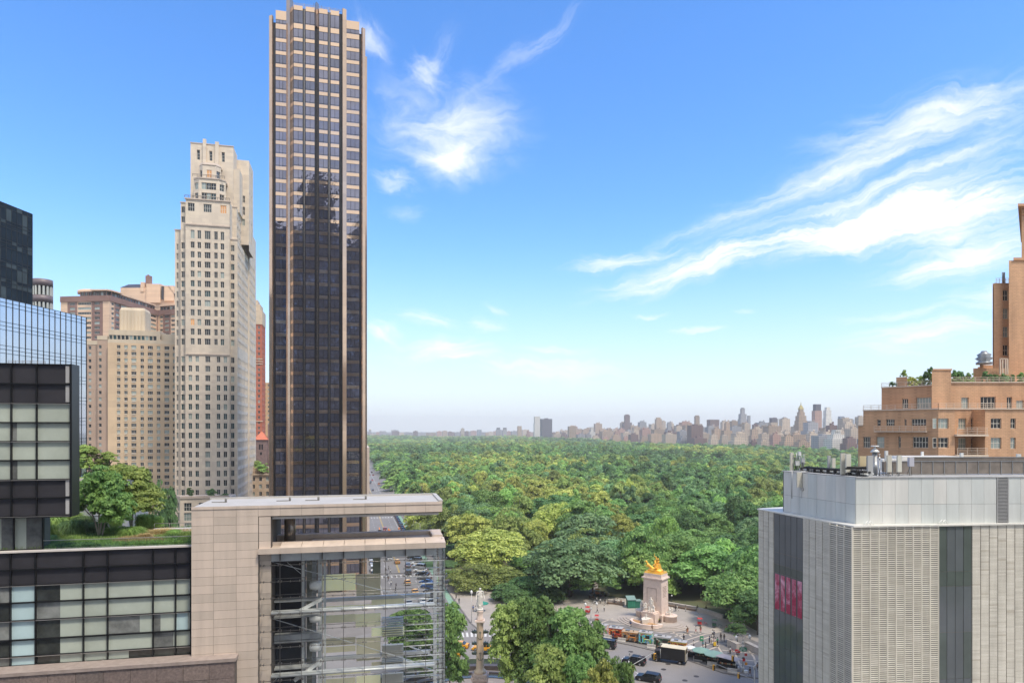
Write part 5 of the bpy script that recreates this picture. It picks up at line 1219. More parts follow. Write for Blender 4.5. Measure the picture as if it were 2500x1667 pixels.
for py in (1541, 1569, 1593):                      # prows both sides
    for s_ in (-1, 1):
        m = MB(); z_ = ZC(py); m.prism([(s_*.5,-.28),(s_*1.1,-.22),(s_*1.45,0),(s_*1.1,.22),(s_*.5,.28)], z_-.28, z_+.1, 0, scale_top=1.12, c=(s_*.5,0)); m.tube((s_*1.35,0,z_+.1),(s_*1.5,0,z_+.5),.05,.03); m.box(s_*.9-.3, s_*.9+.3, -.3, .3, z_+.1, z_+.2); m.tube((s_*1.0,0,z_+.1),(s_*1.0,0,z_+.45),.06); m.build('ship_prow', bronz, col)
for py in (1547, 1598):
    m = MB(); z_ = ZC(py); y_ = -.66; m.tube((.05,y_,z_+.75),(.05,y_,z_-.7),.05); m.box(-.15,.25,y_-.05,y_+.05,z_+.45,z_+.53)
    pts = [(.05+.42*sin(t), y_, z_-.35-.38*cos(t)) for t in [R(a) for a in range(-75, 76, 25)]]; m.path(pts, .05); m.tube(pts[0], (pts[0][0]-.05,y_,pts[0][2]+.2), .07, .01); m.tube(pts[-1], (pts[-1][0]+.05,y_,pts[-1][2]+.2), .07, .01)
    m.build('anchor', bronz, col)

# ------------------------------------------------------------------ figures grown from skeletons
def skin(name, V, E, Rr, sub=2, root=0):
    me = bpy.data.meshes.new(name); me.from_pydata([tuple(v) for v in V], E, []); o = bpy.data.objects.new(name, me); COL.objects.link(o)
    md = o.modifiers.new('s', 'SKIN'); md.use_smooth_shade = True
    for i, r_ in enumerate(Rr):
        sv = me.skin_vertices[0].data[i]; sv.radius = (r_, r_) if not isinstance(r_, tuple) else r_; sv.use_root = (i == root)
    sb_ = o.modifiers.new('b', 'SUBSURF'); sb_.levels = sub; sb_.render_levels = sub
    dg_ = bpy.context.evaluated_depsgraph_get(); res = bpy.data.meshes.new_from_object(o.evaluated_get(dg_)); bpy.data.objects.remove(o); bpy.data.meshes.remove(me); res.name = name
    for p in res.polygons: p.use_smooth = True
    return res
def human(name, pose='stand', robe=False, sub=1):
    """1.75 m figure facing -y, joints as connected chains; returns mesh (materials: skin, top, legs, shoes)"""
    hip, sh = .93, 1.42
    L = {'stand': ((.10,.0,.52,.02,.08,-.02),(-.10,.0,.52,.03,.08,-.02)), 'walk': ((.09,-.16,.54,-.30,.09,-.34),(-.09,.10,.50,.36,.16,.30)), 'sit': ((.10,-.42,.90,-.46,.46,-.52),(-.10,-.40,.90,-.42,.46,-.48)), 'kneel': ((.12,-.35,.62,-.10,.30,-.1),(-.12,-.20,.45,.20,.20,.2))}[pose]
    V = [(0,0,hip),(0,0,1.12),(0,-.01,1.30),(0,0,1.44),(0,-.01,1.52),(0,-.03,1.62),(0,-.02,1.74)]
    Rr = [(.15,.11),(.13,.10),(.17,.11),(.10,.09),(.055,.055),(.085,.10),(.07,.075)]; E = [(0,1),(1,2),(2,3),(3,4),(4,5),(5,6)]
    part = [2,1,1,1,0,0,0]
    for (x, ky, kz, fy, fz, ty) in L:
        i = len(V); V += [(x,0.0,hip-.06),(x*1.1,ky,kz),(x*1.15,fy,fz),(x*1.2,fy-.14,fz-.04)]; Rr += [.095,.065,.045,(.045,.03)]; E += [(0,i),(i,i+1),(i+1,i+2),(i+2,i+3)]; part += [2,2,3,3]
    arms = {'stand': ((.24,.03,1.12,.27,-.06,.88),(-.24,.03,1.12,-.27,-.08,.86)), 'walk': ((.23,.14,1.14,.24,.10,.92),(-.24,-.08,1.14,-.22,-.26,1.0)), 'sit': ((.25,-.05,1.14,.18,-.30,1.02),(-.25,-.05,1.14,-.18,-.30,1.0)), 'kneel': ((.27,-.1,1.18,.2,-.35,1.2),(-.3,-.1,1.3,-.3,-.4,1.5))}[pose]
    for (ex, ey, ez, hx, hy, hz__) in arms:
        s_ = 1 if ex > 0 else -1; i = len(V); V += [(s_*.19,0,1.40),(ex,ey,ez),(hx,hy,hz__),(hx*1.02,hy-.04,hz__-.09)]; Rr += [.06,.045,.032,(.035,.02)]; E += [(3,i),(i,i+1),(i+1,i+2),(i+2,i+3)]; part += [1,1,0,0]
    if robe:
        i = len(V); V += [(0,.06,.75),(0,.08,.4),(0,.08,.06)]; Rr += [(.20,.16),(.23,.18),(.26,.2)]; E += [(0,i),(i,i+1),(i+1,i+2)]; part += [1,1,1]
        i = len(V); V += [(.14,.12,1.2),(-.14,.14,.9)]; Rr += [.12,.12]; E += [(2,i),(2,i+1)]; part += [1,1]
    me = skin(name, V, E, Rr, sub)
    vs = np.array(V); 
    for p in me.polygons:
        c = np.array(p.center); k = int(np.argmin(((vs-c)**2).sum(1))); p.material_index = part[k]
    return me
def solid(me, m_):
    me.materials.clear(); me.materials.append(m_)
    for p in me.polygons: p.material_index = 0
    return me
st = solid(human('statue_figure', 'stand', robe=True, sub=2), palest)
zt_ = ZC(1488); o = place('statue', st, col, (0, 0, zt_+.28), 0); sH = (ZC(1432)-zt_-.28)/1.80; o.scale = (sH*1.3, sH*1.25, sH); o.rotation_euler = (0,0,R(15))
m = MB(); m.lathe(0,0,[(.62,zt_),(.6,zt_+.15),(.5,zt_+.32)], 14); m.prism([(-.2,-.5),(.3,-.5),(.3,-.2),(-.2,-.2)], zt_, zt_+.9, 0, scale_top=.7); m.build('statue_plinth_and_cap', palest, col)

# ------------------------------------------------------------------ gilded monument
MA = R(-38.2); mon = empty('gilded_monument', 'pale pink stone pylon monument with a gilded horse group on top and sculpted fountain base', 'monument', (37.6, 171.5, zp_), MA)
ZM = lambda py, Y=169: gz(py, Y)-zp_
hw, hd = 2.55, 1.95
def rect(m, w_, d_, z0, z1, top=1.0, mi=0): m.prism([(-w_,-d_),(w_,-d_),(w_,d_),(-w_,d_)], z0, z1, mi, scale_top=top, c=(0,0))
m = MB(); rect(m, hw*1.03, hd*1.04, ZM(1499), ZM(1419), .955); rect(m, hw*1.16, hd*1.2, ZM(1499)-.5, ZM(1499)); rect(m, hw*1.12, hd*1.15, 0.4, ZM(1499)-.5)
zc = ZM(1419); rect(m, hw*.99, hd*1.0, zc, zc+.45); rect(m, hw*1.14, hd*1.18, zc+.45, zc+.75); rect(m, hw*1.02, hd*1.04, zc+.75, zc+1.0); rect(m, hw*.96, hd*.97, zc+1.0, ZM(1402))
m.build('pylon', pinkst, mon)
m = MB()                                           # panel frame and inscription strips, carving shade put into a darker granite colour
y_ = -hd*1.012
for a, b, c, d in ((-1.5,1.2,8.9,9.0),(-1.5,-1.42,5.6,9.0),(1.12,1.2,5.6,9.0)): m.box(a,b,y_-.05,y_+.06,c,d)
for k in range(8): m.box(hw*.985, hw*1.0+.03, -1.2, 1.2-rnd.random()*.5, 9.3-k*.36, 9.42-k*.36)
m.build('carved_panel', mat('pink_granite_shadow', (.33,.25,.22), .8, var=.1), mon)
gold = mat('gilded_bronze', (.95,.50,.07), .38, .55, var=.10, scale=3)
zg = ZM(1402)
m = MB(); m.prism([(-2.4,-1.8),(2.4,-1.8),(2.5,1.7),(-2.4,1.8)], zg, zg+.45, 0, scale_top=.92); m.lathe(0,0,[(2.2,zg+.4),(1.9,zg+.9),(1.2,zg+1.25),(.3,zg+1.35)],14,sx=1.05,sy=.75); m.build('gilded_base', gold, mon)
def horse(name, rear=.0):
    """rearing sea horse facing -x, hooves lifted; tail curls behind"""
    V = [(.6,0,.95),(.1,0,1.15),(-.45,0,1.35),(-.85,0,1.85),(-1.05,0,2.35),(-1.35,0,2.45),(-1.65,0,2.2)]
    Rr = [.34,.33,.36,.24,.19,.17,.10]; E = [(k,k+1) for k in range(6)]
    for (x0, y0, kx, kz, fx, fz) in ((2,.18,-1.1,1.15,-1.2,.65),(2,-.18,-1.25,1.45,-1.55,1.15)):
        i = len(V); V += [(-.65,y0,1.15),(kx,y0*1.3,kz),(fx,y0*1.3,fz)]; Rr += [.15,.085,.06]; E += [(2,i),(i,i+1),(i+1,i+2)]
    i = len(V); V += [(1.1,0,.65),(1.6,.1,.6),(1.9,.2,1.0),(1.7,.2,1.4)]; Rr += [.26,.16,.12,.2]; E += [(0,i),(i,i+1),(i+1,i+2),(i+2,i+3)]
    i = len(V); V += [(.7,.3,.55),(.6,.35,.15),(.8,-.3,.5),(.75,-.35,.1)]; Rr += [.13,.07,.13,.07]; E += [(0,i),(i,i+1),(0,i+2),(i+2,i+3)]
    i = len(V); V += [(-1.15,.08,2.62),(-1.15,-.08,2.62)]; Rr += [.04,.04]; E += [(4,i),(4,i+1)]
    return solid(skin(name, V, E, Rr, 2), gold)
hm = horse('sea_horse')
for (x, y, rz, sc_) in ((-1.25,-.55,.0,1.0),(-.35,.85,-.9,.95),(.7,-1.0,1.35,.85)):
    o = place('gilded_horse', hm, mon, (x, y, zg+.35), rz); o.scale = (sc_, sc_, sc_)
wf = solid(human('gilded_figure', 'walk', robe=True, sub=2), gold); o = place('gilded_woman', wf, mon, (.15,.1,zg+1.35), R(-50)); o.scale = (1.75,1.75,1.62)
m = MB(); m.prism([(.2,-1.0),(1.3,-.8),(1.5,.7),(.3,1.0),(-.3,.2)], zg+.7, zg+2.4, 0, scale_top=.55, c=(.6,.2)); m.path([(.1,-.1,zg+3.9),(-.35,-.2,zg+4.5),(-.2,-.2,zg+5.0)],.10,6,r2=.05); m.path([(.5,0,zg+2.2),(.9,.0,zg+3.2),(.6,0,zg+3.9)],.32,8,r2=.10); m.build('shell_chariot', gold, mon)
# sculptures round the base
figm = solid(human('marble_seated', 'sit', robe=True, sub=1), palest); figs = solid(human('marble_standing', 'stand', robe=True, sub=1), palest); figk = solid(human('marble_kneeling', 'kneel', robe=False, sub=1), palest)
m = MB(); m.prism([(-1.9,-4.4),(1.9,-4.4),(2.1,-2.0),(-2.1,-2.0)], 0, 3.0, 0); m.prism([(-1.5,-4.6),(1.5,-4.6),(1.9,-2.0),(-1.9,-2.0)], 3.0, 3.3, 0); m.prism([(-1.0,-5.8),(1.0,-5.8),(1.7,-4.4),(-1.7,-4.4)], 0, 1.9, 0, scale_top=.9)
for s_ in (-1, 1): m.lathe(s_*3.9, .2, [(1.75,0),(1.75,1.9),(1.9,2.0),(1.9,2.25),(1.6,2.3)], 20, 0)
m.build('sculpture_plinth', pinkst, mon)
for (me_, x, y, z_, s_, rz) in ((figs,0,-2.7,3.3,2.0,0),(figk,-1.1,-3.5,3.3,1.3,.4),(figm,1.1,-3.5,2.6,1.5,-.5),(figk,0.1,-4.1,3.0,1.1,0),(figm,-1.7,-2.9,2.9,1.2,.9),(figm,3.9,-.2,1.5,1.7,-.9),(figk,4.3,.7,2.2,1.2,-1.4),(figm,-3.9,-.2,1.5,1.7,.9),(figk,-4.4,.5,2.2,1.3,1.3),(figk,0,-5.4,1.6,.9,0)):
    o = place('marble_figure', me_, mon, (x, y, z_), rz); o.scale = (s_*1.15, s_*1.15, s_)
m = MB(); m.prism([(-.8,-6.2),(0,-7.4),(.8,-6.2),(.9,-4.4),(-.9,-4.4)], .9, 2.0, 0, scale_top=1.15); m.build('boat_prow', palest, mon)
m = MB()
for (rx, ry, z0, z1) in ((9.6,7.0,0,.17),(8.9,6.3,.17,.34),(8.2,5.6,.34,.51),(7.4,4.9,.51,.66)):
    m.lathe(0, -1.6, [(1,z0),(1,z1)], 44, 0, smooth=False, sx=rx, sy=ry)
m.build('step', mat('step_stone', (.40,.35,.31), .75, var=.12, scale=1), mon)
m = MB(); n = 30
for k in range(n):
    a, b = pi+pi*k/n, pi+pi*(k+1)/n
    p = lambda r, t, z: (r*cos(t)*1.25, -5.0+r*sin(t), z)
    m.face([p(3.0,a,1.15),p(3.5,a,1.15),p(3.5,b,1.15),p(3.0,b,1.15)]); m.face([p(3.5,a,0),p(3.5,b,0),p(3.5,b,1.15),p(3.5,a,1.15)]); m.face([p(3.0,b,.6),p(3.0,a,.6),p(3.0,a,1.15),p(3.0,b,1.15)])
m.build('basin_rim', pinkst, mon)
m = MB(); m.face([(3.0*cos(pi+pi*k/n)*1.25, -5.0+3.0*sin(pi+pi*k/n), .9) for k in range(n+1)]); m.build('basin_floor', mat('orange_basin', (.42,.24,.10), .5, var=.1), mon)
# park walls and benches round the plaza
wallst = mat('park_wall_stone', (.44,.40,.36), .8, var=.15, scale=1.5)
def lowwall(label, pxs, h=1.0, th=.55, name='park_wall', cat='wall', back=False):
    pts = [gnd(a, b, zp_) for a, b in pxs]; r = empty(name, label, cat, pts[0]); o = pts[0]
    m = MB(); m2 = MB()
    for p, q in zip(pts, pts[1:]): p, q = p-o, q-o; m.bar(p+Vector((0,0,h/2)), q+Vector((0,0,h/2)), th, h); m2.bar(p+Vector((0,0,h+.06)), q+Vector((0,0,h+.06)), th+.14, .12)
    m.build('wall_body', wallst, r); m2.build('coping', wallst, r)
    if back: 
        m = MB()
        for p, q in zip(pts, pts[1:]): p, q = p-o, q-o; n_ = Vector((q.y-p.y, p.x-q.x, 0)).normalized()*(-.6 if p.x < q.x else .6); n_ = n_ if n_.y < 0 else -n_; m.bar(p+n_+Vector((0,0,.45)), q+n_+Vector((0,0,.45)), .5, .08); m.bar(p+n_+Vector((0,0,.2)), q+n_+Vector((0,0,.2)), .4, .38)
        m.build('bench_seat', mat('bench_wood', (.20,.14,.10), .8, var=.2), r)
    return r
lowwall('curved park wall with bench left of the green container', [(1483,1472),(1500,1473),(1524,1477)], back=True)
lowwall('park wall directly behind the monument on its right', [(1632,1478),(1665,1484),(1700,1490)], back=True)
lowwall('park wall continuing under the dark trees', [(1703,1492),(1735,1500),(1764,1510)])
lowwall('pale stone wall segment at the far right of the plaza', [(1783,1519),(1800,1523),(1816,1528)], h=1.3, th=1.0)
lowwall('stone planter wall left of the lamp post', [(1779,1576),(1794,1583),(1803,1588)], h=1.5, th=1.0)
lowwall('long stone wall right of the lamp post', [(1822,1580),(1838,1588),(1860,1598)], h=1.3, th=1.0)
lowwall('stone gate block glimpsed between trees behind the monument', [(1514,1384),(1521,1384)], h=4.5, th=2)
# ================================================================== foliage
bark = mat('bark', (.10,.08,.062), .9, var=.3, scale=2); bark_p = mat('pale_bark', (.30,.27,.22), .85, var=.25, scale=4)
LEAF = {k: leaf_mat('leaf_'+k, a, b, .3) for k, (a, b) in {'dark': ((0.060,0.150,0.038),(0.126,0.264,0.060)), 'mid': ((0.102,0.240,0.042),(0.216,0.396,0.072)), 'bright': ((0.168,0.348,0.046),(0.324,0.528,0.084)),
        'yellow': ((0.264,0.336,0.036),(0.504,0.552,0.078)), 'olive': ((0.168,0.252,0.036),(0.336,0.432,0.078)), 'blue': ((0.102,0.228,0.084),(0.216,0.384,0.132))}.items()}
WORD = {'dark': 'dark green', 'mid': 'mid green', 'bright': 'bright green', 'yellow': 'golden', 'olive': 'olive', 'blue': 'bluish green'}
def crown_mesh(name, mats, seed, nclump=70, per=80, leaf=.085, rz=.72, lobes=7, droop=0.0, open_=.0, core=.0):
    """crown of unit radius, flat leaf sprays on many overlapping clumps; z from about 0 to 1.5*rz"""
    g = np.random.default_rng(seed)
    lob = []
    for k in range(lobes):                          # big boughs
        a = g.uniform(0, 2*pi); h = g.uniform(-.35, .8); rr = g.uniform(.34, .60)*math.sqrt(max(.1, 1-h*h*.8)); lob.append((rr*cos(a), rr*sin(a), h*rz, g.uniform(.34, .5)))
    lob.append((0, 0, .18*rz, .76))
    C = []
    for k in range(nclump):
        L = lob[k % len(lob)]; v = g.normal(size=3); v /= np.linalg.norm(v)
        if v[2] < -.3: v[2] *= -.5
        C.append((L[0]+v[0]*L[3]*.88, L[1]+v[1]*L[3]*.88, L[2]+v[2]*L[3]*.8, g.uniform(.11, .22)))
    n = nclump*per; C = np.array(C); ci = np.repeat(np.arange(nclump), per)
    v = g.normal(size=(n,3)); v /= np.linalg.norm(v, axis=1)[:,None]; v[:,2] = np.abs(v[:,2])*.85-.18
    rad = C[ci,3]*g.uniform(.55, 1.08, n)
    p = C[ci,:3]+v*rad[:,None]*np.array([1.15,1.15,.7]); p[:,2] -= droop*(p[:,0]**2+p[:,1]**2)
    nr = v*1.1+g.normal(size=(n,3))*.42+np.array([0,0,.35]); nr /= np.linalg.norm(nr, axis=1)[:,None]
    t = np.cross(nr, g.normal(size=(n,3))); t /= np.linalg.norm(t, axis=1)[:,None]; b = np.cross(nr, t)
    s = leaf*g.uniform(.55, 1.2, n)
    q = np.empty((n,4,3)); tt, bb = t*s[:,None], b*(s*.62)[:,None]
    q[:,0] = p-tt; q[:,1] = p-bb*.9+tt*.1; q[:,2] = p+tt; q[:,3] = p+bb
    q[:,:,2] += .45*rz
    me = bpy.data.meshes.new(name); me.vertices.add(n*4); me.vertices.foreach_set('co', q.reshape(-1)); me.loops.add(n*4); me.loops.foreach_set('vertex_index', np.arange(n*4)); me.polygons.add(n)
    me.polygons.foreach_set('loop_start', np.arange(0, n*4, 4)); me.polygons.foreach_set('loop_total', np.full(n, 4))
    me.update(calc_edges=True); me.validate()
    for m_ in (mats if isinstance(mats, list) else [mats]): me.materials.append(m_)
    return me
def trunk_mesh(name, mt, seed, h, r, spread=.5, n=5, stems=1, top=1.5):
    g = random.Random(seed); m = MB()
    for s_ in range(stems):
        ox = 0 if stems == 1 else g.uniform(-.12, .12); tx, ty = (0, 0) if stems == 1 else (g.uniform(-.3,.3), g.uniform(-.2,.2))
        m.path([(ox,0,0),(ox+tx*.4,ty*.4,h*.5),(ox+tx,ty,h),(ox+tx*1.2,ty*1.1,h*top)], r, 7, r2=r*.4)
        for k in range(n):
            a = 2*pi*k/n+g.random(); z_ = h*g.uniform(.7, 1.1); d = spread*g.uniform(.6, 1); m.path([(ox+tx*.9,ty*.9,z_),(ox+tx+d*.5*cos(a),ty+d*.5*sin(a),z_+h*.25),(ox+tx+d*cos(a),ty+d*sin(a),z_+h*.6)], r*.45, 5, r2=r*.12)
    me_o = m.build(name, mt); me = me_o.data; bpy.data.objects.remove(me_o); return me
CM = {}
kinds = ['dark','mid','bright','yellow','olive','blue']
for k in kinds:
    for v_ in range(3):
        CM[(k, v_)] = crown_mesh('crown_%s_%d' % (k, v_), LEAF[k], 11+v_*7+kinds.index(k)*31, nclump=60+8*v_, per=80, leaf=.072, rz=(.62,.75,.68)[v_], lobes=(5,7,6)[v_], droop=.22)
HM_ = {}
def fine(k, v_):
    if (k, v_) not in HM_: HM_[(k, v_)] = crown_mesh('fine_crown_%s_%d' % (k, v_), LEAF[k], 91+v_*7+kinds.index(k)*31, nclump=190, per=72, leaf=.042, rz=(.62,.75,.68)[v_], lobes=(8,11,10)[v_], droop=.18)
    return HM_[(k, v_)]
def tall(k, v_):
    if (k, v_, 1) not in HM_: HM_[(k, v_, 1)] = crown_mesh('tall_crown_%s_%d' % (k, v_), [LEAF[k]], 191+v_*7+kinds.index(k)*31, nclump=330, per=64, leaf=.052, rz=1.45, lobes=18, droop=.15)
    return HM_[(k, v_, 1)]
TM = [trunk_mesh('trunk_%d' % k, bark, k, .55, .045, .55) for k in range(3)]
def tree(label, x, y, top, Rr, kind, v_=0, name='broadleaf_tree', group=None, z0=0.0, crown_low=None, rz=None, trunkm=None, cm=None):
    """top = height of the crown's top; Rr = crown radius"""
    r = empty(name, label, 'tree', (x, y, z0), rnd.uniform(0, 6.28) if rz is None else rz, group)
    me = cm or CM[(kind, v_)]; low = crown_low if crown_low is not None else top*.22
    zmax = max(v.co.z for v in me.vertices) if me.name not in ZMAX else ZMAX[me.name]; ZMAX[me.name] = zmax
    c = place('crown', me, r, (0, 0, low)); c.scale = (Rr, Rr, (top-low)/zmax)
    t = place('trunk', trunkm or TM[v_ % 3], r); t.scale = (Rr, Rr, top*.95)
    return r
ZMAX = {}
TR = []                                            # occupied discs
def ptree(label, px, Y, top_py, w_px, kind, v_=0, **kw):
    kw.setdefault('cm', fine(kind, v_))
    x = gx(px, Y); TR.append((x, Y, w_px*Y/FP/2*.8)); return tree(label, x, Y, gz(top_py, Y), w_px*Y/FP/2, kind, v_, **kw)
# near park trees
ptree('huge golden yellow-green plane tree behind the column statue', 1195, 222, 1290, 200, 'yellow', 1, crown_low=4, group='trees at the park edge')
ptree('olive tree spreading low to the left of the column statue', 1150, 205, 1370, 130, 'olive', 0, crown_low=2.5)
ptree('narrow golden tree right of the huge plane tree', 1300, 262, 1268, 110, 'yellow', 2)
ptree('large bluish green tree overhanging the plaza left of the monument', 1392, 197, 1306, 250, 'blue', 1, crown_low=1.8)
ptree('bluish green tree drooping over the carriages', 1447, 196, 1388, 135, 'mid', 2, crown_low=3)
ptree('tall bluish green tree behind the plaza trees', 1440, 245, 1250, 230, 'blue', 0)
ptree('dark green domed tree in the middle of the park edge', 1345, 318, 1205, 185, 'dark', 1)
ptree('bright green tree crowning the dark domed tree', 1400, 300, 1212, 110, 'bright', 0)
ptree('low dark shrubby tree behind the column', 1245, 190, 1425, 120, 'dark', 0, crown_low=.5)
ptree('low dark tree right of the statue under the bluish one', 1335, 192, 1435, 100, 'dark', 2, crown_low=.5)
ptree('young bright green street tree left of the column', 1100, 214, 1388, 46, 'bright', 2, crown_low=3)
ptree('second young street tree by the avenue kerb', 1128, 205, 1418, 44, 'olive', 0, crown_low=3)
ptree('dark tree right behind the green container', 1555, 212, 1372, 130, 'dark', 1, crown_low=4)
ptree('dark tree left of the gilded monument', 1500, 222, 1318, 150, 'blue', 2, crown_low=5)
ptree('tall mid green tree right behind the gilded horses', 1645, 208, 1300, 175, 'mid', 1, crown_low=5)
ptree('broad mid green tree right of the monument', 1712, 200, 1325, 205, 'mid', 0, crown_low=5)
ptree('large dark green tree hanging over the right plaza wall', 1800, 172, 1378, 215, 'mid', 2, crown_low=2.5)
ptree('dark tree beside the tiled block', 1850, 160, 1440, 120, 'dark', 0, crown_low=4)
ptree('low dark tree over the stone planter wall', 1800, 152, 1520, 60, 'dark', 1, crown_low=3)
ptree('bright green tree high at the right park edge', 1830, 235, 1345, 150, 'bright', 1)
ptree('mid green tree behind the broad one right of the monument', 1760, 250, 1290, 170, 'mid', 1)
ptree('dark green tree above the gilded horses', 1590, 262, 1250, 190, 'dark', 2)
ptree('olive tree left of the avenue edge trees', 1060, 300, 1270, 120, 'olive', 1, crown_low=3)
ptree('dark green tree just right of the pavilion cap', 1110, 262, 1330, 120, 'dark', 0, crown_low=2)
ptree('feathery bluish tree above the pavilion cap', 1130, 285, 1235, 130, 'blue', 2)
ptree('olive tree under the golden plane tree', 1225, 208, 1380, 130, 'olive', 2, crown_low=.5)
ptree('dark tree filling the park corner behind the circle trees', 1290, 198, 1402, 140, 'dark', 1, crown_low=.3)
ptree('mid green tree between the golden and the bluish tree', 1300, 232, 1345, 150, 'mid', 0, crown_low=1)
ptree('low bluish tree at the back left plaza edge', 1362, 203, 1405, 120, 'blue', 2, crown_low=.8)
ptree('dark tree left of the pavilion cap end', 1075, 240, 1375, 110, 'dark', 2, crown_low=1)
ptree('olive tree beside the avenue seen above the cap', 1040, 330, 1225, 110, 'yellow', 0, crown_low=2)
# circle trees
ptree('big tree on the circle just right of the column', 1242, 113, 1462, 112, 'bright', 1, group='trees on the circle', cm=tall('olive',1), crown_low=6)
ptree('tallest circle tree in the middle of the row', 1302, 113, 1450, 140, 'olive', 2, group='trees on the circle', cm=tall('mid',2), crown_low=6)
ptree('circle tree right of the tallest one', 1368, 108, 1474, 160, 'mid', 0, group='trees on the circle', cm=tall('mid',0), crown_low=5)
ptree('dark circle tree at the right end of the row', 1432, 106, 1512, 120, 'dark', 1, group='trees on the circle', cm=tall('mid',1), crown_low=3)
ptree('circle tree peeping out right of the glass cube', 1098, 118, 1470, 95, 'mid', 1, group='trees on the circle', cm=tall('mid',1), crown_low=4)
ptree('low circle tree in front of the tall row', 1330, 98, 1575, 150, 'olive', 0, group='trees on the circle', cm=tall('olive',0), crown_low=2)
ptree('second low circle tree beside the ring bench', 1415, 97, 1590, 120, 'mid', 2, group='trees on the circle', cm=tall('mid',2), crown_low=2)
ptree('golden tree cut by the bottom edge in the middle', 1465, 84, 1612, 130, 'yellow', 1, group='trees on the circle', cm=tall('yellow',1), crown_low=5)
ptree('small green tree beside the black station wagon', 1517, 92, 1596, 85, 'mid', 0, group='trees on the circle', cm=tall('mid',0), crown_low=4)
ptree('circle tree seen through the lower glass cube', 1015, 128, 1480, 150, 'mid', 2, group='trees on the circle', cm=tall('mid',2), crown_low=3)
# hedge round the circle
m_ = crown_mesh('hedge_clump', LEAF['dark'], 77, nclump=40, per=60, leaf=.12, rz=.5)
def pos_inside(x, y):
    return any(hypot(x-a, y-b) < r_ for a, b, r_ in TR)
# park trees in view, nearest first, until there are 300 of them
cand = []
g = random.Random(5); s0 = 13.8
PLZ = KP+back
def near_plaza(x, y, d=4.5):
    ins = False; n = len(PLZ); md = 1e9
    for k in range(n):
        (x1,y1),(x2,y2) = PLZ[k], PLZ[(k+1)%n]
        if (y1 > y) != (y2 > y) and x < (x2-x1)*(y-y1)/(y2-y1)+x1: ins = not ins
        L2 = (x2-x1)**2+(y2-y1)**2; t_ = max(0, min(1, ((x-x1)*(x2-x1)+(y-y1)*(y2-y1))/L2)); md = min(md, hypot(x-x1-t_*(x2-x1), y-y1-t_*(y2-y1)))
    return ins or md < d
gy = 160
while gy < 640:
    xx = -220
    while xx < 330:
        x, y = xx+g.uniform(-4.2, 4.2), gy+g.uniform(-4.2, 4.2); xx += s0
        px = CX+x/y*FP
        edge = -21.3+ux*((y-209)/uy)+4.5*uy+3
        if x < edge or px > 2060 or (px < 885): continue
        if near_plaza(x, y) or (y < 170 and x < 60): continue
        if y < 205 and x < 30: continue
        if (px > 1425 and px < 1475 and y < 225) or (px < 1300 and y < 250): continue
        if pos_inside(x, y): continue
        cand.append((y, x))
    gy += s0*.86
cand.sort(); g = random.Random(15); near = cand[:300-len(TR)]; YFAR = near[-1][0]
def patch(x, y):                                   # groves share a tone
    v = .8*sin(x*.031+1.3)+.8*sin(y*.017+x*.012)+g.uniform(-1.7, 1.7)
    if 230 < y < 420 and -60 < x < 45: v += .9
    return 'yellow' if v > 1.75 else 'olive' if v > 1.15 else 'bright' if v > .5 else 'mid' if v > -.5 else 'blue' if v > -1.0 else 'dark'
for i, (y, x) in enumerate(near):
    k = patch(x, y); px = CX+x/y*FP
    band = 'near the plaza' if y < 260 else 'in the middle park rows' if y < 350 else 'in the farther park rows'
    side = 'beside the avenue' if px < 1060 else 'left of the domed tree' if px < 1300 else 'above the circle trees' if px < 1500 else 'behind the gilded monument' if px < 1720 else 'toward the tiled block'
    hgt = g.triangular(11, 24, 17)-(2.0 if px < 1000 else 0); Rr = g.triangular(6.0, 14.5, 10)
    if px < 960: hgt *= .85; Rr *= .8
    tree('%s tree %s, %s' % (WORD[k], band, side), x, y, hgt, Rr, k, g.randrange(3), group='%s park trees %s, %s' % (WORD[k], band, side), cm=fine(k, g.randrange(2)) if y < 330 else None, crown_low=g.uniform(2, 4.5))
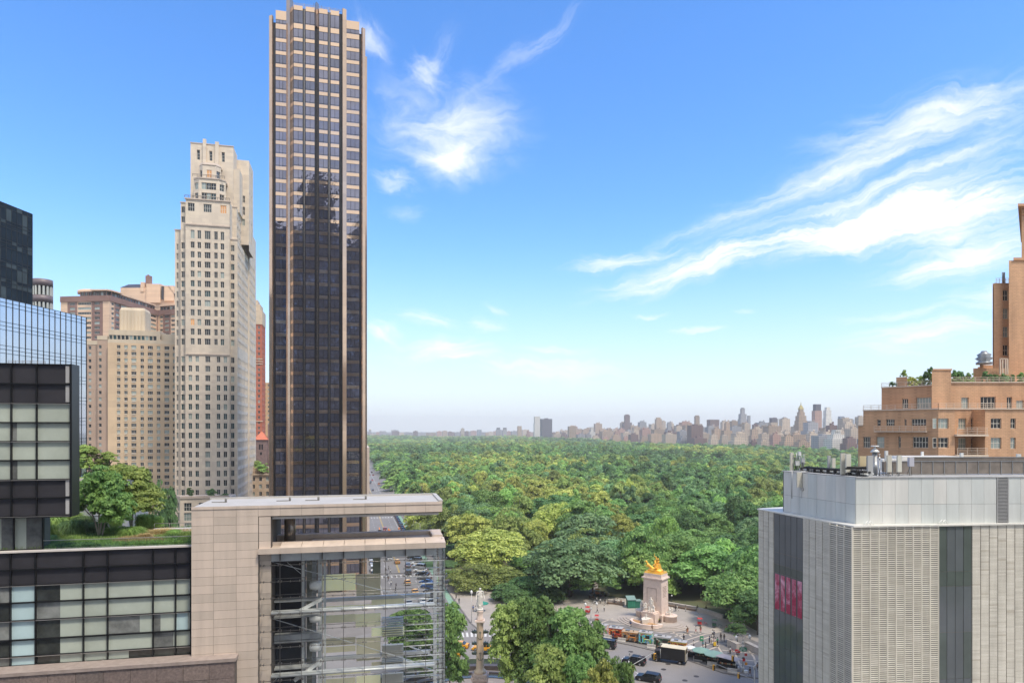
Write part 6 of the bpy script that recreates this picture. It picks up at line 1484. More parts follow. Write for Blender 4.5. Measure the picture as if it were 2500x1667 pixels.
# everything farther away: one woodland object, crowns scattered on points
def node_forest(pts, kinds_idx, rots, scales):
    me = bpy.data.meshes.new('woodland'); me.vertices.add(len(pts)); me.vertices.foreach_set('co', np.array(pts, dtype=np.float32).reshape(-1))
    a = me.attributes.new('kind', 'INT', 'POINT'); a.data.foreach_set('value', np.array(kinds_idx, dtype=np.int32))
    a = me.attributes.new('rot', 'FLOAT', 'POINT'); a.data.foreach_set('value', np.array(rots, dtype=np.float32))
    a = me.attributes.new('scl', 'FLOAT_VECTOR', 'POINT'); a.data.foreach_set('vector', np.array(scales, dtype=np.float32).reshape(-1))
    o = place('woodland', me); o['kind'] = 'stuff'; o['label'] = 'dense green woodland of the park stretching to the skyline'; o['category'] = 'woodland'
    ng = bpy.data.node_groups.new('woodland', 'GeometryNodeTree'); ng.interface.new_socket('Geometry', in_out='INPUT', socket_type='NodeSocketGeometry'); ng.interface.new_socket('Geometry', in_out='OUTPUT', socket_type='NodeSocketGeometry')
    gi = ng.nodes.new('NodeGroupInput'); go = ng.nodes.new('NodeGroupOutput'); jn = ng.nodes.new('GeometryNodeJoinGeometry')
    def attr(n_, t_): q = ng.nodes.new('GeometryNodeInputNamedAttribute'); q.data_type = t_; q.inputs['Name'].default_value = n_; return q.outputs[0]
    kd, rt_, sc_ = attr('kind', 'INT'), attr('rot', 'FLOAT'), attr('scl', 'FLOAT_VECTOR')
    cx = ng.nodes.new('ShaderNodeCombineXYZ'); ng.links.new(rt_, cx.inputs[2])
    seen = {}
    for ob_ in bpy.data.objects:
        if ob_.name.startswith('crown') and ob_.data and ob_.data.name not in seen: seen[ob_.data.name] = ob_
    for i, k in enumerate(kinds*2):
        ob_ = None
        for v_ in ((0,1,2) if i < 6 else (1,2,0)):
            ob_ = seen.get('crown_%s_%d' % (k, v_))
            if ob_: break
        oi = ng.nodes.new('GeometryNodeObjectInfo'); oi.transform_space = 'ORIGINAL'; oi.inputs['Object'].default_value = ob_; oi.inputs['As Instance'].default_value = True
        cp = ng.nodes.new('FunctionNodeCompare'); cp.data_type = 'INT'; cp.operation = 'EQUAL'
        ints = [s for s in cp.inputs if s.type == 'INT']; ng.links.new(kd, ints[0]); ints[1].default_value = i
        ip = ng.nodes.new('GeometryNodeInstanceOnPoints'); ng.links.new(gi.outputs[0], ip.inputs['Points']); ng.links.new(cp.outputs[0], ip.inputs['Selection']); ng.links.new(oi.outputs['Geometry'], ip.inputs['Instance'])
        try: ng.links.new(cx.outputs[0], ip.inputs['Rotation'])
        except Exception: pass
        ng.links.new(sc_, ip.inputs['Scale']); ng.links.new(ip.outputs[0], jn.inputs[0])
    ng.links.new(jn.outputs[0], go.inputs[0]); md = o.modifiers.new('woodland', 'NODES'); md.node_group = ng
    return o
pts, kk, rr_, ss = [], [], [], []
y = YFAR; g = random.Random(9)
nearset = set(near)
for (yy, xx) in cand[300-len(TR):]:
    k = kinds.index(patch(xx, yy))+6*g.randrange(2); pts.append((xx, yy, 3.5)); kk.append(k); rr_.append(g.uniform(0, 6.28)); r_ = g.triangular(6.0, 14.5, 10); h_ = g.triangular(8.5, 19, 13)/1.15; ss.append((r_, r_, h_))
y = 640
while y < 3900:
    st_ = 13.8 if y < 1100 else 16.5 if y < 2000 else 24
    edge = -21.3+ux*((y-209)/uy)+10
    x = edge; xmax = .55*y
    e_lim = lambda x, y: (.972*x+.236*y)            # distance east of the viewpoint along the grid
    while x < xmax:
        X_, Y_ = x+g.uniform(-.42, .42)*st_, y+g.uniform(-.42, .42)*st_; x += st_
        if X_ < edge or e_lim(X_, Y_) > 855: continue
        k = kinds.index(patch(X_*.6, Y_*.6))+6*g.randrange(2); f = st_/13.8; f = 1+(f-1)*.75
        pts.append((X_, Y_, 3.0)); kk.append(k); rr_.append(g.uniform(0, 6.28)); r_ = g.triangular(6.2, 15.5, 10)*f
        und = 2.5*sin(X_*.008+1)+2.5*sin(Y_*.006); ss.append((r_, r_, max(7, (g.triangular(8, 21, 13)+und)/1.15)))
    y += st_*.9
node_forest(pts, kk, rr_, ss)

# ------------------------------------------------------------------ roof gardens
ZT = ztr-.05; YT = lambda py: (CH-ZT)*FP/(py-HY)
sedge = leaf_mat('grass_bright', (.15,.29,.03), (.30,.46,.07), .35); sedge_d = leaf_mat('grass_deep', (.06,.15,.03), (.16,.29,.07)); straw = leaf_mat('grass_straw', (.38,.25,.09), (.50,.38,.13)); garden_leaf = leaf_mat('garden_leaf', (.08,.18,.03), (.20,.33,.05), .35); garden_pale_leaf = leaf_mat('garden_leaf_light', (.16,.26,.03), (.32,.41,.06), .35)  # second garden leaf is a lighter yellow-green of its own
e12, u12 = Vector((cos(R(12)), sin(R(12)), 0)), Vector((-sin(R(12)), cos(R(12)), 0)); O12 = Vector((gx(467,52), 52, 0))
def TL(x, y, z=0): return O12+e12*x+u12*y+Vector((0,0,z))
m = MB(); pts_ = [TL(F.x(-100),1.0) , TL(-.02,1.0), TL(-.02,9.6), TL(-9,11.5), TL(-38,12.5)]
m.prism([(p.x,p.y) for p in pts_], ZT-1.5, ZT, 0); o = m.build('garden_terrace', mat('terrace_soil', (.16,.13,.10), .9, var=.3, scale=1.5)); tag(o, 'flat planted roof terrace on top of the dark glass wing', 'terrace')
def grass_mesh(name, mt, seed, n, h, rad, lean=.6, wd=.02, tuft=True):
    g_ = np.random.default_rng(seed); V = []; 
    a = g_.uniform(0, 2*pi, n); r0 = g_.uniform(0, 1, n)**.5*(rad*.5 if tuft else rad); hh = h*(g_.uniform(.35, 1.1, n) if tuft else g_.uniform(.6, 1.1, n))
    bx, by = r0*np.cos(a), r0*np.sin(a); la = a+g_.normal(0, .6, n) if tuft else g_.uniform(0, 2*pi, n); ln_ = lean*(g_.uniform(0, 1, n)**.7*1.15 if tuft else g_.uniform(.3, 1, n)*hh)
    q = np.zeros((n, 2, 4, 3))
    wx, wy = -np.sin(la)*wd, np.cos(la)*wd
    mx, my, mz = bx+np.cos(la)*ln_*.35, by+np.sin(la)*ln_*.35, hh*.75; ex, ey, ez = bx+np.cos(la)*ln_, by+np.sin(la)*ln_, hh*(1-.25*lean)-(ln_**2*.55 if tuft else 0)
    q[:,0,0] = np.stack([bx-wx,by-wy,bx*0],1); q[:,0,1] = np.stack([bx+wx,by+wy,bx*0],1); q[:,0,2] = np.stack([mx+wx,my+wy,mz],1); q[:,0,3] = np.stack([mx-wx,my-wy,mz],1)
    q[:,1,0] = q[:,0,3]; q[:,1,1] = q[:,0,2]; q[:,1,2] = np.stack([ex+wx*.2,ey+wy*.2,ez],1); q[:,1,3] = np.stack([ex-wx*.2,ey-wy*.2,ez],1)
    N2 = n*2; me = bpy.data.meshes.new(name); me.vertices.add(N2*4); me.vertices.foreach_set('co', q.reshape(-1)); me.loops.add(N2*4); me.loops.foreach_set('vertex_index', np.arange(N2*4)); me.polygons.add(N2)
    me.polygons.foreach_set('loop_start', np.arange(0, N2*4, 4)); me.polygons.foreach_set('loop_total', np.full(N2, 4)); me.update(calc_edges=True); me.materials.append(mt); return me
GM = {'bright': grass_mesh('tuft_bright', sedge, 1, 1500, 1, 1, .75), 'deep': grass_mesh('tuft_deep', sedge_d, 2, 1500, 1, 1, .9), 'straw': grass_mesh('tuft_straw', straw, 3, 900, 1, 1, .5), 'light_green': grass_mesh('tuft_light_green', leaf_mat('grass_light_green', (.25,.40,.04), (.42,.58,.09), .35), 4, 2200, 1, 1, .55)}  # last tuft kind is a lighter green grass
def tuft(label, px, py, wpx, hpx, k, name='ornamental_grass', cat='plant'):
    Y = YT(py); s_ = Y/FP; r = empty(name, label, cat, (gx(px,Y), Y, ZT), rnd.uniform(0,6)); o = place('foliage', GM[k], r); o.scale = (wpx*s_/2, wpx*s_/2, hpx*s_); return r
for t_ in (('deep green fountain grass at the left corner of the roof garden',118,1318,60,44,'bright'),('tall bright grass behind the corner clump',132,1288,70,34,'bright'),('dark arching grass left of the first garden tree',178,1306,66,44,'deep'),('dark arching grass at the foot of the first garden tree',205,1296,60,44,'deep'),
    ('pale grass hidden behind the dark clumps',165,1280,90,32,'light_green'),('small deep grass below the left glass room',120,1330,40,30,'deep'),('low dark grass between the two garden trees',242,1300,50,32,'deep'),('bright green mound between the trees',283,1284,50,34,'light_green'),
    ('bright low mound right of the first tree',285,1304,70,22,'bright'),('bright hummock in the middle of the garden',320,1308,70,26,'bright'),('feathery bright green shrub right of the second tree',355,1293,64,44,'light_green'),('second feathery light green shrub at the right',382,1292,40,36,'light_green'),
    ('straw coloured dry tuft near the glass rail',352,1314,40,14,'straw'),('orange dry tuft beside the straw one',335,1305,40,14,'straw'),('reddish dry patch at the right of the garden',395,1303,70,14,'straw'),('green tuft in front of the right corner',425,1306,40,16,'bright'),('grass tuft behind the glass rail at the right',448,1322,30,18,'bright'),('green tuft touching the stone wall',455,1310,34,16,'bright')):
    tuft(*t_)
# meadow along the rail
lawnm = grass_mesh('meadow', sedge, 8, 26000, .34, 1, .5, .016, tuft=False)
co = np.empty(len(lawnm.vertices)*3); lawnm.vertices.foreach_get('co', co); co = co.reshape(-1,4,3)   # spread over the strip instead of a disc
gg = np.random.default_rng(3); nb = len(co)//2; cen = (co[0::2,0]+co[0::2,1])/2
tx = gg.uniform(-22, -.3, nb); ty = 1.35+gg.uniform(0, 1, nb)**1.3*(5.5+(tx+22)*.22)
for j in range(nb): co[2*j:2*j+2,:,0] += tx[j]-cen[j,0]; co[2*j:2*j+2,:,1] += ty[j]-cen[j,1]
lawnm.vertices.foreach_set('co', co.reshape(-1)); lawnm.update(); lawnm.materials.append(straw); lawnm.materials.append(sedge_d)
mi = np.zeros(len(lawnm.polygons), dtype=np.int32)
for j in range(nb):
    s_ = sin(tx[j]*.9)+sin(ty[j]*1.1+tx[j]*.4); k = 1 if (tx[j] > -7 and ty[j] > 3.2 and s_ > -.2) else (2 if s_ < -.9 else 0); mi[2*j] = mi[2*j+1] = k
lawnm.polygons.foreach_set('material_index', mi)
o = place('meadow_grass', lawnm, None, (O12.x, O12.y, ZT), R(12)); tag(o, 'short meadow grass along the glass rail of the roof garden', 'grass', kind='stuff')
bc = empty('back_kerb', 'white kerb with a thin rail at the back right of the roof garden', 'kerb', TL(-5.5,9.2,ZT), R(9))
m = MB(); m.box(0,5.6,0,.5,-.6,.30); m.box(1.2,5.6,-.9,-.5,-.1,.14); m.build('kerb_body', mat('white_coping', (.62,.58,.54), .5), bc)
m = MB(); m.tube((0,.2,.75),(5.6,.2,.75),.03)
for k in range(5): m.tube((k*1.3,.2,.3),(k*1.3,.2,.75),.02)
m.build('rail', alum, bc)
m = MB(); q = [TL(-17.3,4.1),TL(-11.2,5.0),TL(-11.2,5.9),TL(-17.3,5.4)]; m.face([(p.x,p.y,ZT+.01) for p in q]); q = [TL(-6.8,6.6),TL(-3,7.2),TL(-3,7.8),TL(-6.8,7.2)]; m.face([(p.x,p.y,ZT+.01) for p in q]); struct('garden_path', m, mat('red_gravel', (.36,.25,.20), .9, var=.2, scale=5))
rl = empty('glass_balustrade', 'frameless glass balustrade along the edge of the roof garden', 'railing', TL(0,1.15,ZT), R(12))
m = MB(); x0 = F.x(105,1.1); n_ = 9
for k in range(n_): m.box(x0+(-.05-x0)*k/n_+.02, x0+(-.05-x0)*(k+1)/n_-.02, 0, .015, 0, .72)
m.build('glass_pane', clear_glass('rail_glass', (.86,.94,.90), .06), rl)
m = MB(); m.box(x0, -.05, -.02, .035, .72, .76); m.build('top_rail', alum, rl)
# two multi-stem garden trees
gcm = crown_mesh('garden_crown_a', garden_leaf, 41, nclump=330, per=75, leaf=.05, rz=.85, lobes=12, droop=.05)
gcm2 = crown_mesh('garden_crown_b', garden_pale_leaf, 52, nclump=320, per=70, leaf=.048, rz=.9, lobes=12, droop=.05)
gtr = trunk_mesh('garden_trunk', bark_p, 3, .42, .028, .5, n=7, stems=4, top=1.9)
Y1 = YT(1311); s1 = Y1/FP; tree('first garden tree, deep green and multi-stemmed, left of the roof garden', gx(246,Y1), Y1, ZT+ (1311-1132)*s1-ZT, 76*s1, 'mid', 0, name='garden_tree', group='roof garden trees', z0=ZT, crown_low=1.2, rz=.4, trunkm=gtr, cm=gcm)
Y2 = YT(1296); s2 = Y2/FP; tree('second garden tree, lighter yellow-green, right of the first one', gx(322,Y2), Y2, (1296-1128)*s2, 78*s2, 'mid', 0, name='garden_tree', group='roof garden trees', z0=ZT, crown_low=1.3, rz=2.0, trunkm=gtr, cm=gcm2)
# upper roof terrace at the left, farther back
Yb = 95.0; zb2_ = gz(1170, Yb); ut = empty('upper_terrace', 'white edged upper roof terrace with lawn behind the panel block', 'terrace', (gx(175,Yb), Yb, 0), R(12))
wfar = gx(300,Yb)-gx(175,Yb)
m = MB(); m.box(-8, wfar, 0, 9, zb2_-12, zb2_, 0); m.box(-8, wfar, -.2, .1, zb2_-.3, zb2_+.15, 1)
pgrey = mat('grey_wall_panel', (.30,.32,.34), .4, var=.2, scale=.5); palew = mat('pale_wall', (.50,.49,.44), .7, var=.1)
m.build('wall', [pgrey, palew], ut); m = MB()
for k in range(8): m.box(-3+k*1.9, -2.95+k*1.9, -.06, .02, zb2_-12, zb2_-.3)
for k in range(6): m.box(-8, wfar, -.06, .02, zb2_-2.2*k-1.0, zb2_-2.2*k-.95)
m.build('joint_line', blackf, ut)
m = MB(); m.box(-2, .9, -1.5, 0, zb2_-14, zb2_+1.0, 0); m.build('end_wall', palew, ut)
m = MB(); m.face([(-8,.2,zb2_+.03),(wfar-.1,.2,zb2_+.03),(wfar-.1,5,zb2_+.03),(-8,5,zb2_+.03)]); m.build('lawn', mat('lawn_yellow_green', (.16,.24,.04), .9, var=.2), ut)  # lawn in a yellower green
gs = crown_mesh('terrace_crown', garden_pale_leaf, 63, nclump=90, per=70, leaf=.075, rz=.95, lobes=8)
for i, (px, tp, w_, lab, cmx) in enumerate(((196,1083,64,'leftmost leafy tree on the upper terrace', gs),(232,1088,60,'middle leafy tree on the upper terrace', gs),(268,1100,56,'right leafy tree on the upper terrace, slightly yellow', gs))):
    Y = Yb+5+i; tree(lab, gx(px,Y), Y, gz(tp,Y)-zb2_, w_*Y/FP/2*1.1, 'bright', i, name='terrace_tree', group='trees on the upper terrace', z0=zb2_, crown_low=1.0, cm=cmx)
hg = crown_mesh('hedge', LEAF['dark'], 71, nclump=60, per=70, leaf=.06, rz=.5)
r = empty('hedge', 'clipped dark hedge under the trees of the upper terrace', 'hedge', (gx(238,Yb+7),Yb+7,zb2_)); o = place('foliage', hg, r, (0,0,0)); o.scale = (2.6,1.0,1.3)
ptree('dark ground tree between the tan block and the limestone tower', 400, 215, 1165, 70, 'dark', 0, crown_low=8, name='city_tree')
ptree('dark ground tree behind the second garden tree', 330, 225, 1150, 80, 'dark', 1, crown_low=8, name='city_tree')
for i, (px, tp, lab) in enumerate(((462,1190,'small tree at the left on the low limestone roof'),(516,1192,'small tree in the middle of the low limestone roof'),(547,1204,'little shrub at the right of the low limestone roof'))):
    Y = 243; tree(lab, gx(px,Y), Y, gz(tp,Y)-gz(1217,238), 2.2, 'dark', i, name='roof_tree', z0=gz(1217,238), crown_low=.4)
Y = 304; tree('small green shrub on the terrace below the church tower', gx(641,Y), Y, 4.5, 4.2, 'bright', 1, name='roof_shrub', z0=gz(1150,Y), crown_low=.1); tree('grey green shrub beside the green one below the church tower', gx(625,Y+3), Y+3, 5.0, 3.6, 'olive', 1, name='roof_shrub', z0=gz(1150,Y), crown_low=.1)
# plants on the orange brick terraces
for i, (px, tp, w_, k, Y, bz, lab) in enumerate(((2180,931,18,'dark',104.5,zAt,'small dark bush at the left end of the brick roof terrace'),(2206,902,16,'olive',105,gz(921,104),'thin wispy plant on the brick chimney block'),(2225,918,30,'yellow',104.5,zAt,'yellowish bush beside the brick chimney'),(2245,916,26,'olive',104.5,zAt,'olive bush left of the tall brick pier'),(2266,894,24,'dark',103.5,zAt,'tall dark conifer left of the brick pier'),(2328,902,30,'dark',104,zAt+.4,'dark fir right of the brick pier'),(2345,904,26,'blue',104.5,zAt+.4,'bluish fir on the brick terrace'),(2334,920,26,'mid',103,zAt+.4,'low green bush below the dark fir'),(2368,908,26,'bright',103.5,zAt+.4,'bright green bush in front of the roof hut'),(2410,905,28,'dark',102.5,zAt+.4,'spreading dark fir before the turbine hut'),(2436,912,24,'dark',102.5,zAt+.4,'dark bush left of the brick tower base'),(2450,910,26,'blue',103,zAt+.4,'dark blue bush at the foot of the brick tower'),(2472,914,20,'dark',102.5,zAt+.4,'small bush right of the tower foot'),(2495,908,26,'mid',102.5,zAt+.4,'green bush at the right picture edge'))):
    tree(lab, gx(px,Y), Y, gz(tp,Y)-bz, w_*Y/FP/2*1.15, k, i % 3, name='terrace_shrub', group='plants on the brick roof terraces', z0=bz, crown_low=.1)
# ================================================================== vehicles
tyre = mat('tyre', (.015,.015,.016), .8, var=0); rimm = mat('rim', (.45,.45,.46), .3, .8, var=0); carglass = mat('car_glass', (.015,.018,.022), .05, spec=.8, var=0)
lampw = mat('headlight_glass', (.7,.7,.7), .1, var=0); lampr = mat('taillight_red', (.45,.02,.015), .2, var=0); black_pl = mat('black_plastic', (.02,.02,.02), .6, var=0)
def paint(n, c, metal=.2): return mat('paint_'+n, c, .32, metal, var=0, coat=.25)
PAINT = {'black': paint('black', (.012,.012,.014)), 'white': paint('white', (.72,.72,.70), 0), 'silver': paint('silver', (.42,.43,.44), .5), 'grey': paint('grey', (.13,.14,.15), .4), 'yellow': paint('yellow', (.75,.36,.02), 0), 'red': paint('red', (.42,.03,.02), 0), 'blue': paint('blue', (.03,.08,.22), .3), 'orange': paint('orange', (.78,.22,.02), 0)}
PROF = {'sedan': (4.75,1.82,[(-2.37,.35,.62,.62),(-2.25,.22,.88,.88),(-1.65,.2,.98,.98),(-1.0,.2,.96,1.40),(.25,.2,.93,1.42),(1.05,.2,.93,.93),(2.05,.2,.80,.80),(2.37,.3,.55,.55)]),
 'suv': (4.9,1.95,[(-2.45,.4,.8,.8),(-2.40,.28,1.05,1.1),(-2.15,.25,1.08,1.66),(-1.0,.25,1.05,1.74),(.45,.25,1.02,1.70),(1.15,.25,1.06,1.06),(2.2,.25,.98,.98),(2.45,.35,.65,.65)]),
 'van': (5.2,2.0,[(-2.6,.4,.9,.9),(-2.55,.3,1.1,1.3),(-2.45,.28,1.12,2.0),(.9,.28,1.1,2.02),(1.7,.28,1.12,1.14),(2.45,.28,.95,.95),(2.6,.35,.6,.6)])}
def make_vehicle(kind, col, name='parked_car', taxi=False, rails=False):
    L, W, st_ = PROF[kind]; hw = W/2
    r = empty(name, 'car', 'car'); b = MB(); g = MB()
    def ringp(s, z, f=1.0): return [(s[0], -hw*f, z), (s[0], hw*f, z)]
    for s, t in zip(st_, st_[1:]):
        fr = lambda q: .84 if q[3] > q[2]+.05 else .95
        for sd in (-1, 1):
            A, B_ = (s[0],sd*hw*.97,s[1]), (t[0],sd*hw*.97,t[1]); M1, M2 = (s[0],sd*hw,(s[1]+s[2])/2), (t[0],sd*hw,(t[1]+t[2])/2); C_, D_ = (s[0],sd*hw*.95,s[2]), (t[0],sd*hw*.95,t[2])
            q = [A,B_,M2,M1] if sd < 0 else [B_,A,M1,M2]; b.face(q, 0, True); q = [M1,M2,D_,C_] if sd < 0 else [M2,M1,C_,D_]; b.face(q, 0, True)
            if s[3] > s[2]+.05 or t[3] > t[2]+.05:
                E_, F_ = (s[0],sd*hw*fr(s),s[3]), (t[0],sd*hw*fr(t),t[3])
                pts = [C_,D_] + ([F_] if t[3] > t[2]+.05 else []) + ([E_] if s[3] > s[2]+.05 else [])
                if len(pts) > 2: g.face(pts if sd < 0 else pts[::-1], 0)
        slope = abs(t[3]-s[3]) > .25
        q = [(s[0],-hw*fr(s),s[3]),(t[0],-hw*fr(t),t[3]),(t[0],hw*fr(t),t[3]),(s[0],hw*fr(s),s[3])]
        (g if slope else b).face(q, 0, not slope)
        b.face([(s[0],hw*.97,s[1]),(t[0],hw*.97,t[1]),(t[0],-hw*.97,t[1]),(s[0],-hw*.97,s[1])], 0)
    for s, fl in ((st_[0], 1), (st_[-1], 0)):
        q = [(s[0],-hw*.97,s[1]),(s[0],hw*.97,s[1]),(s[0],hw*.95,s[2]),(s[0],-hw*.95,s[2])]; b.face(q[::-1] if fl else q, 0)
    ins = [s for s in st_ if s[3] > s[2]+.05]
    for s in ins[:-1]+ins[-1:]:                     # pillars
        for sd in (-1, 1): b.bar((s[0],sd*hw*.96,s[2]), (s[0],sd*hw*.85,s[3]), .07, .07)
    b.build('body', col, r); g.build('window_glass', carglass, r)
    for x in (-L*.31, L*.31):
        for sd in (-1, 1):
            m = MB(); m.tube((x,sd*(hw-.22),.34),(x,sd*(hw+.015),.34),.34,n=16,m=0); m.tube((x,sd*(hw+.01),.34),(x,sd*(hw+.03),.34),.21,n=12,m=1); m.build('wheel', [tyre, rimm], r)
    for sd in (-1, 1):
        f = st_[-2]; m = MB(); m.box(f[0]+.05, st_[-1][0]+.02, sd*hw*.62-.22, sd*hw*.62+.22, f[2]-.26, f[2]-.10); m.build('headlight', lampw, r)
        f = st_[1]; m = MB(); m.box(st_[0][0]-.02, st_[0][0]+.12, sd*hw*.80-.12, sd*hw*.80+.12, f[2]-.30, f[2]-.06); m.build('taillight', lampr, r)
    m = MB(); m.box(st_[0][0]-.03, st_[0][0]+.1, -hw*.9, hw*.9, .28, .45); m.box(st_[-1][0]-.1, st_[-1][0]+.03, -hw*.9, hw*.9, .26, .42); m.build('bumper', black_pl, r)
    if taxi: m = MB(); m.prism([(-.25,-.35),(-.05,-.35),(-.05,.35),(-.25,.35)], 1.42, 1.60, 0, scale_top=.8); m.build('roof_sign', mat('taxi_sign', (.8,.8,.75), .4, var=0), r)
    if rails:
        m = MB(); zt = max(s[3] for s in st_)
        for sd in (-1,1): m.tube((-1.9,sd*.72,zt+.02),(.4,sd*.72,zt+.02),.03)
        m.build('roof_rail', rimm, r)
    return r
protos = {}
def vehicle(kind, cn, x, y, rz, label, group=None, taxi=False, rails=False, z=.02, s=1.0, cat='car'):
    key = (kind, taxi, rails); nm = 'taxi' if taxi else {'sedan':'car','suv':'sport_utility_vehicle','van':'van'}[kind]
    if key not in protos:
        r = make_vehicle(kind, PAINT[cn], nm, taxi, rails); kids(r); protos[key] = r; r.location = (x,y,z); r.rotation_euler = (0,0,rz); r.scale = (s,)*3; kc = [c for c in KIDS[r.name] if c.name.startswith('body')][0]; kc.material_slots[0].link = 'OBJECT'; kc.material_slots[0].material = PAINT[cn]
    else: r = copy_tree(protos[key], (x,y,z), rz, mats={'body': {0: PAINT[cn]}}, scale=s)
    r['label'] = label; r['category'] = cat if not taxi else 'taxi'
    if group: r['group'] = group
    return r
hdg = lambda px0, py0, px1, py1: atan2(gnd(px1,py1).y-gnd(px0,py0).y, gnd(px1,py1).x-gnd(px0,py0).x)
def veh_px(kind, cn, px, py, rz, label, **k): p = gnd(px, py); return vehicle(kind, cn, p.x, p.y, rz, label, **k)
rz_l = R(149)
veh_px('van', 'black', 1476, 1580, R(158), 'black passenger van half hidden by the circle trees', rails=True)
veh_px('suv', 'black', 1548, 1619, R(152), 'black sport utility vehicle between the small green tree and the box truck', rails=True)
veh_px('suv', 'black', 1583, 1661, R(152), 'black station wagon at the bottom edge of the circle road', rails=False)
# avenue traffic
adir = atan2(uy, ux); cnt = {}
cols_ = ['black','black','silver','white','grey','blue','black','silver','grey','white','red']
ORD = ['first','second','third','fourth','fifth','sixth','seventh','eighth','ninth','tenth','eleventh','twelfth','thirteenth','fourteenth','fifteenth','sixteenth','seventeenth','eighteenth','nineteenth','twentieth','twenty-first','twenty-second','twenty-third','twenty-fourth','twenty-fifth','twenty-sixth','twenty-seventh','twenty-eighth','twenty-ninth','thirtieth','thirty-first','thirty-second','thirty-third','thirty-fourth','thirty-fifth','thirty-sixth','thirty-seventh','thirty-eighth','thirty-ninth','fortieth']
g = random.Random(21)
for i in range(13):                                # angled row near the circle
    x, y = cpw(-24+i*6.1, 5.2); k = g.choice(['sedan','sedan','suv']); c = ['silver','black','grey','black','blue','blue','grey','black','white','silver','white','grey','black'][i]
    vehicle(k, c, x, y, adir+R(62), '%s %s, %s in the angled row beside the bike lane' % (c, {'sedan':'car','suv':'SUV'}[k], ORD[i]), 'cars angle-parked along the park kerb')
for i in range(34):
    x, y = cpw(62+i*6.3+g.uniform(-.3,.3), 3.4); k = g.choice(['sedan','suv','sedan']); c = g.choice(['black','black','black','grey','black','silver'])
    vehicle(k, c, x, y, adir, '%s %s, %s in the long parked row beside the bike lane' % (c, {'sedan':'car','suv':'SUV'}[k], ORD[i]), 'cars parked on the park side of the avenue')
for i in range(38):
    if i in (4, 11, 12, 20): continue
    x, y = cpw(10+i*6.4+g.uniform(-.3,.3), 21.4); k = g.choice(['sedan','suv','sedan','van']); c = g.choice(['white','silver','grey','black','white','red','silver'])
    vehicle(k, c, x, y, adir+pi, '%s %s, %s in the parked row on the building side' % (c, {'sedan':'car','suv':'SUV','van':'van'}[k], ORD[i]), 'cars parked on the building side of the avenue')
for (k, c, px, py, tx, lab) in (('sedan','yellow',970,1374,1,'yellow taxi beyond the near crossing'),('sedan','yellow',1013,1448,1,'yellow taxi nearest the circle on the avenue'),('sedan','yellow',995,1425,1,'yellow taxi behind a glass joint on the avenue'),('suv','grey',997,1400,0,'grey sport utility vehicle stopped at the crossing'),('sedan','silver',996,1382,0,'silver car right behind the crossing'),('van','white',951,1366,0,'white van on the far side of the avenue'),('sedan','white',998,1475,0,'white car at the mouth of the avenue'),('sedan','white',1031,1472,0,'second white car at the mouth of the avenue'),
    ('van','orange',925,1183,0,'orange truck alone in the empty road'),('sedan','red',902,1160,0,'red car far up the avenue'),('sedan','red',909,1173,0,'small red car beyond the orange truck'),('sedan','black',905,1178,0,'dark car far up the avenue'),('suv','red',940,1296,0,'red car waiting beside the yellow machine'),('sedan','white',921,1222,0,'white car at the far crossing'),('sedan','blue',928,1230,0,'blue car by the far crossing'),('sedan','yellow',918,1215,1,'taxi at the far crossing')):
    veh_px(k, c, px, py, adir+(0 if px > 960 else pi), lab, taxi=bool(tx), s=1.0)
for i in range(30):
    s = 330+i*17+g.uniform(-4,4); d = g.choice([3.4,7,10.5,14.5,18,21.4]); c = g.choice(cols_); x, y = cpw(s, d)
    vehicle('sedan', c, x, y, adir, '%s car far up the avenue, %s of the distant ones' % (c, ORD[i]), 'distant cars on the avenue')
for (px, py, c, lab) in ((1120,1580,'yellow','taxi passing left of the column behind leaves'),(1178,1586,'yellow','taxi just behind the column shaft'),(1100,1600,'yellow','taxi hidden in the left circle tree')):
    veh_px('sedan', c, px, py, R(172), lab, taxi=True)
# construction machine on the avenue
p = gnd(927, 1309); cmn = empty('construction_machine', 'yellow and orange digger working on the avenue', 'digger', (p.x,p.y,.02), adir); yp = PAINT['yellow']
m = MB(); m.box(-2.2,2.0,-1.1,1.1,.9,1.9); m.prism([(-2.2,-1.1),(-1,-1.1),(-1,1.1),(-2.2,1.1)],1.9,2.4,0,scale_top=.9); m.build('body', yp, cmn); m = MB(); m.prism([(0,-.9),(1.6,-.9),(1.6,.9),(0,.9)],1.9,3.1,0,scale_top=.9); m.build('cab', carglass, cmn)
m = MB(); m.bar((1.8,0,1.8),(3.8,0,3.6),.35,.35); m.bar((3.8,0,3.6),(5.2,0,1.6),.3,.3); m.box(4.8,5.6,-.5,.5,.9,1.6); m.build('arm', PAINT['orange'], cmn); m = MB()
for s_ in (-1,1): m.box(-2.1,2.1,s_*1.1-.3,s_*1.1+.3,.05,.85)
m.build('track', tyre, cmn)
for k in range(6):
    p = gnd(1000-k*13 if k < 3 else 940+k*3, 1286+k*3); r = empty('traffic_barrel', 'orange construction barrel on the avenue, %s from the right' % ORD[k], 'barrel', (p.x,p.y,.02), 0, 'construction barrels'); m = MB(); m.lathe(0,0,[(.36,0),(.34,.12),(.3,.5),(.24,1.05),(.1,1.12)],12,0); m.build('barrel_body', PAINT['orange'], r)
for k, (px, py) in enumerate(((1631,1620),(1620,1633),(1540,1590),(1700,1650),(1672,1660))):
    r = empty('manhole_cover', 'round dark manhole cover in the circle road, %s from the left' % ['third','second','first','fifth','fourth'][k], 'manhole', gnd(px, py, .014)); m = MB(); m.lathe(0,0,[(.55,0),(.55,.012)],20,0); m.build('cover', mat('iron_cover', (.05,.045,.045), .7), r)
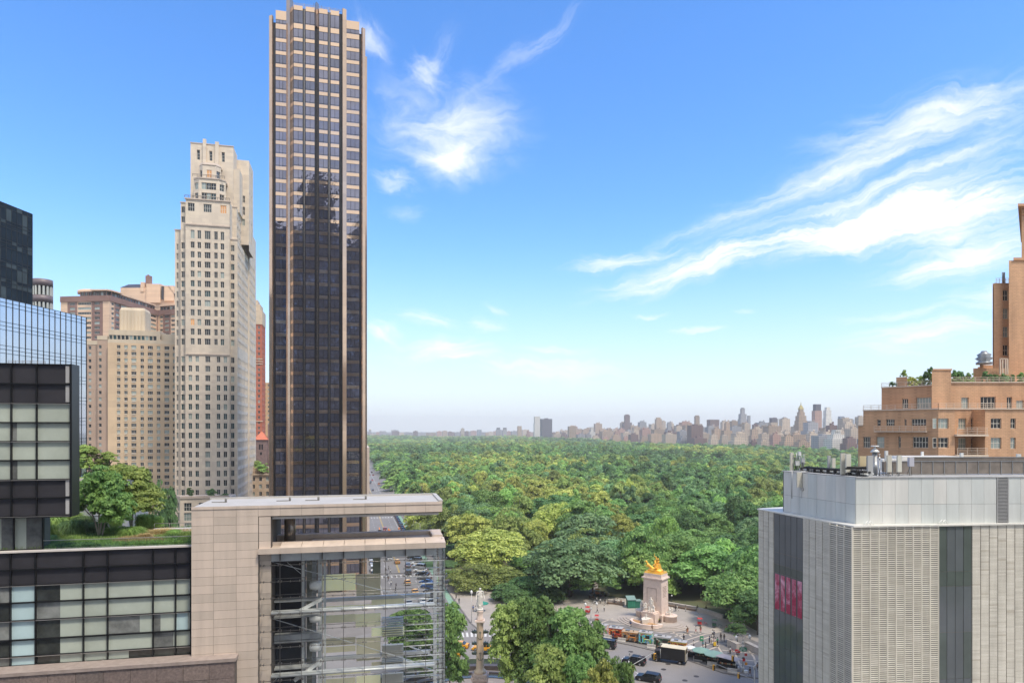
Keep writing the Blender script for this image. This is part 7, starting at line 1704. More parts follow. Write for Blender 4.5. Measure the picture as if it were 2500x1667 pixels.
# box truck
p = gnd(1634, 1615); tk = empty('box_truck', 'black box truck with a pale roof and open back parked by the kerb', 'truck', (p.x, p.y, .02), R(156))
m = MB(); m.box(-3.6,1.6,-1.15,1.15,.95,3.35,0,'l'); m.box(-3.66,-3.5,-1.18,-1.10,.9,3.4,1); m.box(-3.66,-3.5,1.10,1.18,.9,3.4,1); m.box(-3.66,-3.5,-1.1,1.1,3.28,3.4,1); m.build('cargo_box', [PAINT['black'], mat('tan_edge', (.45,.38,.26), .5, var=0)], tk)
m = MB(); m.box(-3.62,1.62,-1.17,1.17,3.36,3.44); m.build('box_roof', mat('cream_roof', (.62,.55,.40), .6, var=.1), tk); m = MB(); m.box(-3.72,-3.62,-1.0,1.0,.9,2.2); m.build('lift_gate', mat('grey_gate', (.42,.40,.36), .5, var=.1), tk)
m = MB(); m.prism([(1.75,-1.0),(3.6,-.95),(3.75,-.6),(3.75,.6),(3.6,.95),(1.75,1.0)],.55,1.35,0); m.prism([(1.75,-1.0),(3.1,-.95),(3.1,.95),(1.75,1.0)],1.35,2.35,0,scale_top=.86); m.build('cab', PAINT['black'], tk)
m = MB(); m.face([(3.12,-.8,1.4),(3.12,.8,1.4),(2.9,.7,2.2),(2.9,-.7,2.2)]); m.face([(2.0,-.99,1.45),(2.95,-.97,1.45),(2.8,-.88,2.15),(2.05,-.88,2.15)]); m.face([(2.95,.99,1.45),(2.0,1.0,1.45),(2.05,.9,2.15),(2.8,.9,2.15)]); m.build('window_glass', carglass, tk)
m = MB(); m.box(-3.6,3.4,-.4,.4,.55,.95); m.box(-3.7,-3.5,-1.0,1.0,.5,.65); m.build('chassis', black_pl, tk)
for x in (-2.4, 2.6):
    for s_ in (-1,1): m = MB(); m.tube((x,s_*.75,.42),(x,s_*1.08,.42),.42,n=16); m.tube((x,s_*1.07,.42),(x,s_*1.10,.42),.22,n=10,m=1); m.build('wheel', [tyre, rimm], tk)
m = MB(); m.tube((1.68,1.12,1.0),(1.68,1.12,2.9),.04); m.tube((1.68,-1.12,1.0),(1.68,-1.12,2.9),.04); m.tube((3.2,1.2,1.6),(3.2,1.2,2.0),.09); m.build('mirror', steel_w, tk)

# ================================================================== food carts and stalls
def poster(name, cols, scale=2.6):
    if name in MC: return MC[name]
    m = bpy.data.materials.new(name); m.use_nodes = True; t = NT(m.node_tree); b = [n for n in t.n if n.type == 'BSDF_PRINCIPLED'][0]; b.inputs['Roughness'].default_value = .4
    tcn = t.new('ShaderNodeTexCoord'); vo = t.new('ShaderNodeTexVoronoi'); vo.inputs['Scale'].default_value = scale; vo.distance = 'CHEBYCHEV'; t.link(tcn.outputs['Object'], vo.inputs['Vector'])
    sp_ = t.new('ShaderNodeSeparateColor'); t.link(vo.outputs['Color'], sp_.inputs[0]); cr_ = t.new('ShaderNodeValToRGB'); cr_.color_ramp.interpolation = 'CONSTANT'
    for i, c in enumerate(cols):
        e_ = cr_.color_ramp.elements[i] if i < 2 else cr_.color_ramp.elements.new(i/len(cols)); e_.position = i/len(cols); e_.color = tuple(c)+(1,)
    t.link(sp_.outputs[0], cr_.inputs[0]); t.link(cr_.outputs[0], b.inputs['Base Color']); MC[name] = m; return m
kerb_rz = R(-24)
def cart(label, px, py, L, H, body, trim, rz=kerb_rz, Dp=1.7, roof=None, awn=None, umb=None, gen=True):
    p = gnd(px, py, zp_); r = empty('food_cart', label, 'food cart', (p.x, p.y, zp_), rz, 'food carts along the plaza kerb'); l = L/2; d = Dp
    m = MB(); m.box(-l,l,0,d,.42,H,0,'f'); m.wall((-l,0),(1,0),L,.42,H,[(L*.12,L*.26,.5,H*.72),(L*.50,L*.84,1.35,H*.80)],0,.12); m.build('body', body, r)
    m = MB(); m.face([(-l+L*.50,.13,1.35),(-l+L*.84,.13,1.35),(-l+L*.84,.13,H*.8),(-l+L*.50,.13,H*.8)],0); m.build('serving_window', mat('cart_inside', (.05,.035,.03), .7, var=.4, scale=4), r); m = MB(); m.face([(-l+L*.12,.13,.5),(-l+L*.26,.13,.5),(-l+L*.26,.13,H*.72),(-l+L*.12,.13,H*.72)],0); m.build('door', mat('cart_inside', (.05,.035,.03), .7, var=.4, scale=4), r)
    m = MB(); m.box(-l-.06,l+.06,-.06,d+.06,H,H+.09); m.build('roof', roof or mat('cart_roof_grey', (.42,.41,.40), .5, var=.1), r)
    m = MB(); m.box(-l-.02,l+.02,-.04,.0,H*.92,H,0); m.box(-l*.1,l*.75,-.22,0,1.26,1.31,0); m.build('counter_and_fascia', trim, r)
    m = MB(); m.box(-l*.6,-l*.1,d*.3,d*.8,H+.09,H+.36); m.tube((l*.4,d*.5,H+.09),(l*.4,d*.5,H+.6),.11); m.build('roof_vent', galv, r)
    for x in (-l*.6, l*.6):
        for y_ in (.05, d-.2): m = MB(); m.tube((x,y_,.28),(x,y_+.15,.28),.28,n=14); m.tube((x,y_-.01,.28),(x,y_,.28),.14,n=8,m=1); m.build('wheel', [tyre, rimm], r)
    if awn:
        m = MB(); m.face([(-l,-.05,H),(l,-.05,H),(l,-.85,H-.35),(-l,-.85,H-.35)]); m.face([(-l,-.85,H-.35),(l,-.85,H-.35),(l,-.85,H-.55),(-l,-.85,H-.55)]); m.build('awning', awn, r)
    return r
white_p = mat('white_paint', (.70,.69,.66), .5, var=.06)
cart('white and red kiosk cart leftmost, cut by the leaves', 1466, 1551, 3.0, 2.5, poster('poster_red_white', ((.65,.62,.6),(.6,.58,.55),(.65,.15,.08),(.7,.45,.3)), 3), white_p)
cart('bright red food cart with orange posters', 1502, 1559, 3.2, 2.5, poster('poster_red', ((.55,.05,.02),(.70,.12,.02),(.55,.05,.02),(.80,.25,.05),(.75,.5,.2)), 3), mat('deep_red', (.45,.04,.03), .5))
cart('brown food trailer with burger pictures and orange corner', 1537, 1567, 3.8, 2.3, poster('poster_brown', ((.20,.13,.08),(.35,.30,.26),(.55,.22,.05),(.12,.10,.08),(.60,.35,.15)), 2.4), mat('orange_trim', (.65,.25,.05), .5), roof=mat('cart_roof_tan', (.45,.32,.2), .6))
cart('turquoise and green drinks cart', 1575, 1573, 3.0, 2.7, poster('poster_blue', ((.10,.45,.60),(.15,.55,.65),(.25,.60,.15),(.55,.68,.70),(.55,.10,.08)), 2.6), mat('pale_yellow_trim', (.68,.62,.35), .5))
cart('dark green food cart with white lettering shapes', 1616, 1583, 3.7, 2.6, poster('poster_green', ((.03,.10,.05),(.03,.09,.05),(.45,.45,.40),(.45,.20,.08),(.04,.12,.06)), 2.4), white_p)
cart('yellow topped food cart with red snack pictures', 1656, 1594, 3.4, 2.5, poster('poster_snack', ((.50,.06,.02),(.20,.03,.02),(.65,.30,.06),(.70,.50,.12),(.45,.05,.02)), 4.5), mat('strong_yellow', (.75,.60,.15), .5))  # trim painted strong yellow
def umbrella(r, x, y, z, R_, mt, n=8, pole=True):
    m = MB(); i = len(m.v)
    pts = [(x+R_*cos(2*pi*k/n), y+R_*sin(2*pi*k/n), z) for k in range(n)]
    for k in range(n):
        a, b = pts[k], pts[(k+1)%n]; m.face([a, b, (x,y,z+R_*.34)]); m.face([b, a, (a[0],a[1],z-.16), (b[0],b[1],z-.16)])
    m.build('canopy', mt, r)
    m = MB(); m.tube((x,y,0),(x,y,z+R_*.36),.04); 
    for k in range(n): m.tube((x,y,z+R_*.30), pts[k], .015, n=4)
    m.build('canopy_frame', galv, r)
def stall(label, px, py, W, kind, mt, goods, rz=kerb_rz):
    p = gnd(px, py, zp_); r = empty('street_stall', label, 'stall', (p.x,p.y,zp_), rz, 'street stalls at the right end of the kerb')
    m = MB(); m.box(-W*.40,W*.40,0,1.0,.12,.95); m.box(-W*.42,W*.42,-.05,1.05,.95,1.0); m.build('table', black_pl, r)
    m = MB(); g_ = random.Random(int(px))
    for k in range(9): x = -W*.36+k*W*.08; m.box(x, x+W*.06, .1+g_.random()*.4, .5+g_.random()*.4, 1.0, 1.06+g_.random()*.22, g_.randrange(2))
    m.build('goods', goods, r)
    if kind == 'umb': 
        m = MB(); m.box(-W*.42,W*.42,1.35,1.42,.1,2.15); m.build('back_curtain', black_pl, r); umbrella(r, 0, .6, 2.2, W*.56, mt)
    elif kind == 'tilt':
        m = MB(); m.face([(-W*.55,-.5,2.7),(W*.35,-.5,2.15),(W*.55,1.5,2.2),(-W*.3,1.6,2.75)]); m.face([(-W*.3,1.6,2.68),(W*.55,1.5,2.13),(W*.35,-.5,2.08),(-W*.55,-.5,2.63)]); m.build('canopy', mt, r)
        m = MB()
        for (x,y_) in ((-W*.45,-.4),(W*.35,-.4),(W*.5,1.4),(-W*.3,1.5)): m.tube((x,y_,0),(x,y_,2.2),.03)
        m.build('canopy_pole', galv, r); m = MB(); m.box(-W*.42,W*.3,1.2,1.26,.1,2.1); m.build('back_curtain', black_pl, r)
    else: umbrella(r, 0, .5, 2.1, W*.5, mt)
    return r
teal_c = mat('sage_canopy', (.20,.33,.28), .8, var=.06); gd = [mat('goods_warm', (.5,.2,.1), .6), mat('goods_pale', (.6,.55,.4), .6)]
stall('small stall under a white umbrella beside the yellow topped cart', 1684, 1604, 2.6, 'u', white_p, gd)
stall('stall with a black curtain under the left sage green umbrella', 1711, 1613, 3.6, 'umb', teal_c, gd)
stall('stall with a black curtain under the right sage green umbrella', 1742, 1622, 3.9, 'umb', mat('sage_canopy_b', (.23,.36,.31), .8, var=.06), gd)
stall('stall under a tilted lilac grey canopy at the right end', 1777, 1634, 4.6, 'tilt', mat('lilac_canopy', (.38,.34,.35), .8, var=.05), gd)
# concrete barriers
conc = mat('concrete_block', (.50,.47,.43), .8, var=.15, scale=2)
for (px, py, lab) in ((1484,1557,'before the red cart'),(1518,1565,'before the brown trailer'),(1590,1581,'left of the box truck cab'),(1704,1611,'with an orange sheet on it, before the left sage umbrella'),(1738,1624,'before the right sage umbrella'),(1788,1641,'below the lilac canopy')):
    p = gnd(px, py, zp_); r = empty('concrete_barrier', 'pale concrete block '+lab, 'barrier', (p.x,p.y,zp_), kerb_rz, 'concrete blocks along the kerb'); m = MB(); L_ = .95
    prof_ = [(-.36,0),(.36,0),(.36,.12),(.2,.35),(.16,.85),(-.16,.85),(-.2,.35),(-.36,.12)]
    m.v += [(-L_,a,b) for a, b in prof_]+[(L_,a,b) for a, b in prof_]; n_ = 8
    for k in range(n_): j = (k+1)%n_; m.f.append((k,j,n_+j,n_+k)); m.m.append(0); m.sm.append(False)
    m.f.append(tuple(range(n_-1,-1,-1))); m.f.append(tuple(range(n_,2*n_))); m.m += [0,0]; m.sm += [False,False]; m.build('block', conc, r)
for (px, py, lab, c) in ((1714,1605,'yellow crate lying beside the left sage umbrella',(.65,.5,.03)),(1696,1601,'small yellow crate before the white umbrella',(.65,.5,.03)),(1800,1632,'white cool box near the lilac canopy',(.65,.65,.63)),(1820,1641,'white box on the paving near the lamp post',(.65,.65,.63))):
    p = gnd(px, py, zp_); r = empty('crate', lab, 'crate', (p.x,p.y,zp_), .4); m = MB(); m.box(-.4,.4,-.3,.3,0,.4); m.box(-.43,.43,-.33,.33,.4,.46); m.build('box', mat('crate_%d' % int(c[2]*100), c, .5, var=.05), r)
# green container
gc = empty('green_container', 'green metal shed with a pale sloping roof beside the monument', 'shed', gnd(1551,1484,zp_), R(3)); gm = mat('green_metal', (.02,.15,.10), .5, var=.15); 
m = MB(); m.box(-2.1,.2,0,2.2,0,2.4,0); m.box(.2,1.9,.2,2.2,0,1.9,0)
for k in range(4): m.box(-2.0+k*.52,-1.6+k*.52,-.04,0,.4,2.0,1)
m.build('wall', [gm, mat('green_metal_b', (.03,.22,.14), .5)], gc); m = MB(); m.face([(-2.25,-.2,2.35),(.3,-.2,2.35),(.3,2.4,3.0),(-2.25,2.4,3.0)]); m.face([(-2.25,2.4,2.95),(.3,2.4,2.95),(.3,-.2,2.3),(-2.25,-.2,2.3)]); m.box(.2,1.95,.1,2.3,1.9,1.97); m.build('roof', mat('green_roof', (.20,.30,.27), .6), gc)
# A-frame
af = empty('a_frame_sign', 'green sandwich board sign standing on the paving', 'sign', gnd(1713,1563,zp_), R(-10)); m = MB()
for s_ in (-1,1): m.face([(-.4,s_*.35,0),(.4,s_*.35,0),(.4,0,1.1),(-.4,0,1.1)])
m.build('board', mat('board_green', (.02,.20,.09), .5, var=0), af); m = MB(); m.prism([(.28*cos(2*pi*k/10),-.25+.02*k*0) for k in range(3)],.5,.51,0); m.box(-.2,.2,-.265,-.255,.45,.75); m.build('emblem', white_p, af)
# pedicabs
def pedicab(label, px, py, rz, col, canopy=True, rider=False):
    p = gnd(px, py, zp_); r = empty('pedicab', label, 'pedicab', (p.x,p.y,zp_), rz, 'pedicabs on the plaza'); cm_ = mat('cab_'+col, {'red':(.50,.03,.03),'green':(.03,.10,.06),'dark':(.05,.03,.04),'orange':(.6,.2,.05)}[col], .5, var=.05)
    for (x, y_, rr) in ((-.5,-.5,.36),(-.5,.5,.36),(1.35,0,.34)):
        m = MB(); n_ = 18
        for k in range(n_): a, b = 2*pi*k/n_, 2*pi*(k+1)/n_; m.tube((x+rr*cos(a),y_,rr+rr*sin(a)),(x+rr*cos(b),y_,rr+rr*sin(b)),.03,n=4,caps=False)
        for k in range(4): a = pi*k/4; m.tube((x-rr*cos(a),y_,rr-rr*sin(a)),(x+rr*cos(a),y_,rr+rr*sin(a)),.012,n=3)
        m.build('wheel', tyre, r)
    m = MB(); m.box(-.9,.05,-.45,.45,.5,.66); m.box(-.95,-.8,-.45,.45,.6,1.2); m.box(-.9,.1,-.5,-.42,.5,.95); m.box(-.9,.1,.42,.5,.5,.95); m.build('seat', cm_, r)
    m = MB(); m.tube((0,0,.5),(.6,0,.45),.03); m.tube((.6,0,.45),(.75,0,.95),.03); m.tube((.6,0,.45),(1.2,0,.9),.03); m.tube((1.2,0,.95),(1.35,0,.34),.03); m.tube((1.15,-.3,1.05),(1.15,.3,1.05),.025); m.box(.62,.88,-.1,.1,.93,1.0); m.build('frame', cm_, r)
    if canopy:
        m = MB(); m.prism([(-1.0,-.55),(.3,-.5),(.3,.5),(-1.0,.55)],1.85,1.98,0,scale_top=.8); m.build('canopy', cm_, r); m = MB()
        for (x,y_) in ((-.9,-.45),(-.9,.45),(.1,-.42),(.1,.42)): m.tube((x,y_,.6),(x,y_,1.87),.02)
        m.build('canopy_post', galv, r)
    return r
for a in (('red pedicab with canopy on the open tan paving',1712,1527,R(-12),'red'),('dark green pedicab right of the red one',1748,1531,R(-14),'green'),('red pedicab left of the double arm lamp',1436,1497,R(60),'red'),('red pedicab right of the double arm lamp near the carts',1457,1518,R(80),'red'),('dark pedicab under the bluish tree, first from the left',1446,1462,R(30),'dark'),('orange topped pedicab under the bluish tree',1461,1452,R(20),'orange'),('dark pedicab under the bluish tree, rightmost',1472,1459,R(40),'dark')): pedicab(*a)
pedicab('open red pedicab without canopy right of the stalls', 1796, 1596, R(165), 'red', canopy=False)

# ================================================================== lamps, signals, signs
lampgl = mat('lamp_globe', (.72,.72,.70), .25, var=0); polem = mat('pale_pole', (.50,.50,.48), .5, .2, var=.05); sigy = mat('signal_yellow', (.75,.38,.02), .45, var=0)
def pole_curve(m, s_, H, reach=1.5): m.path([(0,0,H-1.6),(s_*.35,0,H-.6),(s_*.85,0,H-.05),(s_*1.25,0,H),(s_*reach,0,H-.25)], .05, 6)
def double_lamp(label, px, py, top_py, name='street_lamp'):
    p = gnd(px, py, zp_); H = gz(top_py, p.y)-zp_; r = empty(name, label, 'street lamp', (p.x,p.y,zp_), .2)
    m = MB(); m.tube((0,0,0),(0,0,H-1.6),.13,.08,n=10); m.lathe(0,0,[(.28,0),(.26,.9),(.15,1.2)],10); pole_curve(m,-1,H); pole_curve(m,1,H); m.lathe(0,0,[(.12,H-2.2),(.2,H-1.9),(.12,H-1.5)],8); m.build('pole', polem, r)
    for s_ in (-1,1):
        m = MB(); x = s_*1.5; m.lathe(x,0,[(.05,H-1.25),(.22,H-1.0),(.30,H-.7),(.24,H-.45),(.08,H-.3)],12); m.build('lamp_globe', lampgl, r)
    return r
double_lamp('double arm street lamp left of the red pedicabs', 1443, 1527, 1467)
dl = double_lamp('double arm street lamp with a green street sign at the right of the plaza', 1814, 1640, 1546)
H = gz(1546, dl.location.y)-zp_
gsn = empty('street_sign', 'green street name sign on the right lamp post', 'sign', (dl.location.x-.1, dl.location.y-.25, gz(1588, dl.location.y)), R(-5))
m = MB(); m.box(-.72,.72,-.02,.02,0,.82); m.build('sign_plate', mat('sign_green', (.0,.22,.12), .4, var=0), gsn); m = MB()
for (a, b, z_) in ((-.45,.3,.62),(-.55,.5,.42),(-.6,-.15,.14),(.05,.55,.14)): m.box(a,b,-.03,-.02,z_,z_+.09)
m.build('sign_lettering', white_p, gsn)
def signal(m, x, z_, mats_=None):
    for k in range(3): m.box(x-.17,x+.17,-.2,.2,z_-.36*(k+1)+.02,z_-.36*k,0); m.tube((x,-.2,z_-.36*k-.17),(x,-.30,z_-.36*k-.17),.13,.15,n=8,m=1)
def hang_signal(label, px, py, Y, h=1.1):
    r = empty('traffic_light', label, 'traffic light', (gx(px,Y), Y, gz(py,Y)), .3, 'yellow traffic lights'); m = MB(); signal(m, 0, 0); m.build('housing', [sigy, black_pl], r); return r
Yl = dl.location.y
hang_signal('yellow traffic light on the lamp post arm left of the green sign', 1789, 1600, Yl-1)
hang_signal('yellow traffic light hanging before the right sage umbrella', 1742.5, 1622, 128); hang_signal('yellow traffic light before the lilac canopy at the kerb', 1803.5, 1641, 124)
hang_signal('yellow traffic light in front of the box truck cab', 1598.5, 1594, 110); hang_signal('yellow traffic light at the edge of the golden tree', 1543.5, 1624, 104)
r = empty('signal_mast', 'signal mast with a long arm at the lower right beside the tiled block', 'mast', (gx(1842,121),121,0)); X_ = lambda px, Y: gx(px,Y)-gx(1842,121)
m = MB(); m.tube((0,0,0),(0,0,gz(1625,121)),.13,.09,n=10); m.tube((0,0,gz(1660,121)),(X_(1741,128),7,gz(1616,128)),.06,.045,n=6); m.lathe(0,0,[(.18,gz(1633,121)),(.2,gz(1627,121)),(.1,gz(1623,121))],8); m.build('mast_pole', polem, r)
r = empty('signal_mast', 'thin signal arm reaching from the golden tree toward the truck cab', 'mast', (gx(1535,98),98,0)); X_ = lambda px, Y: gx(px,Y)-gx(1535,98)
m = MB(); m.tube((0,0,0),(0,0,gz(1604,98)-.5),.13,.10,n=8); m.tube((X_(1541,103),5,gz(1624,103)),(X_(1599,111),13,gz(1590,111)),.05,n=6); m.tube((0,0,gz(1630,98)),(X_(1541,103),5,gz(1624,103)),.05,n=6); m.build('mast_pole', polem, r)
r = empty('lamp_post', 'small decorative lamp post standing in the circle road above the station wagon', 'lamp post', gnd(1537,1620,.02)); Hh = gz(1591, r.location.y)
m = MB(); m.tube((0,0,0),(0,0,Hh-.6),.10,.06); m.lathe(0,0,[(.1,Hh-1.6),(.24,Hh-1.5),(.1,Hh-1.3)],8); m.lathe(0,0,[(.08,Hh-.7),(.17,Hh-.5),(.05,Hh)],8); m.build('post', galv, r)
m = MB(); mm = empty('signal_arm_lamp', 'short arm with signs left of the right lamp post', 'mast', (dl.location.x, dl.location.y-.2, 0)); zA_ = gz(1580, Yl)
m.tube((0,0,zA_-.1),(gx(1790,Yl)-gx(1814,Yl),0,gz(1592,Yl)),.05); m.tube((-.9,0,gz(1572,Yl)),(.9,0,gz(1574,Yl)),.03); m.build('arm', polem, mm)
for (dx, py, c, lab) in ((.5,1596,(.5,.03,.03),'no entry'),(0,1604,(.03,.03,.03),'one way'),(.1,1609,(.55,.03,.03),'round'),(.55,1618,(.7,.28,.02),'orange')):
    m = MB(); m.box(dx-.28,dx+.28,-.05,-.02,gz(py,Yl)-(.15 if lab == 'one way' else .28),gz(py,Yl)+(.1 if lab == 'one way' else .25)); m.build('sign_plate', mat('sign_'+lab.replace(' ','_'), c, .5, var=0), mm)
def post_lamp(label, px, py, top_py):
    p = gnd(px, py, zp_); H = gz(top_py, p.y)-zp_; r = empty('post_lamp', label, 'street lamp', (p.x,p.y,zp_)); m = MB(); m.tube((0,0,0),(0,0,H-1.0),.10,.06,n=8); m.bar((-.5,0,H-2.6),(.5,0,H-2.6),.06,.06); m.build('pole', polem, r)
    m = MB(); m.lathe(0,0,[(.1,H-1.1),(.26,H-.8),(.34,H-.45),(.24,H-.2),(.06,H)],12); m.build('lamp_globe', lampgl, r)
post_lamp('pale street lamp directly left of the column statue', 1151, 1519, 1440)
for i, (px, py, tp, lab) in enumerate(((1484,1476,1446,'black park lamp post beside the bench wall'),(1640,1478,1452,'globe park lamp in the dark trees right of the monument'))):
    p = gnd(px,py,zp_); H = gz(tp,p.y)-zp_; r = empty('park_lamp', lab, 'lamp post', (p.x,p.y,zp_)); m = MB(); m.tube((0,0,0),(0,0,H-.4),.07,.05); m.build('post', black_pl, r); m = MB(); m.lathe(0,0,[(.08,H-.4),(.2,H-.2),(.2,H),(.05,H+.12)],10); m.build('lamp_globe', lampgl if i else black_pl, r)
for i in range(9):                                 # lamps up the avenue
    x, y = cpw(25+i*30, -1.0); r = empty('avenue_lamp', 'slim lamp post on the park kerb of the avenue, %s from the circle' % ORD[i], 'street lamp', (x,y,.13), adir+pi/2, 'lamp posts along the avenue'); m = MB(); m.tube((0,0,0),(0,0,8.2),.09,.06,n=6); m.path([(0,0,8.2),(.6,0,8.8),(1.8,0,8.9)],.045,5); m.build('pole', polem, r); m = MB(); m.box(1.6,2.3,-.12,.12,8.78,8.9); m.build('lamp_head', lampgl, r)

# ================================================================== people
skinc = [mat('skin_light', (.50,.32,.23), .6, var=0), mat('skin_brown', (.22,.12,.075), .6, var=0)]
CL = {'white': (.62,.61,.58), 'black': (.018,.018,.02), 'grey': (.18,.18,.19), 'navy': (.03,.045,.11), 'red': (.42,.05,.04), 'brown': (.18,.10,.06), 'orange': (.55,.18,.05), 'blue': (.08,.16,.38), 'green': (.05,.22,.13), 'tan': (.42,.33,.23), 'pink': (.5,.22,.25), 'lime': (.50,.62,.05), 'teal': (.05,.25,.30)}
CLM = {k: mat('cloth_'+k, v, .85, var=0) for k, v in CL.items()}
HM = {p_: human('person_'+p_, p_) for p_ in ('stand','walk','sit')}
for me in HM.values():
    for q in (skinc[0], CLM['white'], CLM['navy'], CLM['black']): me.materials.append(q)
hairm = [mat('hair_dark', (.02,.015,.012), .8, var=0), mat('hair_fair', (.25,.17,.09), .8, var=0)]
hb_ = MB(); hb_.lathe(0,.005,[(.10,1.60),(.118,1.68),(.105,1.77),(.06,1.82),(.01,1.835)],12,0); hme_o = hb_.build('hair', hairm[0]); HAIR = hme_o.data; bpy.data.objects.remove(hme_o)
def person(px, py, top, legs, pose, where, rz=None, z=zp_, sk=None, hair=0):
    p = gnd(px, py, z); o = place('person', HM[pose], None, (p.x,p.y,z if pose != 'sit' else z+.0), rnd.uniform(0,6.28) if rz is None else rz); s_ = rnd.uniform(.95,1.05); o.scale = (s_,)*3
    for i, m_ in enumerate((skinc[rnd.randrange(2) if sk is None else sk], CLM[top], CLM[legs], CLM['black'])): o.material_slots[i].link = 'OBJECT'; o.material_slots[i].material = m_
    tag(o, 'person in %s top and %s trousers %s' % (top, legs, where), 'person')
    h = place('hair', HAIR, o); h.material_slots[0].link = 'OBJECT'; h.material_slots[0].material = hairm[hair]
    return o
PP = [(1675.4,1544,'white','brown','stand','on the paving below the red pedicab'),(1678.8,1546,'brown','orange','stand','carrying things left of the walking one'),(1699,1544,'white','red','walk','walking below the red pedicab'),(1710.5,1543.7,'brown','red','stand','standing right below the red pedicab'),
 (1740,1554,'white','black','walk','walking in the middle, left of a pair'),(1743.3,1555.5,'navy','black','walk','walking in the middle beside the white top'),(1732,1570,'navy','black','stand','with a yellow bag at the group edge'),(1736.6,1572,'white','tan','stand','left inside the family group'),(1742.5,1573.5,'pink','white','stand','in the middle of the family group'),(1747,1573.5,'white','tan','stand','right inside the family group'),(1751.6,1573.5,'green','black','stand','at the right edge of the family group'),
 (1760,1562.5,'black','black','stand','left one of the two dark dressed people'),(1768,1564.4,'black','navy','walk','right one of the two dark dressed people'),(1773,1542.6,'brown','tan','walk','left one below the dark green pedicab'),(1777.5,1543.5,'black','black','stand','middle one below the dark green pedicab'),(1781.5,1539.4,'tan','brown','walk','right one below the dark green pedicab'),
 (1693.5,1581,'white','navy','stand','above the white umbrella'),(1716,1582,'teal','brown','walk','behind the left sage umbrella'),(1723,1585,'black','black','stand','just behind the right sage umbrella'),(1669.5,1565,'black','black','stand','behind the yellow topped cart'),(1831,1649,'black','brown','walk','walking at the bottom right'),(1849,1638,'brown','black','walk','walking at the edge of the tiled block'),(1800,1529,'black','black','stand','by the pale wall segment'),
 (1723.5,1612,'tan','grey','stand','between the two sage umbrellas'),(1752,1619,'pink','grey','stand','between sage umbrella and lilac canopy'),(1419.3,1498.7,'white','tan','walk','beside the left red pedicab'),(1458,1495.5,'grey','black','walk','right of the double arm lamp'),(1475,1492,'white','black','walk','walking with a long shadow on the tan paving'),(1448,1468,'black','black','stand','under the tree by the carriages'),(1457,1470.5,'white','navy','walk','below the carriages'),(1465.6,1473.6,'white','black','stand','in the tree shade near the wall'),(1477.4,1475,'black','navy','walk','near the black lamp post'),
 (1540,1532,'navy','black','sit','sitting on the left fountain rim'),(1607,1524,'lime','black','sit','in bright clothes sitting on the monument steps'),(1611,1525,'black','black','sit','sitting beside the bright one on the steps'),(1566.6,1516,'blue','navy','sit','sitting by the left plinth of the monument'),(1592,1541,'brown','black','sit','sitting on the front fountain steps'),(1653.5,1491,'white','white','walk','in white by the wall right of the monument'),(1649,1492,'black','black','stand','next to the white one by the right wall'),(1674,1492,'tan','white','stand','by the wall farther right'),(1703,1492,'black','black','stand','in the shade by the dark trunk'),(1724,1492,'black','brown','stand','in the shade right of the dark trunk'),
 (1113.7,1463,'black','black','walk','on the park sidewalk left of the statue'),(1120.8,1473,'black','navy','stand','by a post on the park sidewalk'),(1095.5,1431,'black','grey','stand','on the sidewalk beside the young tree'),(1155,1492,'blue','black','stand','below the pale lamp left of the statue'),(1161,1493,'white','white','stand','beside the blue one left of the statue'),(1497,1560,'navy','navy','stand','working at the red food cart'),(1545,1562,'black','black','stand','behind the brown trailer'),(1783,1596,'white','black','stand','riding beside the open red pedicab'),
 (965.6,1446,'black','black','walk','on the near crossing of the avenue'),(967,1437,'black','grey','walk','at the middle of the avenue crossing'),(945,1410,'black','navy','walk','in the crowd at the avenue corner'),(949,1392,'grey','black','walk','farther in the crowd at the avenue corner'),(953,1400,'white','black','walk','in white in the avenue corner crowd'),(942,1398,'black','black','walk','in black in the avenue corner crowd'),(948,1418,'brown','black','walk','nearest in the avenue corner crowd'),(955,1430,'white','navy','walk','stepping onto the avenue crossing'),(1500,1474,'grey','navy','sit','sitting on the bench wall, left'),(1508,1475,'white','tan','sit','sitting on the bench wall, middle'),(1516,1477,'brown','black','sit','sitting on the bench wall, right')]
for (px, py, a, b, ps, wh) in PP: person(px, py, a, b, ps, wh, rz=0 if ps == 'sit' else None)
r = empty('handcart', 'small yellow hand cart in front of the family group', 'cart', gnd(1745,1577,zp_)); m = MB(); m.box(-.3,.3,-.2,.2,.2,.9); m.tube((-.3,-.2,.12),(-.3,.2,.12),.12,m=1); m.tube((.3,-.2,.12),(.3,.2,.12),.12,m=1); m.tube((.3,0,.9),(.5,0,1.1),.03); m.build('box', [mat('cart_yellow', (.7,.45,.03), .5, var=0), tyre], r)
r = empty('market_umbrella', 'green patio umbrella left of the column statue', 'umbrella', gnd(1178,1492,zp_)); umbrella(r, 0, 0, 2.3, 1.7, mat('green_canvas', (.02,.22,.16), .7, var=0))
o = person(1, 1700, 'black', 'black', 'walk', 'walking on the upper roof terrace'); o.location = (gx(218,98), 98, zb2_+.03)
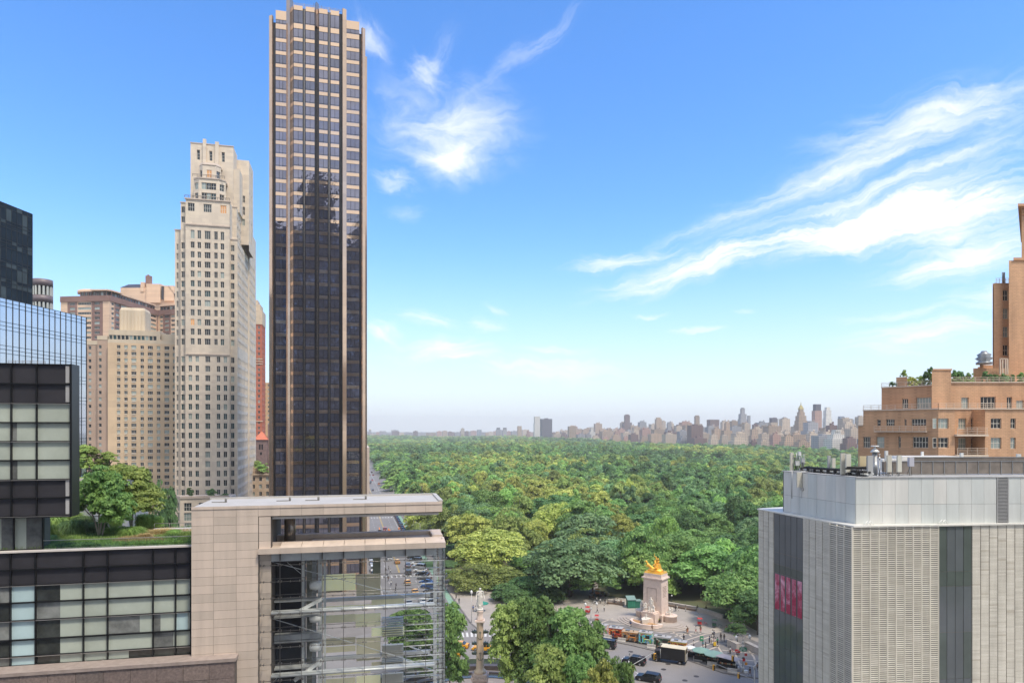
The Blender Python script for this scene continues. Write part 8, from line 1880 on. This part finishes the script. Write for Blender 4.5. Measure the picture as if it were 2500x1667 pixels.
# ================================================================== skyline beyond the park
def facade_mat(name, wallc, winc, u=4.6, v=3.6, fu=.5, fv=.5):
    if name in MC: return MC[name]
    m = bpy.data.materials.new(name); m.use_nodes = True; t = NT(m.node_tree); b = [n for n in t.n if n.type == 'BSDF_PRINCIPLED'][0]; b.inputs['Roughness'].default_value = .7
    tcn = t.new('ShaderNodeTexCoord'); sp_ = t.new('ShaderNodeSeparateXYZ'); t.link(tcn.outputs['Object'], sp_.inputs[0]); ge = t.new('ShaderNodeNewGeometry'); sn = t.new('ShaderNodeSeparateXYZ'); t.link(ge.outputs['Normal'], sn.inputs[0])
    a = t.math('FRACT', t.math('DIVIDE', t.math('ADD', t.math('ADD', sp_.outputs[0], sp_.outputs[1]), 500.0), u)); c = t.math('FRACT', t.math('DIVIDE', sp_.outputs[2], v))
    w1 = t.math('MULTIPLY', t.math('LESS_THAN', a, fu), t.math('LESS_THAN', c, fv)); w1 = t.math('MULTIPLY', w1, t.math('LESS_THAN', t.math('ABSOLUTE', sn.outputs[2]), .5))
    oi = t.new('ShaderNodeObjectInfo'); wc = t.mix(1.0, tuple(wallc)+(1,), t.maprange(oi.outputs['Random'], 0, 1, .8, 1.25, False), 'MULTIPLY')
    t.link(t.mix(w1, wc, tuple(winc)+(1,)), b.inputs['Base Color']); MC[name] = m; return m
FM = {'tan': facade_mat('far_tan', (.38,.28,.20), (.13,.11,.10)), 'cream': facade_mat('far_cream', (.47,.39,.31), (.20,.17,.15)), 'brown': facade_mat('far_brown', (.15,.09,.08), (.09,.07,.08)), 'grey': facade_mat('far_grey', (.28,.28,.30), (.14,.15,.17)), 'white': facade_mat('far_white', (.68,.66,.62), (.25,.24,.25)),
      'pink': facade_mat('far_pink', (.38,.235,.19), (.20,.13,.12)), 'dark': facade_mat('far_dark', (.10,.095,.12), (.05,.05,.07)), 'glass': facade_mat('far_glass', (.30,.34,.40), (.15,.18,.24), 2.2, 3.4, .7, .6), 'brick': facade_mat('far_brick', (.32,.15,.10), (.12,.08,.07))}
def av5(px, Wd):
    t_ = (px-CX)/FP; s = Wd*(.972-t_*.236)/(t_*.972+.236); return .236*Wd+.972*s
def far_b(label, px0, px1, top, kind, Wd=880, Y=None, steps=(), roof='tank', cat='apartment building', group='buildings on the skyline beyond the park', base=0, cap=None):
    pm = (px0+px1)/2; Y = Y or av5(pm, Wd); w_ = (px1-px0)/FP*Y; h = gz(top, Y); r = empty('apartment_building' if cat != 'tower' else 'skyline_tower', label, cat, (gx(pm,Y), Y, base), R(13.6), group)
    d_ = w_*.55; hw = w_*.42; hs = h-base
    b = MB(); z_ = hs*(.72 if steps else 1.0); b.box(-hw,hw,0,d_,0,z_)
    k = 1
    for (f_, zf) in steps: z2 = hs*zf; b.box(-hw*f_,hw*f_,d_*(1-f_)*.5,d_*(1+f_)*.5,z_,z2); z_ = z2
    b.build('wall', FM[kind], r)
    if roof:
        m = MB()
        if roof == 'tank': m.box(-hw*.5,hw*.1,d_*.2,d_*.6,z_,z_+4.5); m.box(hw*.2,hw*.6,d_*.4,d_*.7,z_,z_+2.5); m.lathe(hw*.45,d_*.55,[(1.8,z_+3.5),(1.8,z_+7),(.2,z_+8.6)],8)
        elif roof == 'flat': m.box(-hw*.3,hw*.3,d_*.2,d_*.7,z_,z_+3)
        elif roof == 'pyramid': m.prism([(-hw*.5,d_*.25),(hw*.5,d_*.25),(hw*.5,d_*.75),(-hw*.5,d_*.75)],z_,z_+hs*.10,0,scale_top=.25); m.tube((0,d_*.5,z_+hs*.10),(0,d_*.5,z_+hs*.2),1.2,.1)
        elif roof == 'darkcap': m.box(-hw*.75,hw*.85,d_*.1,d_*.9,z_,z_+hs*.17)
        m.build('roof', {'pyramid': mat('gold_roof', (.42,.34,.10), .5), 'darkcap': FM['dark']}.get(roof, FM[kind]), r)
    return r
A = lambda x: 890+x/3.856
B2 = lambda x: 1500+x/3.856
yA = lambda y: 980+y/3.856
yB = lambda y: 970+y/3.856
T = [ # recognisable ones
 ('two-towered pale high-rise far up the left skyline',A(246),A(326),yA(268),'grey',None,4600,(), 'flat'),
 ('slim cream tower left of a brown one far up the park',A(906),A(943),yA(252),'cream',None,3900,(), 'flat'),('short brown tower right of the slim cream one',A(945),A(982),yA(280),'brown',None,3800,(), 'flat'),('blue grey glass block with a slanted top',A(1058),A(1106),yA(264),'glass',None,3700,(), None),
 ('left one of two slim grey towers with dark caps',A(1238),A(1283),yA(262),'grey',None,3500,(), 'darkcap'),('right one of two slim grey towers with dark caps',A(1300),A(1344),yA(262),'grey',None,3500,(), 'darkcap'),('lone tan slab tower',A(1438),A(1484),yA(230),'tan',None,3300,(), None),('small domed brown house top',A(1520),A(1562),yA(280),'pink',None,3000,((.6,1.0),), 'tank'),
 ('pale glassy tower beside the big dark slab',A(1594),A(1664),yA(140),'white',None,2900,((.9,1.0),), None),('big dark slab tower on the left skyline',A(1659),A(1778),yA(163),'dark',None,2700,(), 'flat'),('tan block with a roof hut right of the dark slab',A(1918),A(2000),yA(232),'tan',None,2500,(), 'flat'),('grey brown block with a dark corner cap',A(1965),A(2075),yA(265),'tan',1000,None,(), 'tank'),
 ('small white building with an open roof frame',A(2115),A(2180),yA(246),'white',900,None,((.5,1.0),), 'flat'),('tall tan tower with a tower top and mast',A(2165),A(2245),yA(208),'tan',1000,None,(), 'tank'),('tan block at the middle of the skyline',A(2225),A(2352),yA(280),'tan',920,None,(), 'tank'),
 ('dark brown tower with a raised left top',B2(82),B2(176),yB(165),'brown',1150,None,((.6,1.0),), 'flat'),('dark windowed block with terraces',B2(222),B2(324),yB(232),'grey',1050,None,((.8,1.0),), 'tank'),('rounded top tan tower',B2(386),B2(459),yB(188),'tan',1100,None,((.9,.94),(.6,1.0)), None),('grey stepped block right of the rounded top tower',B2(487),B2(560),yB(245),'grey',980,None,((.6,1.0),), 'tank'),
 ('tan stepped tower behind the brown grid tower',B2(741),B2(840),yB(175),'tan',1200,None,((.5,1.0),), 'flat'),('pink block left of the brown grid tower',B2(622),B2(720),yB(235),'pink',1100,None,(), 'tank'),('dark brown grid tower right on the park edge',B2(706),B2(852),yB(262),'brown',880,None,(), 'flat'),('brown slab with a dark top floor',B2(888),B2(1002),yB(208),'brown',1250,None,(), None),
 ('stepped tan block before the tall silver tower',B2(1035),B2(1110),yB(240),'tan',950,None,((.7,1.0),), 'tank'),('tall silver grey tower with a drum top',B2(1177),B2(1262),yB(105),'grey',1150,None,((.85,.86),(.5,1.0)), 'flat'),('slim brown grey tower right against the silver tower',B2(1255),B2(1286),yB(170),'grey',1250,None,(), None),
 ('long grey slab with a round top hut',B2(1346),B2(1470),yB(236),'grey',1250,None,(), 'tank'),('tan block with white window grid',B2(1465),B2(1548),yB(235),'cream',1050,None,(), 'darkcap'),('grey stepped tower left of the gold peaked one',B2(1570),B2(1660),yB(195),'grey',1150,None,((.7,1.0),), 'flat'),
 ('ornate tan tower with a gold pyramid peak',B2(1720),B2(1832),yB(110),'tan',1100,None,((.85,.84),(.6,.93),(.42,1.0)), 'pyramid'),('pink tower with a black top',B2(1878),B2(1966),yB(125),'pink',1200,None,(), 'darkcap'),('white stepped tower right of the black topped one',B2(1980),B2(2060),yB(92),'white',1250,None,((.85,.93),(.6,1.0)), None),
 ('blue grey twin slab tower',B2(2107),B2(2200),yB(178),'glass',1350,None,((.6,1.0),), None),('grey stepped tower next to the brick building',B2(2207),B2(2290),yB(205),'glass',1350,None,((.6,1.0),), None),('white terraced apartment house on the park edge',B2(2020),B2(2230),yB(320),'white',870,None,((.7,.88),(.4,1.0)), 'flat'),('brown grey hotel block before the white tower',B2(2015),B2(2110),yB(262),'brown',1000,None,(), 'tank')]
for (lab, a, b, tp, k, Wd, Y, stp, rf) in T: far_b(lab, a, b, tp, k, Wd or 880, Y, stp, rf, cat='tower' if 'tower' in lab else 'apartment building', group=None)
g = random.Random(33); px = 1385.0
tone = {'tan':'tan','cream':'cream','grey':'grey','white':'white','pink':'pinkish','brown':'brown','brick':'red brick'}
row = [(870,(22,40)),(925,(36,54)),(1020,(46,68)),(1150,(55,86))]
for ri, (Wd, (h0, h1)) in enumerate(row):
    px = 1330.0+ri*12
    while px < 2110:
        Y = av5(px, Wd); w_ = g.uniform(22, 46)*FP/Y*1.0; k = g.choice(['tan','tan','cream','cream','grey','cream','pink','brown','tan','white' if px > 1950 else 'cream'])
        h = g.uniform(h0, h1)*(1.0 if px > 1500 else .85); tp = HY-(h-CH)/Y*FP
        far_b('%s apartment house in the %s row of the skyline' % (tone[k], ['front','second','third','back'][ri]), px, px+w_, tp, k, Wd, None, ((.75,1.0),) if g.random() < .45 else (), 'tank' if g.random() < .7 else 'flat', group='%s apartment houses in the %s row of the skyline' % (tone[k], ['front','second','third','back'][ri]))
        px += w_*g.uniform(.85, 1.05)
px = 884.0
while px < 1340:
    Y = g.uniform(4000, 4800); w_ = g.uniform(8, 22); k = g.choice(['grey','tan','pink','cream','grey','brown']); h = g.uniform(24, 47)+(px-884)*.02
    far_b('low hazy %s building on the far left skyline' % tone[k], px, px+w_, HY-(h-CH)/Y*FP, k, None, Y, (), 'flat', group='low hazy %s buildings on the far left skyline' % tone[k]); px += w_*g.uniform(.6, 1.0)
far_b('small hazy grey dome at the far left of the park skyline', 898, 909, 1049, 'grey', None, 4300, ((.6,1.0),), 'pyramid', group=None)
# ================================================================== air
m = MB(); m.box(-4200, 4200, -160, 7000, -1, 182.5)
hz = bpy.data.materials.new('haze'); hz.use_nodes = True; t = NT(hz.node_tree); t.n.clear(); o_ = t.new('ShaderNodeOutputMaterial'); pv = t.new('ShaderNodeVolumePrincipled'); pv.inputs['Color'].default_value = (.97,.985,1,1); pv.inputs['Density'].default_value = 0.00014; pv.inputs['Density Attribute'].default_value = ''; pv.inputs['Anisotropy'].default_value = 0
t.link(pv.outputs[0], o_.inputs['Volume'])
h = m.build('haze', hz); h['kind'] = 'stuff'
